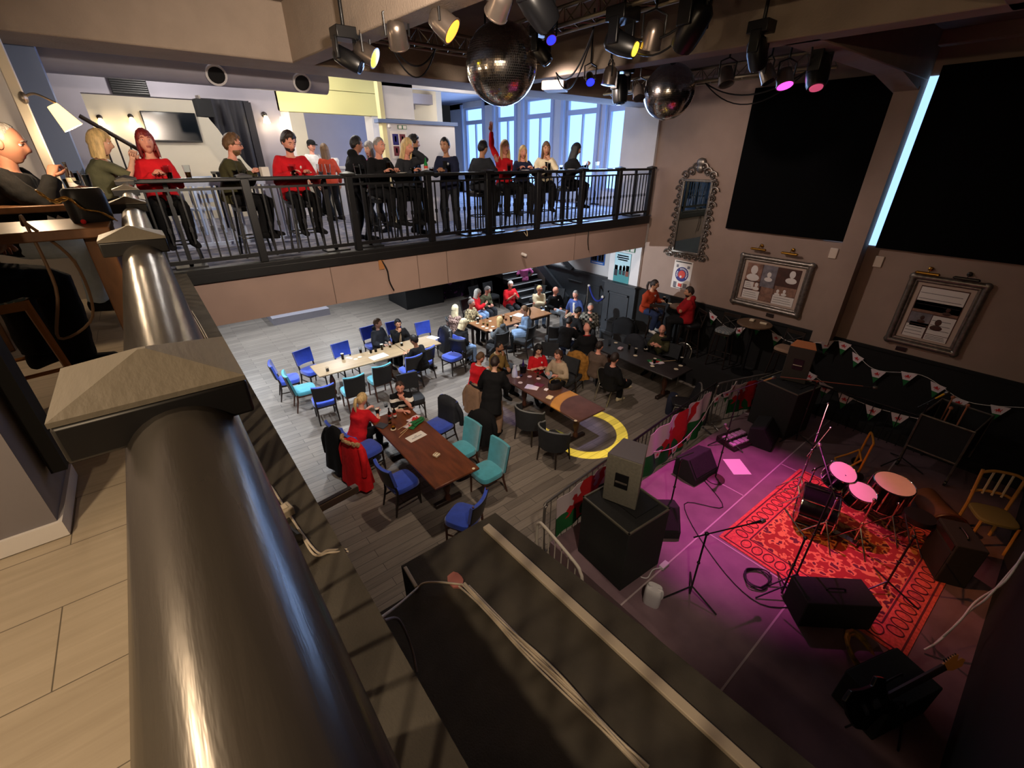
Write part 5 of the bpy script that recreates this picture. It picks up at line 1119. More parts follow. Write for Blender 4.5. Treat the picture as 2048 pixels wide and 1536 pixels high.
mic_stand('boom microphone with a yellow foam tip in front of the right barrier', (8.95, .55), 1.2, (0, .1, 1.1), (.06, -.06, 1.34), micm=mat('foam_yellow', (214, 170, 40), .8))
mic_stand('boom microphone raised in front of the flag by the second barrier', (7.2, 2.72), 1.1, (-.1, .2, 1.0), (.3, -.26, 1.34), micm=mat('mic_gold', (200, 160, 90), .4))
# monitors, speakers, cabinets
M_cab = mat('carpeted_cab_grey', (116, 112, 100), .95, noise=.12, nscale=30, bump=.3, bscale=200); M_cabd = mat('carpeted_cab_dark', (28, 28, 29), .95, noise=.15, nscale=30); M_grill = mat('speaker_grille', (16, 16, 17), .6, bump=.6, bscale=260)
def wedge(label, loc, rz):
    t = thing('stage_monitor', label, 'monitor', loc, rz); b = MB(); b.loft([[(x, -.2, 0), (x, .22, 0), (x, .22, .12), (x, .02, .40), (x, -.2, .34)] for x in (-.3, .3)]); b.build('cabinet', M_cabd, t, smooth=20, bevel=.01)
    b = MB(); b.loft([[(x, .205, .15), (x, .03, .395), (x, .04, .40), (x, .215, .155)] for x in (-.27, .27)]); b.build('grille', M_grill, t, smooth=20)
    b = MB(); b.box((.2, -.203, .2), (.1, .01, .07)); b.build('socket_plate', M_pewter, t); return t
wedge('dark wedge monitor beside the grey loudspeaker', (4.45, 2.32, ZS), 140); wedge('dark wedge monitor behind the round based stand', (6.0, 2.62, ZS), 175); wedge('dark wedge monitor by the second sub at the back of the stage', (7.85, 2.35, ZS), 190)
def pa_top(label, loc, rz, m, top):
    t = thing('loudspeaker', label, 'loudspeaker', loc, rz); prof = [(-.21, -.2), (.21, -.2), (.15, .2), (-.15, .2)]
    b = MB(); b.loft([[(x, y, z) for x, y in prof] for z in (0, .68)]); b.build('cabinet', m, t, smooth=20, bevel=.012)
    b = MB(); b.loft([[(x * .98, y * .98, z) for x, y in prof] for z in (.681, .690)]); b.build('top_panel', top, t, smooth=20)
    b = MB(); b.box((0, -.2, .36), (.16, .02, .2)); p = b.build('handle_recess', M_iron, t)
    b = MB(); b.tube([(-.07, -.212, .34), (.07, -.212, .34)], .013, 8); b.build('handle', M_pewter, p)
    b = MB(); b.box((0, .2, .34), (.28, .012, .62)); b.build('grille', M_grill, t); return t
pa_top('grey carpeted loudspeaker standing on the flight cased sub by the booth', (3.70, 2.40, 1.36), -70, M_cab, mat('grey_felt_top', (112, 106, 112), .9))
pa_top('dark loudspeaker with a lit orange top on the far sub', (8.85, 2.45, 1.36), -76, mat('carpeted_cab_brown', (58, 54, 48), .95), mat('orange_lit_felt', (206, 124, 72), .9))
def sub(label, loc, rz, wheels=True):
    t = thing('subwoofer', label, 'subwoofer', loc, rz); b = MB(); b.box((0, 0, .47), (.72, .76, .94)); b.build('cabinet', M_cabd, t, bevel=.012)
    b = MB()
    for (x, y, a, c) in ((0, .37, .72, .02), (0, -.37, .72, .02), (.35, 0, .02, .76), (-.35, 0, .02, .76)): b.box((x, y, .945), (a, c, .02))
    b.build('edge_strip', mat('case_edge', (96, 92, 80), .5), t)
    b = MB(); b.box((.1, -.1, .95), (.4, .3, .012)); b.box((.1, .18, .95), (.3, .12, .012)); b.build('top_recess', M_grill, t)
    if wheels:
        for y in (-.28, .28):
            w0 = MB(); w0.box((.385, y, .8), (.05, .09, .1)); p = w0.build('caster_bracket', M_chrome, t)
            b = MB(); b.tube([(.42, y - .02, .78), (.42, y + .02, .78)], .058, 18); b.build('caster_wheel', mat('wheel_blue_grey', (62, 78, 118), .5), p)
    return t
sub('dark flight cased sub with casters on its side under the grey loudspeaker', (3.62, 2.30, ZS), -4); sub('dark sub under the orange topped loudspeaker', (8.62, 2.42, ZS), -10, False)
def amp(label, loc, rz, d, m=None):
    t = thing('amplifier', label, 'amplifier', loc, rz); b = MB(); b.box((0, 0, d[2] / 2), d); b.build('cabinet', m or M_cabd, t, bevel=.012)
    b = MB(); b.box((0, d[1] / 2, d[2] * .42), (d[0] * .9, .012, d[2] * .68)); b.build('grille', M_grill, t); b = MB(); b.box((0, d[1] / 2 + .003, d[2] * .88), (d[0] * .9, .012, d[2] * .14)); b.build('control_panel', M_dwood, t)
    b = MB(); b.tube(smooth_path([(-.1, 0, d[2]), (-.08, 0, d[2] + .03), (.08, 0, d[2] + .03), (.1, 0, d[2])]), .009, 6); b.build('handle', M_iron, t); return t
amp('black amplifier lying in front of the rug, nearest the booth', (4.86, .28, ZS), -42, (.78, .36, .40)); amp('black upright amplifier at the right edge of the rug', (6.72, -.42, ZS), 30, (.5, .3, .62)); amp('low dark cabinet in the shadows near the guitar', (4.2, -.4, ZS), -20, (.7, .4, .42))
# brown leatherette practice amp and floor bits
t = thing('horn_case', 'brown round ended instrument case beyond the floor tom', 'case', (7.55, -.30, ZS), 25); b = MB(); b.tube([(0, 0, .14), (.25, .05, .14), (.6, .12, .16)], [.2, .17, .15], 18); b.build('body', mat('brown_leatherette', (96, 64, 40), .6, noise=.2), t); b = MB(); b.tube([(-.02 + 0, .2 * math.cos(a), .14 + .2 * math.sin(a)) for a in [2 * math.pi * i / 20 for i in range(20)]], .018, 6, closed=True); b.build('rim', M_wood, t)
t = thing('pedal_board', 'purple lit pedal board with two rows of pedals on the stage', 'pedal board', (7.42, 2.62, ZS), -12); b = MB(); b.loft([[(x, -.2, .02), (x, .2, .02), (x, .2, .12), (x, -.2, .05)] for x in (-.3, .3)]); b.build('board', M_dwood, t)
for i in range(5):
    for j in range(2): b = MB(); b.box((-.22 + .11 * i, -.09 + .16 * j, .085 + .035 * j), (.085, .11, .04)); b.build('pedal', mat('pedal_pale', (196, 150, 190), .4), t, bevel=.006)
b = MB(); b.box((0, 0, .004), (.30, .42, .006)); o = b.build('sheet_of_paper', M_paper); o.location = (6.72, 2.25, ZS + .002); o.rotation_euler = (0, 0, R(-38)); tag(o, 'white sheet of paper on the purple lit deck', 'paper')
t = thing('water_jug', 'white plastic jug on the deck below the sub', 'jug', (3.42, 1.62, ZS), 20); b = MB(); pad(b, (0, 0, .13), (.16, .2, .26), .3); b.build('body', mat('white_plastic', (210, 208, 214), .4), t); b = MB(); b.cyl((0, .05, .26), .025, .03, 12); b.build('cap', MATS['white_plastic'], t)
b = MB(); b.tube(smooth_path([(0, -.04, .25), (0, -.09, .25), (0, -.1, .16), (0, -.085, .1)]), .014, 6); b.build('handle', MATS['white_plastic'], t)
t = thing('plug_adaptor', 'white plug and short lead on the deck near the jug', 'plug', (3.86, 1.83, ZS), 0); b = MB(); b.box((.12, 0, .02), (.14, .07, .04)); b.build('socket_block', MATS['white_plastic'], t, bevel=.006); b = MB(); b.tube(smooth_path([(.05, 0, .02), (-.05, .05, .012), (-.2, .02, .012), (-.26, .08, .012)]), .007, 6); b.build('lead', MATS['white_plastic'], t)
def cable(name, label, pts, r, m, cat='cable', k=6): b = MB(); b.tube(smooth_path(pts, k), r, 7); return tag(b.build(name, m, smooth=60), label, cat)
pts = []
for i in range(46): a = i * .55; pts.append((4.72 + (.17 + .03 * math.sin(i)) * math.cos(a), .98 + (.13 + .02 * math.cos(i * 1.7)) * math.sin(a), ZS + .014 + .0008 * i))
cable('coiled_cable', 'coil of black cable by the amplifier in front of the rug', pts, .008, M_iron, k=3)
cable('stage_cable', 'thin black cable looping across the purple deck', [(6.0, 2.5, .41), (5.6, 1.9, .41), (5.2, 2.3, .41), (4.6, 1.5, .41), (4.4, .8, .41), (4.9, .4, .41)], .006, M_iron)
pts = [(4.62 + .16 * math.cos(a), -.15 + .16 * math.sin(a), ZS + .03 + .12 * math.sin(a)) for a in [i * .5 for i in range(14)]]
b = MB(); b.tube(pts, .022, 8); b.tube([(x * 1. + .01, y + .02, z + .03) for x, y, z in pts], .02, 8); tag(b.build('yellow_cable_coil', mat('hazard_yellow', (208, 158, 34), .5, c2=(60, 60, 40), nscale=9)), 'coil of yellow and black cable in the dark corner of the stage', 'cable')
t = thing('electric_guitar', 'dark electric guitar with an amber headstock leaning in the near right corner', 'guitar'); t.matrix_world = basis((3.95, -.42, .98), (.88, -.32, .22), (.1, .62, .78))
b = MB(); body = [(-.52, .0), (-.5, .12), (-.4, .165), (-.3, .13), (-.2, .12), (-.13, .17), (-.06, .13), (-.09, .05), (-.08, -.05), (-.04, -.12), (-.12, -.15), (-.22, -.11), (-.32, -.13), (-.42, -.16), (-.5, -.11)]
b.prism(body, .045); b.build('body', mat('guitar_black', (18, 17, 18), .2), t, bevel=.008); b = MB(); b.box((.2, 0, .025), (.62, .05, .025)); b.build('neck', mat('rosewood', (52, 34, 28), .5), t)
b = MB(); b.prism([(.5, -.025), (.56, -.05), (.66, -.055), (.72, -.02), (.70, .0), (.64, .0), (.68, .04), (.62, .05), (.5, .03)], .016, Matrix.Translation((0, 0, .028))); hs = b.build('headstock', mat('amber_maple', (196, 128, 62), .35), t)
for i in range(6): b = MB(); b.tube([(.525 + .026 * i, .03 + .002 * i, .03), (.525 + .026 * i, .062, .03)], .006, 6); b.build('tuning_peg', M_chrome, hs)
b = MB()
for i in range(6): b.tube([(-.36, -.02 + .008 * i, .042), (.5, -.018 + .007 * i, .042)], .0012, 4)
b.build('strings', M_chrome, t); b = MB(); b.box((-.24, 0, .028), (.06, .08, .012)); b.box((-.36, 0, .028), (.04, .09, .014)); b.build('pickups', M_chrome, t)
t = thing('guitar_stand', 'small folding stand under the leaning guitar', 'stand', (3.9, -.40, ZS)); b = MB()
for s in (-1, 1): b.tube([(s * .16, .12, 0), (0, -.1, .58)], .009, 6)
b.tube([(0, -.24, 0), (0, -.1, .58)], .009, 6); b.tube([(-.1, .14, .22), (.1, .14, .22)], .009, 6); b.build('frame', M_iron, t)
# white leads with plugs on the stage back wall
for i, (z, pts) in enumerate(((1.62, [(6.32, -.86, 1.62), (6.0, -.80, 1.58), (5.75, -.78, 1.3), (5.7, -.7, .95), (5.45, -.66, .8), (5.35, -.6, .43)]), (1.5, [(6.30, -.86, 1.5), (5.95, -.80, 1.40), (5.65, -.74, 1.1), (5.68, -.7, .8), (5.35, -.62, .55), (5.2, -.55, .43)]))):
    cable('white_lead', 'white lead hanging from the %s plug on the black stage wall' % ('upper', 'lower')[i], pts, .010, MATS['white_plastic'])
    b = MB(); b.box((6.36, -.872, z), (.09, .05, .07)); tag(b.build('white_plug', MATS['white_plastic'], bevel=.008), 'white plug on the black stage wall, %s of two' % ('upper', 'lower')[i], 'plug')
# gilt bentwood chair back and trolley at the right edge
t = thing('gilt_chair', 'gilt cane chair lit amber at the right edge of the stage', 'chair', (7.75, -.62, ZS), 118); MG = mat('gilt_wood', (190, 138, 70), .4, noise=.2)
b = MB(); pad(b, (0, 0, .45), (.44, .42, .05)); b.build('seat', mat('olive_cane', (120, 110, 66), .8), t)
for sx in (-1, 1):
    b = MB(); b.tube([(sx * .2, -.18, 0), (sx * .2, -.19, .45), (sx * .22, -.24, .98)], .02, 8); b.build('back_post', MG, t); b = MB(); b.tube([(sx * .19, .18, .44), (sx * .2, .2, 0)], .018, 8); b.build('leg', MG, t)
for z in (.62, .95): b = MB(); b.tube(smooth_path([(-.215, -.225, z), (-.1, -.24, z + .04), (.1, -.24, z + .04), (.215, -.225, z)]), .02, 8); b.build('back_rail', MG, t)
b = MB()
for x in (-.1, 0, .1): b.tube([(x, -.225, .62), (x, -.245, .97)], .014, 6)
b.build('back_splat', mat('pale_splat', (196, 180, 150), .5), t)
t = thing('wire_trolley', 'dark wire sided trolley holding small clutter at the back of the stage', 'trolley', (9.35, .2, ZS), -6); b = MB(); c = [(-.45, -.32), (.45, -.32), (.45, .32), (-.45, .32)]
for z in (.42, 1.02): b.tube([(x, y, z) for x, y in c], .018, 6, closed=True)
for x, y in c: b.tube([(x, y, .08), (x, y, 1.02)], .018, 6)
b.build('frame', M_pewter, t); b = MB(); b.box((0, 0, .43), (.88, .62, .015))
for s in (-1, 1): b.box((s * .45, 0, .72), (.006, .6, .56)); b.box((0, s * .32, .72), (.88, .006, .56))
b.build('mesh_panel', M_grill, t)
for x, y in c: b = MB(); b.tube([(x, y - .015, .05), (x, y + .015, .05)], .05, 14); b.build('wheel', M_iron, t)
for i, (x, y, z) in enumerate(((-.2, .1, 1.06), (.12, -.05, 1.06), (.3, .16, 1.06))):
    b = MB(); b.tube([(9.35 + x, .2 + y, ZS + .45), (9.35 + x + .04, .2 + y, ZS + z + .08)], .012, 6); b.ball((9.35 + x + .04, .2 + y, ZS + z + .1), .03, 8, 6); tag(b.build('clamp_lamp', mat('copper_clutter', (176, 112, 84), .5)), 'small copper coloured fitting poking from the wire trolley', 'fitting', 'fittings in the wire trolley')
t = thing('folding_trolley', 'amber framed folding hand trolley behind the drum kit', 'trolley', (8.15, .95, ZS), 20); MA = mat('amber_tube', (206, 138, 40), .4)
b = MB(); b.tube(smooth_path([(-.2, 0, .05), (-.2, -.02, .6), (-.16, -.03, .7), (.16, -.03, .7), (.2, -.02, .6), (.2, 0, .05)], 4), .016, 8); b.build('handle_frame', MA, t); b = MB(); b.tube([(-.17, .02, .34), (.17, .02, .34), (.2, .12, .2), (.18, .28, .06), (-.18, .28, .06), (-.2, .12, .2)], .016, 8, closed=True); b.build('platform_frame', MA, t)
for s in (-1, 1): b = MB(); b.tube([(s * .22, -.02, .07), (s * .26, -.02, .07)], .07, 16); b.build('wheel', M_iron, t)

# ---------------------------------------------------------------- crowd barriers, flags, bunting
DR = [(-.46, .02), (-.40, .10), (-.33, .06), (-.30, .13), (-.36, .20), (-.30, .24), (-.22, .20), (-.20, .12), (-.12, .15), (-.16, .26), (-.10, .38), (.02, .42), (.16, .34), (.10, .30), (.18, .24), (.10, .20), (.16, .12), (.26, .10), (.32, .18), (.30, .28), (.37, .36), (.44, .34), (.40, .27), (.42, .16), (.36, .05), (.30, -.02), (.34, -.12), (.30, -.22), (.40, -.28), (.26, -.29), (.22, -.16), (.16, -.08), (.08, -.10), (.10, -.22), (.18, -.28), (.04, -.29), (.0, -.14), (-.08, -.06), (-.14, -.14), (-.12, -.26), (-.04, -.31), (-.20, -.32), (-.22, -.16), (-.24, -.05), (-.32, -.02), (-.40, -.12), (-.47, -.13), (-.40, -.05)]
M_fw = mat('flag_white', (222, 206, 212), .85); M_fg = mat('flag_green', (26, 104, 52), .85); M_fr = mat('flag_red', (196, 28, 32), .85)
def flag(label, M, w_, h_, wave=.02, nw=3, name='flag'):
    """white over green with a red dragon; local x along the top, y up, z towards the viewer"""
    t = thing(name, label, 'flag'); t.matrix_world = M
    def zz(x, y): return wave * math.sin(x / w_ * nw * 2 * math.pi + y * 2) + wave * .5 * math.sin(x / w_ * nw * 4.6 + 1)
    for (y0, y1, m, nm) in ((0, h_ / 2, M_fw, 'white_half'), (-h_ / 2, 0, M_fg, 'green_half')):
        b = MB(); n = 32; vs = []; fs = []
        for o in (0, -.004):
            for i in range(n + 1):
                for j in range(5): x = -w_ / 2 + w_ * i / n; y = lerp(y0, y1, j / 4); vs.append((x, y, zz(x, y) + o))
        N = (n + 1) * 5
        for i in range(n):
            for j in range(4): a = i * 5 + j; fs.append((a, a + 5, a + 6, a + 1)); fs.append((N + a, N + a + 1, N + a + 6, N + a + 5))
        for i in range(n):
            for j in (0, 4): a = i * 5 + j; q = (a, N + a, N + a + 5, a + 5); fs.append(q if j == 4 else q[::-1])
        b.add(vs, fs); b.build(nm, m, t, smooth=60)
    s_ = min(w_ * .98, h_ * 1.45); bm = bmesh.new(); vv = [bm.verts.new((x * s_, y * s_ * .95, 0)) for x, y in DR]; f = bm.faces.new(vv); bmesh.ops.triangulate(bm, faces=[f])
    bmesh.ops.subdivide_edges(bm, edges=bm.edges[:], cuts=3, use_grid_fill=True)
    for v in bm.verts: v.co.z = zz(v.co.x, v.co.y) + .006
    me = bpy.data.meshes.new('dragon_emblem'); bm.to_mesh(me); bm.free(); me.materials.append(M_fr); o = bpy.data.objects.new('dragon_emblem', me); COL.objects.link(o); o.parent = t; return t
M_galv = mat('galvanised', (128, 124, 122), .35, metal=.7); M_dsteel = mat('dark_steel', (46, 44, 48), .35, metal=.6)
def barrier(label, a, c, m, h=1.1):
    a, c = Vector((*a, 0)), Vector((*c, 0)); d = c - a; Ln = d.length; t = thing('crowd_barrier', label, 'barrier', a, math.degrees(math.atan2(d.y, d.x)))
    b = MB(); b.tube(smooth_path([(.06, 0, .12), (.02, 0, .3), (0, 0, h - .18), (.04, 0, h - .05), (.16, 0, h), (Ln - .16, 0, h), (Ln - .04, 0, h - .05), (Ln, 0, h - .18), (Ln - .02, 0, .3), (Ln - .06, 0, .12)], 4), .019, 10); b.build('frame', m, t)
    b = MB(); b.tube([(.02, 0, .18), (Ln - .02, 0, .18)], .014, 8); b.build('bottom_rail', m, t)
    n = int(Ln / .125); b0 = MB(); b0.tube([(0, 0, .18), (0, 0, h - .01)], .007, 6); o0 = b0.build('bar', m, t); o0.location = (Ln / n, 0, 0)
    for i in range(2, n): o = o0.copy(); COL.objects.link(o); o.parent = t; o.location = (i * Ln / n, 0, 0)
    for x in (.14, Ln - .14): b = MB(); b.tube([(x, -.28, .015), (x, 0, .12), (x, .28, .015)], .015, 6); b.build('foot', m, t)
    return t
barrier('steel crowd barrier nearest the booth, carrying a half hidden dragon flag', (3.02, 3.10), (5.05, 3.26), M_galv); barrier('dark crowd barrier in the middle with the big dragon flag', (5.12, 3.27), (8.0, 3.5), M_dsteel); barrier('curved dark crowd barrier at the far end with a faded flag', (8.02, 3.46), (9.35, 3.0), M_galv); barrier('dark crowd barrier beside the right wall behind the drums', (9.5, 2.3), (9.62, .35), M_dsteel)
t = barrier('white painted barrier end leaning by the booth corner', (2.62, 2.05), (2.76, 2.95), mat('white_steel', (206, 198, 186), .4), 1.12)
flag('dragon flag tied to the nearest barrier, cut off by the grey loudspeaker', MX((3.86, 3.11, .74), 4.5, 90, 0) @ Matrix.Rotation(0, 4, 'Z'), 1.3, .68, .015)
flag('large dragon flag spread along the middle barrier', MX((6.55, 3.30, .62), 4.5, 90, 0), 2.2, .92, .03, 4)
flag('faded dragon flag on the far curved barrier', MX((8.75, 3.10, .72), -19, 90, 0), 1.05, .66, .02)
def bunting(label, pts, n, size=.2, name='bunting', drop=.06):
    t = thing(name, label, 'bunting'); P = smooth_path(pts, 8); b = MB(); b.tube(P, .005, 5); b.build('cord', M_paper, t)
    tot = len(P)
    for i in range(n):
        k = int((i + .5) / n * (tot - 2)); p, q = Vector(P[k]), Vector(P[k + 1]); d = (q - p).normalized(); d.z *= .4; d.normalize(); nr = d.cross(Vector((0, 0, 1))).normalized(); M = basis(p, d, (0, 0, 1))
        b = MB(); b.m = 0; b.prism([(-size / 2, 0), (size / 2, 0), (size * .22, -size * .62), (-size * .22, -size * .62)], .004, M); b.m = 1; b.prism([(-size * .22, -size * .62), (size * .22, -size * .62), (0, -size * 1.15)], .004, M)
        b.m = 2; b.prism([(x * size * .42, -size * .34 + y * size * .42) for x, y in DR], .008, M); b.build('pennant', [M_fw, M_fg, M_fr], t, smooth=0)
    return t
bunting('dragon bunting sagging along the dark dado of the right wall', [(10.38, 5.1, 1.72), (10.36, 4.5, 1.42), (10.38, 3.9, 1.7), (10.36, 3.2, 1.5), (10.1, 2.6, 1.72), (10.38, 2.2, 1.78), (10.36, 1.6, 1.42), (10.36, .9, 1.55), (10.38, .2, 1.3), (10.36, -.5, 1.5)], 15, .24)
bunting('dragon bunting hung across the dark barrier behind the drums', [(9.5, 2.45, 1.34), (9.55, 2.0, 1.12), (9.58, 1.4, 1.0), (9.6, .8, 1.02), (9.6, .3, 1.1)], 6, .26)
bunting('dragon bunting looped over the middle barrier behind the big flag', [(5.5, 3.12, .78), (6.2, 3.14, .56), (7.0, 3.2, .66), (7.7, 3.3, .95), (8.05, 3.2, 1.06), (8.2, 3.2, 1.2)], 7, .22)

# ---------------------------------------------------------------- lighting rig under the ceiling
M_truss = mat('truss_aluminium', (150, 140, 122), .4, metal=.8)
def truss(label, a, c, wd=.22):
    a, c = Vector(a), Vector(c); d = c - a; Ln = d.length; t = thing('lighting_truss', label, 'truss', a, math.degrees(math.atan2(d.y, d.x)))
    for (y, z, nm) in ((-wd / 2, 0, 'chord'), (wd / 2, 0, 'chord'), (0, wd * .85, 'chord')): b = MB(); b.tube([(0, y, z), (Ln, y, z)], .022, 10); b.build(nm, M_truss, t)
    n = int(Ln / .24); b = MB()
    for i in range(n):
        x0, x1 = i * Ln / n, (i + 1) * Ln / n; xm = (x0 + x1) / 2
        b.tube([(x0, -wd / 2, 0), (xm, wd / 2, 0), (x1, -wd / 2, 0)], .008, 5); b.tube([(x0, -wd / 2, 0), (xm, 0, wd * .85), (x1, -wd / 2, 0)], .008, 5); b.tube([(x0, wd / 2, 0), (xm, 0, wd * .85), (x1, wd / 2, 0)], .008, 5)
    b.build('lacing', M_truss, t)
    for x in (.15, Ln - .15): b = MB(); b.tube([(x, 0, wd * .85), (x, 0, 6.82 - a.z)], .012, 6); b.build('hanger', M_iron, t)
    return t
truss('long aluminium truss running left to right above the first mirror ball', (2.5, 6.1, 6.36), (5.5, 6.2, 6.36)); truss('aluminium truss running from the front beam above the fixtures', (4.22, 1.0, 6.36), (4.22, 6.0, 6.36)); truss('shorter aluminium truss over the stage near the magenta lamp', (7.6, 2.8, 6.16), (7.6, 6.6, 6.16))
M_par = mat('par_can_steel', (150, 136, 126), .3, metal=.85, noise=.15)
def lens_mat(n, c, s): return mat('lens_' + n, c, .2, emit=c, es=s)
def par(label, loc, aim, lens=None, body=None, r=.092, ln=.21, top=6.80, name='par_can'):
    t = thing(name, label, 'stage light', loc); d = (Vector(aim) - Vector(loc)).normalized(); q = d.to_track_quat('Z', 'Y').to_matrix().to_4x4(); m = body or M_par
    b = MB(); b.lathe([(r * .35, -ln * .62), (r * .8, -ln * .5), (r * .95, -ln * .2), (r, ln * .38), (r * 1.06, ln * .38), (r * 1.06, ln * .42), (r * .9, ln * .42)], 22, q); b.build('can', m, t, smooth=50)
    b = MB(); b.lathe([(r * .92, ln * .40), (r * .92, ln * .425), (r * .4, ln * .44)], 22, q); b.build('lens', lens or mat('dark_lens', (40, 38, 40), .15), t)
    s = q @ Vector((1, 0, 0)); s.z = 0; s = s.normalized() if s.length > .1 else Vector((1, 0, 0)); up = Vector((0, 0, r + .12))
    b = MB(); b.tube([tuple(s * (r + .015)), tuple(s * (r + .02) + up * .8), tuple(up), tuple(-s * (r + .02) + up * .8), tuple(-s * (r + .015))], .010, 6); b.tube([tuple(up), (0, 0, max(r + .16, top - loc[2]))], .012, 6); b.build('yoke', M_iron, t); return t
par('par lamp glowing yellow at the left of the rig', (2.3, 5.28, 6.05), (4.6, 3.0, 4.4), lens_mat('yellow', (255, 236, 60), 2.2)); par('par lamp glowing orange, high left of the first mirror ball', (2.46, 4, 6.1), (4.0, 2.2, 4.3), lens_mat('orange', (255, 150, 50), 2.4), r=.10); par('par lamp glowing magenta over the stage', (7, 3.12, 6), (5.6, .8, .4), lens_mat('magenta', (255, 70, 215), 2.6), r=.10)
par('unlit silver par can between the yellow and orange lamps', (2.33, 4.62, 6.1), (3.6, 6.5, 3.4)); par('unlit silver par can half out of frame above the first mirror ball', (2.61, 3.42, 6.15), (3, 6, 4)); par('unlit silver par can right of the black moving head with a yellow eye', (4.23, 3.18, 6.1), (4.8, 4.2, 3.0)); par('unlit par can edged with orange near the top of the right truss', (6.43, 3.61, 6.02), (5.5, 2.0, 2.0)); par('pale par can beside the projector', (5.42, 4.7, 6.05), (5.0, 5.0, 2.0)); par('pale par can left of the second mirror ball', (6.8, 5.26, 6.02), (5.6, 3.2, 2.2)); par('unlit par can behind the magenta lamp', (6.87, 3.29, 6.05), (7, 1, 2))
par('small round lamp glowing deep blue on the front truss', (3.61, 3.93, 6.15), (3.0, 2.4, 4.6), lens_mat('blue', (30, 40, 255), 3.), r=.05, ln=.14); par('small lamp glowing blue right of the projector', (5.31, 4.95, 6.05), (4.0, 3.0, 4.0), lens_mat('blue', (30, 40, 255), 3.), M_iron, r=.06, ln=.16)
M_head2 = mat('moving_head_black', (16, 16, 18), .35)
def moving(label, loc, aim, lens=None, s=1., top=6.80):
    s *= .82; t = thing('moving_head', label, 'stage light', loc); d = (Vector(aim) - Vector(loc)).normalized(); q = d.to_track_quat('Z', 'Y').to_matrix().to_4x4()
    b = MB(); b.box((0, 0, .24 * s), (.26 * s, .24 * s, .12 * s)); b.tube([(0, 0, .28 * s), (0, 0, max(.32 * s, top - loc[2]))], .02, 8); b.build('base', M_head2, t, bevel=.01)
    b = MB()
    for k in (-1, 1): b = MB(); b.box((k * .125 * s, 0, .10 * s), (.035 * s, .12 * s, .22 * s)); b.build('fork_arm', M_head2, t, bevel=.008)
    b = MB(); b.loft([ring(Vector((0, 0, z * s)), Vector((1, 0, 0)), Vector((0, 1, 0)), rx * s, ry * s, 14, .7) for z, rx, ry in ((-.16, .06, .06), (-.12, .095, .09), (.0, .105, .10), (.13, .095, .09), (.17, .08, .08))], q); b.build('head', M_head2, t, smooth=50)
    b = MB(); b.lathe([(.066 * s, .165 * s), (.06 * s, .182 * s), (.02 * s, .186 * s)], 18, q); b.build('lens', lens or mat('glossy_lens', (30, 40, 60), .05), t)
    return t
moving('black moving head lamp with a yellow eye over the middle truss', (4.12, 3.47, 6.08), (4.6, 2.2, 5.6), lens_mat('yellow2', (255, 210, 60), 2.), 1.15); moving('large black moving head at the top right of the rig', (4.16, 2.73, 6.1), (4.4, 3.6, 5.0), None, 1.3); moving('black moving head pointing down left of the second mirror ball', (6.07, 5.04, 6), (6.0, 4.6, 3.0), None, 1.3); moving('small black moving head high on the right truss', (5.69, 2.89, 6.1), (6.6, 2.6, 4.0), None, 1.1); moving('black moving head facing the magenta lamp at the right of the rig', (6.68, 2.62, 6), (6.2, 2.2, 4.6), lens_mat('pinkdim', (230, 90, 130), .6), 1.35); moving('black moving head hidden behind the first mirror ball', (3.82, 4.29, 6.1), (4.4, 3.4, 4.8), None, .9); moving('black moving head cut by the top of the frame', (2.83, 3.25, 6.15), (4, 3, 5), None, 1.3); moving('black lamp left of the yellow par can', (2.12, 5.37, 6), (3.2, 4.4, 5.2), None, 1.05)
# mirror balls
M_facet = mat('mirror_facet', (214, 206, 198), .16, metal=1.); M_motor = mat('motor_black', (24, 24, 26), .5)
def mirror_ball(label, c, r):
    t = thing('mirror_ball', label, 'mirror ball', c); b = MB(); m = 54
    for i in range(m):
        p0, p1 = math.pi * (i + .06) / m, math.pi * (i + .94) / m; n = max(6, int(2 * m * math.sin((p0 + p1) / 2)))
        for j in range(n):
            a0, a1 = 2 * math.pi * (j + .05) / n, 2 * math.pi * (j + .95) / n
            ctr = Vector((math.sin((p0 + p1) / 2) * math.cos((a0 + a1) / 2), math.sin((p0 + p1) / 2) * math.sin((a0 + a1) / 2), math.cos((p0 + p1) / 2)))
            tl_ = Vector((rnd.uniform(-1, 1), rnd.uniform(-1, 1), rnd.uniform(-1, 1))) * .0009; vs = []
            for p, a in ((p0, a0), (p1, a0), (p1, a1), (p0, a1)):
                v = Vector((math.sin(p) * math.cos(a), math.sin(p) * math.sin(a), math.cos(p))) * r; vs.append(tuple(v + ctr * (v - ctr * r).dot(tl_) * 14))
            b.add(vs, [(0, 1, 2, 3)])
    b.build('mirror_tiles', M_facet, t, smooth=0)
    b = MB(); b.ball((0, 0, 0), r * .992, 32, 20); b.build('core', mat('ball_core', (60, 56, 54), .4), t); b = MB(); b.tube([(0, 0, r), (0, 0, 6.82 - c[2])], .006, 6); b.build('chain', M_iron, t); b = MB(); b.cyl((0, 0, r + .06), .06, .12, 14); b.build('motor', M_motor, t)
mirror_ball('large mirror ball hanging nearest the camera', (3.727, 4.862, 6.045), .405); mirror_ball('second mirror ball farther right, half hidden behind a beam', (7.26, 5.012, 6.043), .395)
t = thing('projector', 'pale grey projector hanging below the middle beam', 'projector', (5.6, 5.94, 6.08), 215); b = MB(); b.box((0, 0, 0), (.42, .34, .12)); b.build('body', mat('pale_plastic', (190, 176, 162), .5), t, bevel=.015); b = MB(); b.tube([(.08, .165, 0), (.08, .2, 0)], .05, 16); b.build('lens', MATS['glossy_lens'], t); b = MB(); b.tube([(0, 0, .06), (0, 0, .72)], .016, 8); b.build('ceiling_mount', M_iron, t)
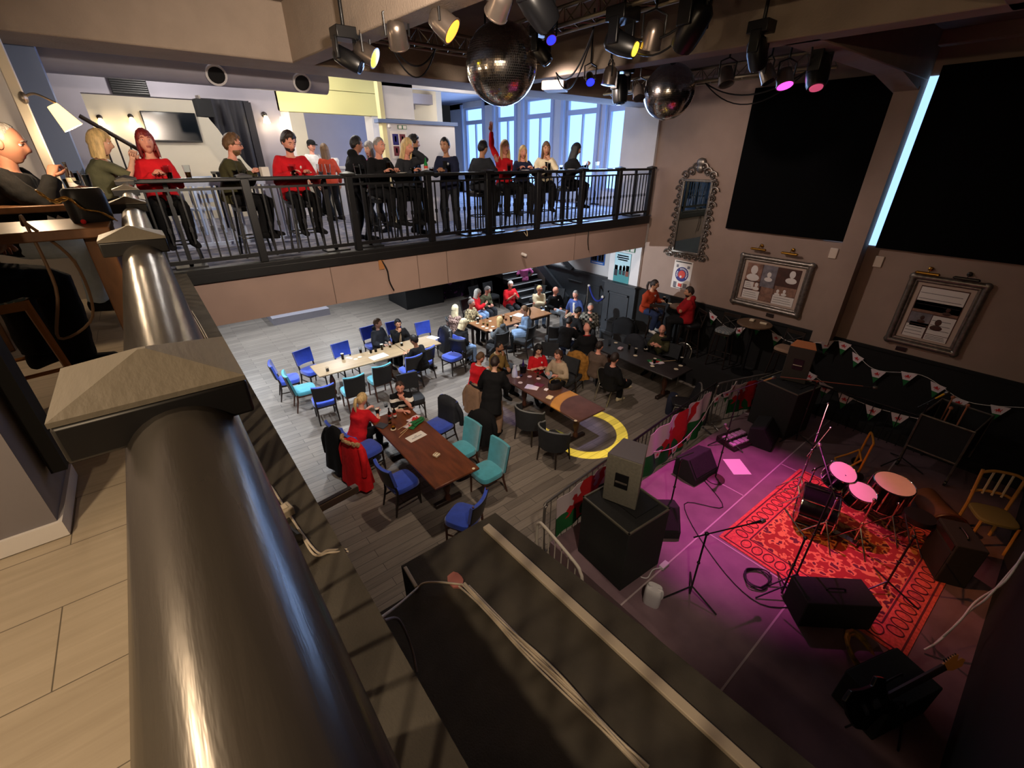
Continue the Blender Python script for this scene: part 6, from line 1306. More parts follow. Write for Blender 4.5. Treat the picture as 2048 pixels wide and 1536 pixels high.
for i, (a, c, lab) in enumerate((((4.2, 2.6, 6.3), (4.25, 3.7, 6.3), 'black cable looped from the near truss above the fixtures'), ((4.3, 4.0, 6.3), (5.1, 5.4, 6.15), 'black cables drooping to the projector'), ((2.9, 6.0, 6.35), (3.6, 6.1, 6.35), 'black cable hanging off the far truss'), ((6.3, 2.6, 6.25), (7.6, 3.0, 6.15), 'thin cable across the beam to the right truss'), ((7.6, 3.1, 6.15), (7.6, 4.6, 6.15), 'dark cable slung along the right truss'))):
    b = MB(); b.tube(catenary(a, c, .22, 14), .011, 6); b.tube(catenary(a, c, .34, 14), .009, 6); tag(b.build('hanging_cable', M_iron), lab, 'cable')

# ---------------------------------------------------------------- drinks and small things
M_glass = mat('clear_glass', (236, 240, 244), .03, trans=1., ior=1.2); M_foam = mat('beer_foam', (238, 226, 204), .8)
LQ = dict(beer=mat('amber_beer', (214, 140, 36), .15, trans=.35, ior=1.33), ruby=mat('ruby_ale', (120, 34, 28), .15), stout=mat('stout', (18, 10, 8), .2), cola=mat('cola', (38, 16, 12), .15), pale=mat('pale_cider', (222, 196, 110), .15, trans=.3, ior=1.33), water=mat('iced_water', (206, 214, 222), .1, trans=.5, ior=1.33))
M_beermat = mat('beer_mat', (224, 208, 178), .9)
def glass(label, loc, kind='pint', lq='beer', fill=.8, head=True, z=.762, group=None, coaster=False, name=None):
    x, y = loc[:2]; t = thing(name or {'pint': 'pint_glass', 'tumbler': 'tumbler', 'stem': 'stemmed_glass', 'tall': 'tall_glass'}[kind], label, 'glass', (x, y, z), 0, group)
    pr = {'pint': [(.03, 0), (.033, .05), (.043, .15)], 'tumbler': [(.034, 0), (.036, .05), (.039, .09)], 'tall': [(.029, 0), (.031, .08), (.034, .16)], 'stem': [(.035, 0), (.034, .004), (.006, .012), (.006, .06), (.03, .085), (.036, .13), (.031, .185)]}[kind]
    b = MB(); b.loft([[(r * math.cos(2 * math.pi * j / 18), r * math.sin(2 * math.pi * j / 18), q) for j in range(18)] for r, q in pr + [(pr[-1][0] - .002, pr[-1][1])] + [(r - .0022, q + (.004 if i == len(pr) - 1 else 0)) for i, (r, q) in reversed(list(enumerate(pr)))][1:]], cap=True); b.build('vessel', M_glass, t, smooth=60)
    lo = .065 if kind == 'stem' else .006; top = lo + (pr[-1][1] - lo) * fill
    def rad(q):
        for (r0, q0), (r1, q1) in zip(pr, pr[1:]):
            if q0 <= q <= q1: return lerp(r0, r1, (q - q0) / (q1 - q0))
        return pr[-1][0]
    if fill > 0: b = MB(); b.lathe([(rad(lo + (top - lo) * i / 4) - .003, lo + (top - lo) * i / 4) for i in range(5)], 16); b.build('drink', LQ[lq], t, smooth=60)
    if head and fill > 0: b = MB(); b.lathe([(rad(top) - .0028, top), (rad(top + .018) - .0026, top + .018), (.02, top + .021)], 16); b.build('foam_head', M_foam, t)
    return t
def disc(label, loc, z=.762, r=.05, group=None):
    b = MB(); b.cyl((0, 0, 0), r, .0025, 22); o = b.build('beer_mat', M_beermat); o.location = (*loc[:2], z); return tag(o, label, 'beer mat', group)
def slab(name, label, cat, loc, d, rz, m, z=.762, bevel=0): b = MB(); b.box((0, 0, d[2] / 2), d); o = b.build(name, m, bevel=bevel); o.location = (*loc[:2], z); o.rotation_euler = (0, 0, R(rz)); return tag(o, label, cat)
M_card = mat('white_card', (228, 222, 216), .7); M_ph = mat('phone_black', (16, 16, 18), .15)
# pale table
glass('tumbler of dark drink at the left end of the pale table', (2.3, 9.65, 0.76), 'tumbler', 'cola', .55, False); glass('full pint of ruby ale with a white head on the pale table', (2.81, 10.09, 0.76), 'pint', 'ruby', .85); glass('half finished ruby pint on the pale table', (3.3, 10.21, 0.76), 'pint', 'ruby', .4); glass('pint of amber beer before the person in the grey hoodie', (3.8, 10.06, 0.76), 'pint', 'beer', .85); glass('short glass of amber beer at the middle of the pale table', (4.03, 10.09, 0.76), 'tumbler', 'beer', .5); glass('pale drink in front of the dark haired person on the pale table', (4.31, 9.99, 0.76), 'tumbler', 'pale', .6)
disc('cream beer mat on the pale table, left of an overlapping pair', (3.05, 9.9, 0.76)); disc('cream beer mat on the pale table, right of an overlapping pair', (3.17, 9.95, 0.77), .765)
slab('receipt', 'white crumpled receipt beside the ruby pint', 'paper', (2.95, 10.06, 0.76), (.06, .16, .004), 30, M_card); slab('answer_sheet', 'large white answer sheet near the edge of the pale table', 'paper', (3.55, 9.7, 0.76), (.42, .26, .003), 8, M_card); slab('menu_sheets', 'white papers at the right end of the pale table', 'paper', (5.22, 9.98, 0.76), (.2, .3, .004), 20, M_card)
for p, lab in (((3.49, 10.02, 0.76), 'black tumbler standing on a beer mat, left of a pair on the pale table'), ((3.62, 10.03, 0.76), 'black tumbler, right of a pair on the pale table')): glass(lab, p, 'tumbler', 'stout', .85, False)
disc('cream beer mat under the black tumbler on the pale table', (3.48, 10.03, 0.76), .7615)
# near brown table
glass('dark pint at the elbow of the blonde person in red', (2.41, 7.1, 0.76), 'pint', 'stout', .8); glass('tumbler of amber beer on a mat on the brown table', (2.44, 6.48, 0.76), 'tumbler', 'beer', .45, False); glass('empty short glass left of the dark bottles', (2.67, 7.31, 0.77), 'tumbler', 'water', .15, False); glass('empty pale glass behind the amber tumbler', (2.47, 6.69, 0.77), 'pint', 'pale', .12, False)
def bottle(label, loc, z, glassm, lab1, s=1., cap=None):
    t = thing('bottle', label, 'bottle', (*loc[:2], z)); b = MB(); b.lathe([(.03 * s, 0), (.033 * s, .01), (.033 * s, .12 * s), (.028 * s, .15 * s), (.013 * s, .18 * s), (.012 * s, .23 * s), (.014 * s, .235 * s)], 16); b.build('body', glassm, t, smooth=50)
    b = MB(); b.lathe([(.0338 * s, .03 * s), (.0338 * s, .07 * s)], 16); b.build('label', M_card, t); b = MB(); b.lathe([(.0339 * s, .072 * s), (.0339 * s, .11 * s)], 16); b.build('upper_label', lab1, t); b = MB(); b.lathe([(.015 * s, .226 * s), (.015 * s, .245 * s)], 12); b.build('cap', cap or M_iron, t); return t
M_bot = mat('dark_bottle_glass', (30, 18, 12), .1); M_lr = mat('label_red', (206, 60, 44), .6)
bottle('dark beer bottle with a red and white label, left of two on the brown table', (2.53, 6.82, 0.77), .762, M_bot, M_lr); bottle('dark beer bottle with a red and white label, right of two on the brown table', (2.63, 6.82, 0.77), .762, M_bot, M_lr)
disc('patterned beer mat before the hooped shirt', (2.84, 7.02, 0.76)); disc('beer mat beside the blonde person in red', (2.36, 7, 0.76)); disc('beer mat under the amber tumbler', (2.43, 6.47, 0.76), .7612); disc('small cream disc at the near right corner of the brown table', (2.93, 4.64, 0.76), r=.025)
slab('phone_case', 'grey flat phone wallet on the brown table', 'phone', (2.31, 6.7, 0.76), (.15, .2, .018), 25, mat('slate_case', (62, 66, 74), .4), bevel=.006)
t = thing('reserved_card', 'white place card with two printed lines on the brown table', 'card', (*(2.64, 6, 0.76)[:2], .762), 8); b = MB(); b.box((0, 0, .002), (.34, .19, .004)); b.build('card', M_card, t, bevel=.0015); b = MB(); b.box((0, .02, .005), (.05, .012, .001)); b.box((0, -.02, .005), (.2, .014, .001)); b.build('printed_lines', SEP3, t)
t = thing('beer_mat_stack', 'small stack of square beer mats near the end of the brown table', 'beer mats', (*(2.64, 5.29, 0.78)[:2], .762), 20); b = MB(); b.box((0, 0, .02), (.095, .095, .04)); b.build('mats', M_beermat, t, bevel=.01); b = MB()
for q in (-.02, .02): b.box((0, q, .0405), (.07, .014, .001))
b.build('printed_band', mat('mat_brown', (110, 70, 40), .8), t)
def hand_flag(label, base, rz, z=.77, s=1., tilt=0.):
    t = thing('hand_flag', label, 'flag', (*base[:2], z), rz); b = MB(); b.tube([(-.26 * s, 0, .004), (.20 * s, 0, .004)], .005, 6); b.build('stick', mat('pale_stick', (206, 176, 130), .7), t)
    for y0, y1, m, nm in ((.0, .085, M_fw, 'white_half'), (-.085, 0, M_fg, 'green_half')): b = MB(); b.loft([[(x * s, lerp(y0, y1, k) * s, .01 + .008 * math.sin(x * 40 + k * 3) + dz) for k in (0, .5, 1)] + [(x * s, lerp(y0, y1, k) * s, .006 + .008 * math.sin(x * 40 + k * 3) + dz) for k in (1, .5, 0)] for dz in (0,) for x in (-.02, .05, .12, .2)]); b.build(nm, m, t)
    b = MB(); b.prism([(.09 * s + x * .15 * s, y * .13 * s) for x, y in DR], .004, Matrix.Translation((0, 0, .022))); b.build('dragon_emblem', M_fr, t, smooth=0); return t
hand_flag('small paper dragon flag on the brown table, lowest of a bundle', (2.66, 6.32, 0.77), 32, .765, 1.25); hand_flag('small paper dragon flag on the brown table, middle of a bundle', (2.75, 6.36, 0.78), 24, .785, 1.25); hand_flag('small paper dragon flag on the brown table, topmost of a bundle', (2.76, 6.42, 0.79), 16, .805, 1.2)
# shiny table
for p, lab in (((5.51, 6.69, 0.76), 'beer mat at the far left of the shiny table'), ((5.38, 6.45, 0.76), 'beer mat nearest the stooping person on the shiny table'), ((5.73, 6.55, 0.76), 'beer mat in the middle of the shiny table'), ((5.82, 6.35, 0.76), 'beer mat before the rugby jersey on the shiny table')): disc(lab, p)
t = thing('cooler_jug', 'tall white necked jug with a black spout at the end of the shiny table', 'jug', (*(5.47, 6.76, 0.76)[:2], .762)); b = MB(); b.lathe([(.065, 0), (.07, .03), (.06, .14), (.042, .2), (.038, .25), (.042, .27), (.02, .285)], 18); b.build('body', mat('jug_white', (206, 212, 222), .3), t, smooth=60); b = MB(); b.box((.03, -.02, .262), (.05, .02, .012)); b.build('spout', M_iron, t)
t = thing('ice_bucket', 'black bucket holding a bottle beside the white jug', 'bucket', (*(5.76, 6.81, 0.76)[:2], .762)); b = MB(); b.lathe([(.07, 0), (.09, .16), (.095, .17)], 18); b.build('bucket', M_ph, t); b = MB(); b.lathe([(.03, .12), (.03, .2), (.013, .26), (.013, .32)], 12); b.build('bottle_neck', mat('purple_bottle', (40, 24, 90), .2), t)
glass('cocktail glass in front of the rugby jersey on the shiny table', (5.88, 6.44, 0.77), 'stem', 'pale', .3, False); glass('empty tumbler on the left of the shiny table', (5.59, 6.68, 0.77), 'tumbler', 'water', .2, False)
slab('menu_card', 'pale menu card catching violet light on the shiny table', 'menu', (5.44, 6.13, 0.76), (.2, .28, .004), 30, M_card); slab('dark_menu', 'dark red flyer beside the violet menu card', 'menu', (5.62, 6.11, 0.76), (.16, .2, .006), 20, MATS['poster_maroon']); slab('tissue', 'crumpled white tissue beside the black bag', 'tissue', (5.58, 5.84, 0.77), (.09, .08, .035), 20, M_card, bevel=.012)
t = thing('handbag', 'open black handbag standing on the shiny table', 'bag', (*(5.79, 5.79, 0.77)[:2], .762), -15); b = MB(); b.loft([ring(Vector((0, 0, z)), Vector((1, 0, 0)), Vector((0, 1, 0)), a, c, 18, .7) for z, a, c in ((0, .14, .08), (.08, .16, .10), (.15, .15, .08), (.152, .135, .065), (.06, .13, .06))]); b.build('body', M_bback, t, smooth=50); b = MB(); b.tube(smooth_path([(-.13, 0, .14), (-.09, .03, .2), (.09, .03, .21), (.13, 0, .14)]), .01, 6); b.build('handle', mat('bag_gold', (196, 150, 60), .3, metal=.6), t)
slab('beer_mat_box', 'square stack of beer mats lit yellow on the shiny table', 'beer mats', (5.41, 5.55, 0.78), (.13, .12, .035), 18, M_beermat, bevel=.01); disc('small white disc at the near corner of the shiny table', (5.2, 4.62, 0.76), r=.03)
# back tables
for i, (p, k, l, f, lab) in enumerate((((6.87, 10.22, 0.76), 'pint', 'stout', .85, 'dark stout at the left corner of the back table'), ((6.91, 10, 0.77), 'pint', 'pale', .3, 'nearly empty pint near the blonde bob on the back table'), ((6.93, 9.82, 0.77), 'pint', 'pale', .5, 'half full pale pint at the near edge of the back table'), ((7.3, 10.34, 0.76), 'tumbler', 'water', .5, 'clear tumbler before the leopard blouse'), ((7.65, 10, 0.76), 'pint', 'beer', .7, 'tall amber pint in the middle of the back table'), ((7.72, 9.72, 0.76), 'pint', 'pale', .9, 'full pale pint beside the amber one on the back table'), ((7.65, 9.87, 0.77), 'tumbler', 'ruby', .5, 'small red drink near the denim shirt'), ((9.21, 9.82, 0.76), 'pint', 'stout', .8, 'dark stout at the right end of the back table'), ((9.24, 10.05, 0.76), 'tumbler', 'water', .6, 'clear tumbler before the cream jacket'))): glass(lab, p, k, l, f, l in ('beer', 'stout', 'pale') and f > .6)
for p, lab in (((6.83, 10.19, 0.76), 'beer mat under the stout on the back table'), ((6.79, 9.85, 0.76), 'beer mat at the near left edge of the back table'), ((6.8, 9.67, 0.76), 'beer mat at the near corner of the back table'), ((7.23, 10.11, 0.76), 'beer mat in the middle of the left back table'), ((7.01, 9.67, 0.76), 'beer mat beside the small blonde person'), ((9.16, 9.91, 0.76), 'beer mat before the cream jacket')): disc(lab, p)
slab('white_sheet', 'white sheet of paper behind the denim shirt on the back table', 'paper', (8.26, 10, 0.76), (.3, .3, .003), 15, M_card)
# charcoal table
for p, k, l, f, lab in (((8.55, 6.64, 0.77), 'pint', 'water', .15, 'empty pint glass at the far left of the charcoal table'), ((8.75, 6.17, 0.77), 'tall', 'pale', .7, 'tall pale drink in the middle of the charcoal table'), ((8.65, 5.89, 0.77), 'pint', 'stout', .75, 'stout left of the olive shirt on the charcoal table'), ((8.94, 5.82, 0.77), 'stem', 'stout', .6, 'stemmed glass under the reaching hand'), ((9.11, 5.44, 0.77), 'pint', 'pale', .3, 'pale glass held by the bald person in olive'), ((8.48, 5.22, 0.77), 'pint', 'stout', .8, 'stout at the near edge of the charcoal table'), ((9.03, 4.86, 0.77), 'pint', 'stout', .8, 'stout with a thick head at the right end of the charcoal table')): glass(lab, p, k, l, f, l == 'stout' and k == 'pint')
for p, lab in (((8.82, 6.65, 0.76), 'cream beer mat at the far end of the charcoal table'), ((8.53, 5.8, 0.76), 'beer mat under the stout left of the olive shirt'), ((9.08, 5.89, 0.76), 'beer mat beside the stemmed glass'), ((8.34, 5.17, 0.76), 'beer mat under the stout at the near edge'), ((8.88, 4.77, 0.76), 'beer mat under the thick headed stout'), ((8.63, 4.73, 0.76), 'empty cream beer mat at the near right of the charcoal table')): disc(lab, p)
slab('beer_mat_box', 'pink grey block of beer mats on the charcoal table', 'beer mats', (8.56, 6.29, 0.78), (.13, .11, .05), 10, mat('mat_pink', (196, 168, 176), .8), bevel=.012); hand_flag('small paper dragon flag lying across the charcoal table', (8.7, 5.19, 0.77), 152, .766, 1.5)
# wall table between the reds
glass('dark bottle of stout between the two people by the mirror', (10, 6.18, 1.83), 'pint', 'stout', .8, z=1.752); glass('second dark glass between the two people by the mirror', (10, 6.09, 1.83), 'tall', 'cola', .7, False, z=1.752)
for p, lab in (((10.02, 6.1, 1.74), 'beer mat on the tall table between the reds, left'), ((10.02, 6, 1.75), 'beer mat on the tall table between the reds, right')): disc(lab, (p[0], p[1]), 1.752)
slab('ash_bowl', 'small pale bowl on the tall round table', 'bowl', (10.1, 3.95), (.12, .1, .04), 10, M_beermat, 1.822, .012); slab('folded_card', 'cream folded card on the tall round table', 'card', (10.1, 3.70), (.06, .14, .03), 10, M_beermat, 1.822)
# glasses along the far rail
UZ = U + .01 + 1.104
for x, k, l, f, lab in ((.42, 'pint', 'beer', .45, 'pint in front of the redhead, left of two'), (.62, 'pint', 'beer', .45, 'pint in front of the redhead, right of two'), (1.16, 'tumbler', 'beer', .6, 'short amber glass at the elbow of the person in glasses'), (1.27, 'tumbler', 'pale', .4, 'short pale glass at the elbow of the person in glasses'), (1.90, 'pint', 'beer', .4, 'pint in front of the bearded person in red'), (2.28, 'pint', 'water', .3, 'tall empty glass right of the bearded person'), (2.40, 'pint', 'water', .2, 'second empty glass right of the bearded person'), (2.84, 'pint', 'stout', .6, 'dark pint before the black hoodie'), (2.93, 'pint', 'stout', .5, 'second dark pint before the black hoodie'), (3.38, 'stem', 'beer', .8, 'stemmed glass of beer before the grey haired person'), (3.80, 'tumbler', 'pale', .9, 'cloudy tumbler before the shading blonde'), (4.16, 'tumbler', 'ruby', .7, 'small red drink beside the green bottle'), (4.52, 'pint', 'beer', .5, 'pint before the navy jacket'), (5.88, 'pint', 'water', .6, 'clear pint before the waver'), (6.12, 'tumbler', 'water', .6, 'clear tumbler before the waver'), (6.50, 'tumbler', 'water', .8, 'white tumbler before the navy blonde'), (6.95, 'tall', 'stout', .7, 'tall dark glass before the cream coat'), (7.3, 'tumbler', 'ruby', .6, 'red drink right of the cream coat'), (8.05, 'pint', 'stout', .5, 'dark pint before the long haired person'), (8.45, 'pint', 'water', .5, 'clear glass at the far right of the rail')):
    glass(lab, (x, 7.46), k, l, f, l in ('beer', 'stout') and k != 'tumbler' and f > .5, z=UZ)
bottle('green bottle standing by the shading blonde on the rail', (4.06, 7.46), UZ, mat('green_bottle', (30, 130, 60), .1), MATS['label_red'])
slab('menu_holder', 'white box menu holder beside the person in glasses', 'menu', (1.52, 7.46), (.10, .08, .12), 12, M_card, UZ, .004)
for x, lab in ((2.66, 'pale plate on the rail left of the black hoodie'), (3.6, 'grey plate on the rail near the grey haired person'), (5.2, 'grey plate on the rail before the dark coat'), (6.3, 'white plate on the rail by the waver'), (7.62, 'white plate on the rail before the long haired person'), (8.9, 'dark tray on the rail at the far right')): b = MB(); b.lathe([(.06, 0), (.09, .012), (.092, .016), (.05, .008)], 22); o = b.build('plate', M_card if 'dark' not in lab else M_iron); o.location = (x, 7.47, UZ); tag(o, lab, 'plate')
# left: drinks, handbag with chain, knot of clutter on the high tables
TZ = U + 1.053
glass('half full pint on the far left high table', (-0.51, 6.89, 4.8), 'pint', 'beer', .5, z=TZ); glass('tall frosted glass on the far left high table', (-0.33, 6.44, 4.8), 'tall', 'water', .9, False, z=TZ); glass('stemmed glass among the drinks on the left high table', (-0.39, 6.21, 4.8), 'stem', 'water', .3, False, z=TZ); glass('empty pint behind the bottle on the left high table', (-0.44, 6.94, 4.8), 'pint', 'water', .2, False, z=TZ); bottle('dark bottle with a black cap on the far left high table', (-0.46, 6.64, 4.8), TZ, M_bot, M_beermat, 1.05)
t = thing('handbag', 'black handbag with a gold chain strap on the near left high table', 'bag', (-.235, 3.22, TZ), 20); b = MB(); pad(b, (.04, .02, .08), (.17, .11, .16), .3); b.build('body', M_bback, t); M_gold = mat('gold_chain', (214, 170, 96), .25, metal=.85)
P = smooth_path([(-.13, -.02, .15), (-.10, -.05, .11), (-.05, -.07, .12), (-.01, -.075, .07), (.05, -.08, .05), (.10, -.07, .01)], 5)
for i in range(0, len(P) - 1): b = MB(); p, q = Vector(P[i]), Vector(P[i + 1]); d = (q - p).normalized(); sd = d.cross(Vector((0, 0, 1) if i % 2 else (1, 0, .3))).normalized(); b.tube([tuple((p + q) / 2 + d * .018 * math.cos(a) + sd * .009 * math.sin(a)) for a in [2 * math.pi * k / 8 for k in range(8)]], .0034, 5, closed=True); b.build('chain_link', M_gold, t)
b = MB(); b.ball((-.03, -.075, .012), .012, 10, 6); b.build('red_charm', M_fr, t)
b = MB(); b.tube(smooth_path([(-.44, 3.05, TZ + .02), (-.42, 2.98, TZ + .05), (-.42, 2.96, U + .8), (-.5, 3.0, U + .55), (-.35, 3.05, U + .62), (-.32, 3.0, U + .9), (-.42, 2.97, TZ + .04)], 6), .007, 6); tag(b.build('bag_strap', mat('strap_brown', (110, 84, 60), .6)), 'loose brown bag strap hanging off the left high table', 'strap')
slab('menu', 'folded grey menu on the near left high table', 'menu', (-.72, 3.2), (.18, .26, .01), 12, M_lav, TZ); slab('phone', 'phone with a reddish screen under the leaning hand', 'phone', (-0.66, 6.61, 4.8), (.08, .15, .012), 60, mat('phone_red', (120, 50, 54), .3), TZ, .003)
# wall lamps with fabric shades
M_shade = mat('lit_lamp_shade', (255, 226, 170), .8, emit=(255, 206, 130), es=2.6)
def wall_lamp(label, mount, shade, ang):
    t = thing('wall_lamp', label, 'lamp', mount); d = Vector(shade) - Vector(mount); b = MB(); b.ball((0, 0, 0), (.03, .05, .05), 10, 6); b.tube(smooth_path([(0, 0, 0), tuple(d * .4 + Vector((0, 0, .09))), tuple(d + Vector((0, 0, .10)))], 5), .010, 6); b.build('arm', M_pewter, t)
    b = MB(); q = Matrix.Translation(d) @ Euler((0, R(ang), 0)).to_matrix().to_4x4(); n = 20; b.loft([[(r * math.cos(2 * math.pi * j / n), r * math.sin(2 * math.pi * j / n), z) for j in range(n)] for r, z in ((.045, .10), (.085, -.10), (.081, -.10), (.041, .10))], q, cap=False); b.build('lamp_shade', M_shade, t, smooth=60)
    b = MB(); b.ball(tuple(d + Vector((0, 0, -.02))), .032, 10, 6); b.build('bulb', mat('lit_bulb', (255, 236, 200), .4, emit=(255, 230, 180), es=9), t); return t
wall_lamp('wall lamp with a lit cream shade on the white pier at the left', (-.53, 6.42, 5.58), (-.31, 6.36, 5.44), -26); wall_lamp('bright wall lamp cut by the left edge above the bald head', (-.80, 4.66, 5.56), (-.66, 4.6, 5.42), -20)
M_sconce = mat('lit_sconce_glass', (255, 240, 214), .4, emit=(255, 226, 170), es=7)
for (x, y, z, lab) in ((.42, 13.58, 5.78, 'glowing glass sconce left of the television'), (-.10, 13.58, 5.74, 'glowing glass sconce near the stair rail'), (2.36, 10.48, 5.72, 'glowing glass sconce on the wall beside the dark curtain'), (2.66, 10.6, 5.72, 'small glowing lamp behind the bearded person')):
    t = thing('sconce', lab, 'lamp', (x, y, z)); b = MB(); b.ball((0, .0, .10), (.05, .02, .05), 10, 6); b.tube([(0, 0, .1), (0, -.08, .08)], .012, 6); b.build('bracket', M_dwood, t); b = MB(); b.lathe([(.025, .06), (.05, 0), (.065, -.06), (.05, -.065)], 16, Matrix.Translation((0, -.09, .02))); b.build('glass_shade', M_sconce, t, smooth=60); point('sconce_glow', (x, y - .16, z - .06), 4.5, (1, .78, .5), .04)
# upper bar background: television, curtain, vent, speaker box, stair rail, posters, downlights
t = thing('television', 'switched off flat television on the cream wall of the inner room', 'television', (1.1, 13.52, 5.70)); b = MB(); b.box((0, 0, 0), (1.0, .06, .58)); b.build('casing', M_iron, t, bevel=.01); b = MB(); b.box((0, -.032, .01), (.96, .006, .53)); b.build('screen', mat('dark_screen', (18, 24, 30), .15), t)
b = MB(); n = 24; rings = []
for i in range(n + 1):
    u = i / n; x = 1.35 + .78 * u; o = .05 * math.sin(u * 22); zl = lerp(5.95, 4.75, min(1, u * 1.15) ** .8); rings.append([(x, 10.42 + o, zl), (x, 10.42 + o * .4, 6.02), (x, 10.45 + o * .4, 6.02), (x, 10.45 + o, zl)])
b.loft(rings); b.box((2.1, 10.44, 5.35), (.12, .05, 1.3)); tag(b.build('gathered_curtain', mat('dark_curtain', (14, 14, 26), .7), smooth=60), 'dark curtain gathered to the right of the inner room opening', 'curtain')
b = MB(); b.box((.44, 10.46, 6.12), (.48, .05, .24)); o = tag(b.build('wall_grille', M_blackm), 'black ventilation grille on the grey bulkhead', 'vent'); b = MB()
for k in range(7): b.box((.44, 10.43, 6.03 + .03 * k), (.46, .01, .008))
b.build('slats', M_iron, o)
t = thing('hanging_speaker', 'black speaker hung at the corner of the inner room opening', 'loudspeaker', (1.36, 10.3, 5.86), 20); b = MB(); b.loft([[(x, y, z) for x, y in ((-.12, -.1), (.12, -.1), (.09, .1), (-.09, .1))] for z in (-.13, .13)]); b.build('cabinet', M_blackm, t, smooth=20); b = MB(); b.box((0, .06, .16), (.03, .1, .06)); b.build('bracket', M_pewter, t)
t = thing('stair_rail', 'dark handrail slanting down behind the blonde person at the left', 'rail', (0, 0, 0)); b = MB(); b.tube([(-.24, 7.95, 5.54), (.25, 7.9, 5.16), (.5, 7.9, 4.95)], .025, 8); b.build('handrail', M_dwood, t)
for k in range(5): b = MB(); x = -.1 + .12 * k; b.tube([(x, 7.95, 5.42 - .1 * k), (x, 7.95, 4.7 - .1 * k)], .01, 6); b.build('spindle', M_dwood, t)
poster('framed poster of four portrait panels on the white partition', WALLY((4.62, 9.54, 5.33)), .36, .5, [(-.22, .2, .36, .4, 1), (.22, .2, .36, .4, 2), (-.22, -.22, .36, .36, 2), (.22, -.22, .36, .36, 1), (-.22, .22, .1, .2, 3), (.22, .22, .1, .2, 3), (-.22, -.2, .1, .18, 3), (.22, -.2, .1, .18, 3)], [M_card, PV, PM, PS], name='framed_poster')
t = thing('exit_sign', 'small green and white direction sign on the white partition', 'sign'); t.matrix_world = WALLY((4.72, 9.545, 5.655)); b = MB(); b.box((0, 0, .004), (.2, .07, .008)); b.build('panel', M_green, t); b = MB()
for x in (-.05, .05): b.box((x, 0, .009), (.075, .055, .002))
b.build('pictogram', M_card, t)
b = MB(); b.ball((4.42, 9.5, 5.66), .035, 12, 8); b.box((4.42, 9.54, 5.68), (.05, .05, .05)); tag(b.build('security_camera', M_card), 'small white camera at the corner of the partition', 'camera')
b = MB(); b.tube([(6.02, 7.2, 3.30), (6.02, 7.1, 3.29)], .035, 12); b.ball((6.02, 7.09, 3.29), .034, 12, 8); tag(b.build('security_camera', M_card, smooth=60), 'small white camera on the fascia below the rail', 'camera')
for x, y, lab in ((.4, 12.2, 'left'), (1.2, 12.6, 'right')): b = MB(); b.lathe([(.05, -.01), (.05, 0)], 16, Matrix.Translation((x, y, 7.06))); tag(b.build('downlight', mat('lit_downlight', (255, 250, 240), .4, emit=(255, 246, 230), es=10)), 'ceiling downlight above the television, ' + lab + ' of two', 'downlight')
for x, y, lab in ((3.1, 13.4, 'leftmost'), (3.7, 14.6, 'second'), (4.4, 13.6, 'third'), (5.2, 14.0, 'rightmost')): b = MB(); b.lathe([(.05, -.01), (.05, 0)], 16, Matrix.Translation((x, y, 7.06))); tag(b.build('downlight', MATS['lit_downlight']), 'servery ceiling downlight, ' + lab + ' of four', 'downlight')
t = thing('globe_lamp', 'bright white pendant lamp seen above the partition', 'lamp', (5.6, 11.8, 6.2)); b = MB(); b.ball((0, 0, 0), .07, 14, 8); b.build('globe', mat('lit_globe', (255, 255, 255), .4, emit=(240, 246, 255), es=6), t); b = MB(); b.tube([(0, 0, .06), (0, 0, .37)], .008, 6); b.build('stem', M_iron, t)
for z, y in ((6.44, 12.0), (6.40, 13.0)): b = MB(); b.box((5.9, y, z), (1.9, .25, .22)); struct('trim_%d' % (26 + int(y) - 12), b, M_lav)
b = MB(); b.box((4.6, 12.6, U + .55), (1.2, .6, 1.1)); b.box((4.6, 12.6, U + 1.12), (1.3, .7, .05)); tag(b.build('servery_counter', mat('white_counter', (220, 214, 206), .5)), 'white counter beyond the bearded person', 'counter')
for x, lab in ((4.2, 'white dish with a red spot on the servery counter'), (4.7, 'pale cake box on the servery counter')): b = MB(); b.lathe([(.1, 0), (.13, .14), (.1, .2)], 16, Matrix.Translation((x, 12.5, U + 1.145))); tag(b.build('serving_dish', M_card), lab, 'dish')
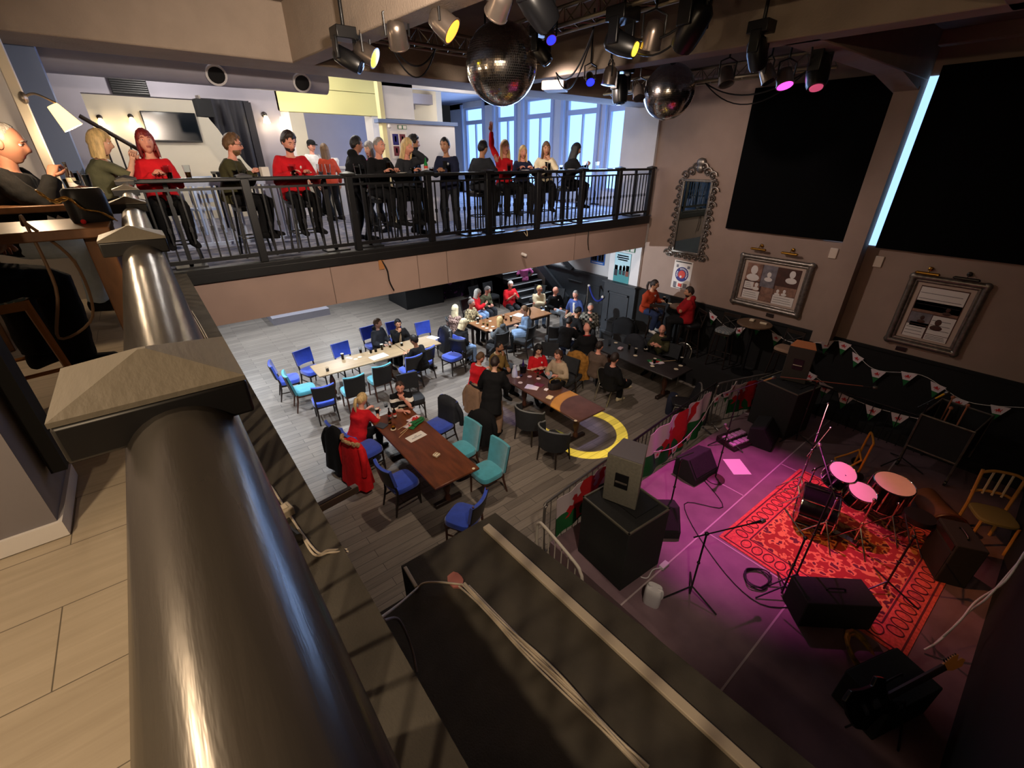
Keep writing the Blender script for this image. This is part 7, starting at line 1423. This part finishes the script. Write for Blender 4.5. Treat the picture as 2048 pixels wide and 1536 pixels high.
# ---------------------------------------------------------------- coats over chairs
def coat(name, label, back, heading, m, top=.98, bot=.22, w_=.27, d_=.10, fold=.02, fur=None, loc_off=0., seed=0):
    h = R(heading); t = thing(name, label, 'coat', (back[0], back[1], 0), heading - 90); rings = []; N = 40; r2 = random.Random(seed)
    ph = [r2.uniform(0, 6) for _ in range(4)]
    for i in range(10):
        u = i / 9; z = lerp(top, bot, u); r = []
        for j in range(N):
            a = 2 * math.pi * j / N; f = 1 + (fold * u * 6) * (math.sin(5 * a + ph[0] + u) * .5 + math.sin(9 * a + ph[1]) * .3); sw = lerp(.35, 1, sstep(0, .18, u))
            r.append((w_ * sw * lerp(.95, 1.12, u) * spow(math.cos(a), .7) * f, d_ * lerp(.75, 1.35, u) * sw * spow(math.sin(a), .7) * f - .035 * u, z + .012 * math.sin(3 * a + ph[2]) * (1 if i == 9 else .3)))
        rings.append(r)
    b = MB(); b.loft(rings); b.build('coat_body', m, t, smooth=60)
    for s in (-1, 1): b = MB(); b.tube(smooth_path([(s * w_ * .8, -.02, top - .10), (s * (w_ + .04), -.06, top - .3), (s * (w_ + .02), -.08, top - .58)], 4), [.05] * 5 + [.045] * 4, 10); b.build('sleeve', m, t, smooth=60)
    if fur:
        b = MB(); r3 = random.Random(3)
        for k in range(46): a = math.pi * (k / 45); b.ball((w_ * .8 * math.cos(a) + r3.uniform(-.012, .012), -.03 - .09 * math.sin(a) + r3.uniform(-.015, .015), top + .0 + r3.uniform(-.02, .02)), r3.uniform(.018, .032), 7, 5)
        b.build('fur_trim', fur, t)
    return t
coat('red_coat', 'long red coat with fur trimmed hood hung over a chair by the near brown table', (1.65, 6.28, 0.95), 14, cloth('coat_red', (214, 30, 36)), .99, .10, .27, .13, .03, mat('fur_tan', (176, 142, 100), .95, noise=.35, nscale=60, bump=.6), seed=1); coat('black_coat', 'long black coat hung over a chair behind the blonde person in red', (1.54, 6.86, 0.93), 18, CL['black'], .97, .14, .25, .12, .025, seed=2); coat('black_jacket', 'black hooded jacket over the blue chair right of the brown table', (3.62, 6.55, 0.93), 190, CL['char'], 1.0, .52, .26, .12, .02, seed=3); coat('puffer_coat', 'black quilted coat hung behind the stooping person', (3.93, 5.8, 0.85), 20, CL['black'], .92, .30, .27, .16, .025, seed=4); coat('golden_coat', 'golden brown coat over a chair back behind the beige top', (7.21, 6.5, 0.95), 195, cloth('golden', (150, 104, 46), nscale=14, noise=.3), 1.0, .32, .27, .13, .03, seed=5); coat('beige_coat', 'beige coat hung on the chair of the red rugby shirt', (4.4, 6.75, 0.88), 8, CL['tan'], .92, .28, .24, .11, .03, seed=6); coat('dark_coat', 'dark coat over the chair at the far end of the charcoal table', (9.94, 7.27, 0.98), 200, CL['black'], 1.05, .4, .30, .16, .02, seed=7); coat('leather_jacket', 'black leather jacket slung on the chair of the long haired blonde', (5.73, 10.11, 0.9), 0, mat('leather_black', (26, 26, 29), .35, bump=.3), .95, .2, .29, .13, .03, seed=8); coat('grey_coat', 'dark grey coat bundled on the chair before the charcoal table end', (9.33, 6.41, 0.9), 190, CL['char'], .95, .35, .28, .15, .02, seed=9)
t = thing('tote_bag', 'dark blue bag with a pale flap standing on the floor under the charcoal table', 'bag', (8.05, 4.36, 0), 20); b = MB(); pad(b, (0, 0, .22), (.34, .2, .44), .3); b.build('body', mat('bag_navy', (24, 30, 52), .8), t); b = MB(); b.ball((-.06, -.08, .42), (.07, .03, .06), 10, 6); b.build('flap', M_beermat, t)
# ---------------------------------------------------------------- booth roof and ledge: trunking, cables, tape
M_wp = mat('white_trunking', (214, 202, 184), .5)
def strip(name, label, a, c, wd, ht, m, z=3.0):
    a, c = Vector((*a[:2], z)), Vector((*c[:2], z)); d = c - a; b = MB(); b.box((0, 0, ht / 2), (d.length, wd, ht)); o = b.build(name, m, bevel=.004); o.location = (a + c) / 2; o.rotation_euler = (0, 0, math.atan2(d.y, d.x)); return tag(o, label, 'trunking')
strip('cable_trunking', 'wide white trunking along the right of the booth roof', (1.145, 1.70), (1.25, -.6), .05, .025, M_wp); strip('cable_trunking', 'narrow white trunking under the cable bundle on the booth roof', (0.81, 1.41, 3), (0.9, 0.29, 3), .03, .014, M_wp); strip('edge_strip', 'short white strip at the notch of the booth roof', (0.6, 1.74, 3), (0.59, 1.58, 3), .02, .015, M_wp)
a0, a1 = (0.79, 1.43, 3), (0.9, 0.3, 3)
for k, off in enumerate((-.02, -.008, .004, .016)): cable('bundled_cable', 'white cable in the bundle along the booth roof, %s of four' % ('leftmost', 'second', 'third', 'rightmost')[k], [(lerp(a0[0], a1[0], u) + off + .008 * math.sin(u * 9 + k), lerp(a0[1], a1[1], u), 3.022 + .004 * math.sin(u * 14 + 2 * k)) for u in [i / 8 for i in range(9)]], .0055, M_wp)
cable('white_lead', 'white lead from the cable bundle to the notch of the booth roof', [a0[:2] + (3.02,), (0.7, 1.51, 3.03), (0.63, 1.56, 3.03), (0.58, 1.56, 3.02), (0.41, 1.33, 3.3), (0.24, 1.01, 3.72)], .006, M_wp); cable('white_lead', 'grey lead dangling off the ledge edge beside the booth', [(0.24, 0.98, 3.74), (0.37, 1.26, 3.3), (0.4, 1.25, 3.1), (0.38, 1.17, 3.02)], .006, M_lav)
b = MB(); rr = random.Random(5)
pts = [(.03 * (1 + .5 * rr.random()) * math.cos(R(k * 30)), .045 * (1 + .5 * rr.random()) * math.sin(R(k * 30))) for k in range(12)]
b.prism(pts, .012, Matrix.Translation((0, 0, .008))); o = b.build('tape_patch', mat('pink_tape', (206, 132, 124), .8)); o.location = (0.78, 1.48, 3)[:2] + (3.0,); tag(o, 'torn pink tape patch beside the cable bundle', 'tape')
for k, o_ in enumerate((0, .014)): cable('ledge_cable', 'white cable along the felt ledge, %s of two' % ('inner', 'outer')[k], [(.10 + o_, 5.2, 3.757), (.12 + o_, 4.0, 3.757), (0.09, 2.25, 3.76)[:2] + (3.757,), (0.11, 1.86, 3.76)[:2] + (3.757,), (0.13, 1.58, 3.76)[:2] + (3.757,), ((0.14, 1.39, 3.76)[0] + o_, (0.14, 1.39, 3.76)[1], 3.757), ((0.19, 1.36, 3.76)[0], (0.19, 1.36, 3.76)[1] + o_, 3.757), (.252, (0.24, 1.34, 3.76)[1] + o_, 3.735)], .0045, M_wp)
t = thing('junction_box', 'white junction box with switches on the felt ledge', 'junction box', (*(0.1, 1.68, 3.76)[:2], 3.752), 12); b = MB(); b.box((0, 0, .02), (.085, .06, .04)); b.build('box', mat('box_grey_white', (186, 176, 160), .5), t, bevel=.005); b = MB()
for x in (-.02, .015): b.box((x, 0, .042), (.02, .03, .006))
b.build('switch', M_wp, t)
t = thing('clamp_lamp', 'small dark lamp with a pale end clipped beside the junction box', 'lamp', (*(0.09, 1.52, 3.78)[:2], 3.77), 0); b = MB(); b.tube([(0, .02, .02), (.02, -.05, .02)], .022, 10); b.build('body', M_iron, t); b = MB(); b.ball((-.003, .028, .02), .02, 8, 6); b.build('bulb', M_wp, t)
p0, p1 = (0.4, 2.72, 2.9), (0.69, 2.76, 2.9)
t = thing('lightbox_edge', 'slim white framed panel jutting out below the felt ledge', 'panel', ((p0[0] + p1[0]) / 2, (p0[1] + p1[1]) / 2, 2.86), math.degrees(math.atan2(p1[1] - p0[1], p1[0] - p0[0]))); Ln = math.hypot(p1[0] - p0[0], p1[1] - p0[1]); b = MB(); b.box((-.1, 0, 0), (Ln + .2, .05, .06)); b.build('frame', M_wp, t, bevel=.006); b = MB(); b.box((-.1, .028, 0), (Ln + .12, .006, .05)); b.box((-.1, 0, .032), (Ln + .1, .03, .006)); b.build('face', SEP, t)
cable('fascia_cable', 'short black cable dangling down the far fascia', [(2.92, 7.2, 3.60), (3.0, 7.17, 3.4), (3.02, 7.18, 3.2), (3.08, 7.18, 3.03)], .012, M_iron); slab('fascia_patch', 'small ochre patch at the top of the dangling cable', 'patch', (2.92, 7.19), (.09, .01, .22), 0, mat('ochre', (176, 120, 70), .8), 3.42)
cable('fascia_cable', 'black cable hanging below the right end of the far fascia', [(8.05, 7.2, 3.66), (8.0, 7.18, 3.4), (8.06, 7.18, 3.15)], .01, M_iron); cable('rope_tie', 'knotted pale string tied at the foot of the far rail', [(5.75, 7.17, 3.77), (5.95, 7.14, 3.80), (6.08, 7.14, 3.78), (6.1, 7.14, 3.66), (6.02, 7.14, 3.74)], .009, mat('pale_string', (176, 160, 130), .9))

finish_people(); finish_text()
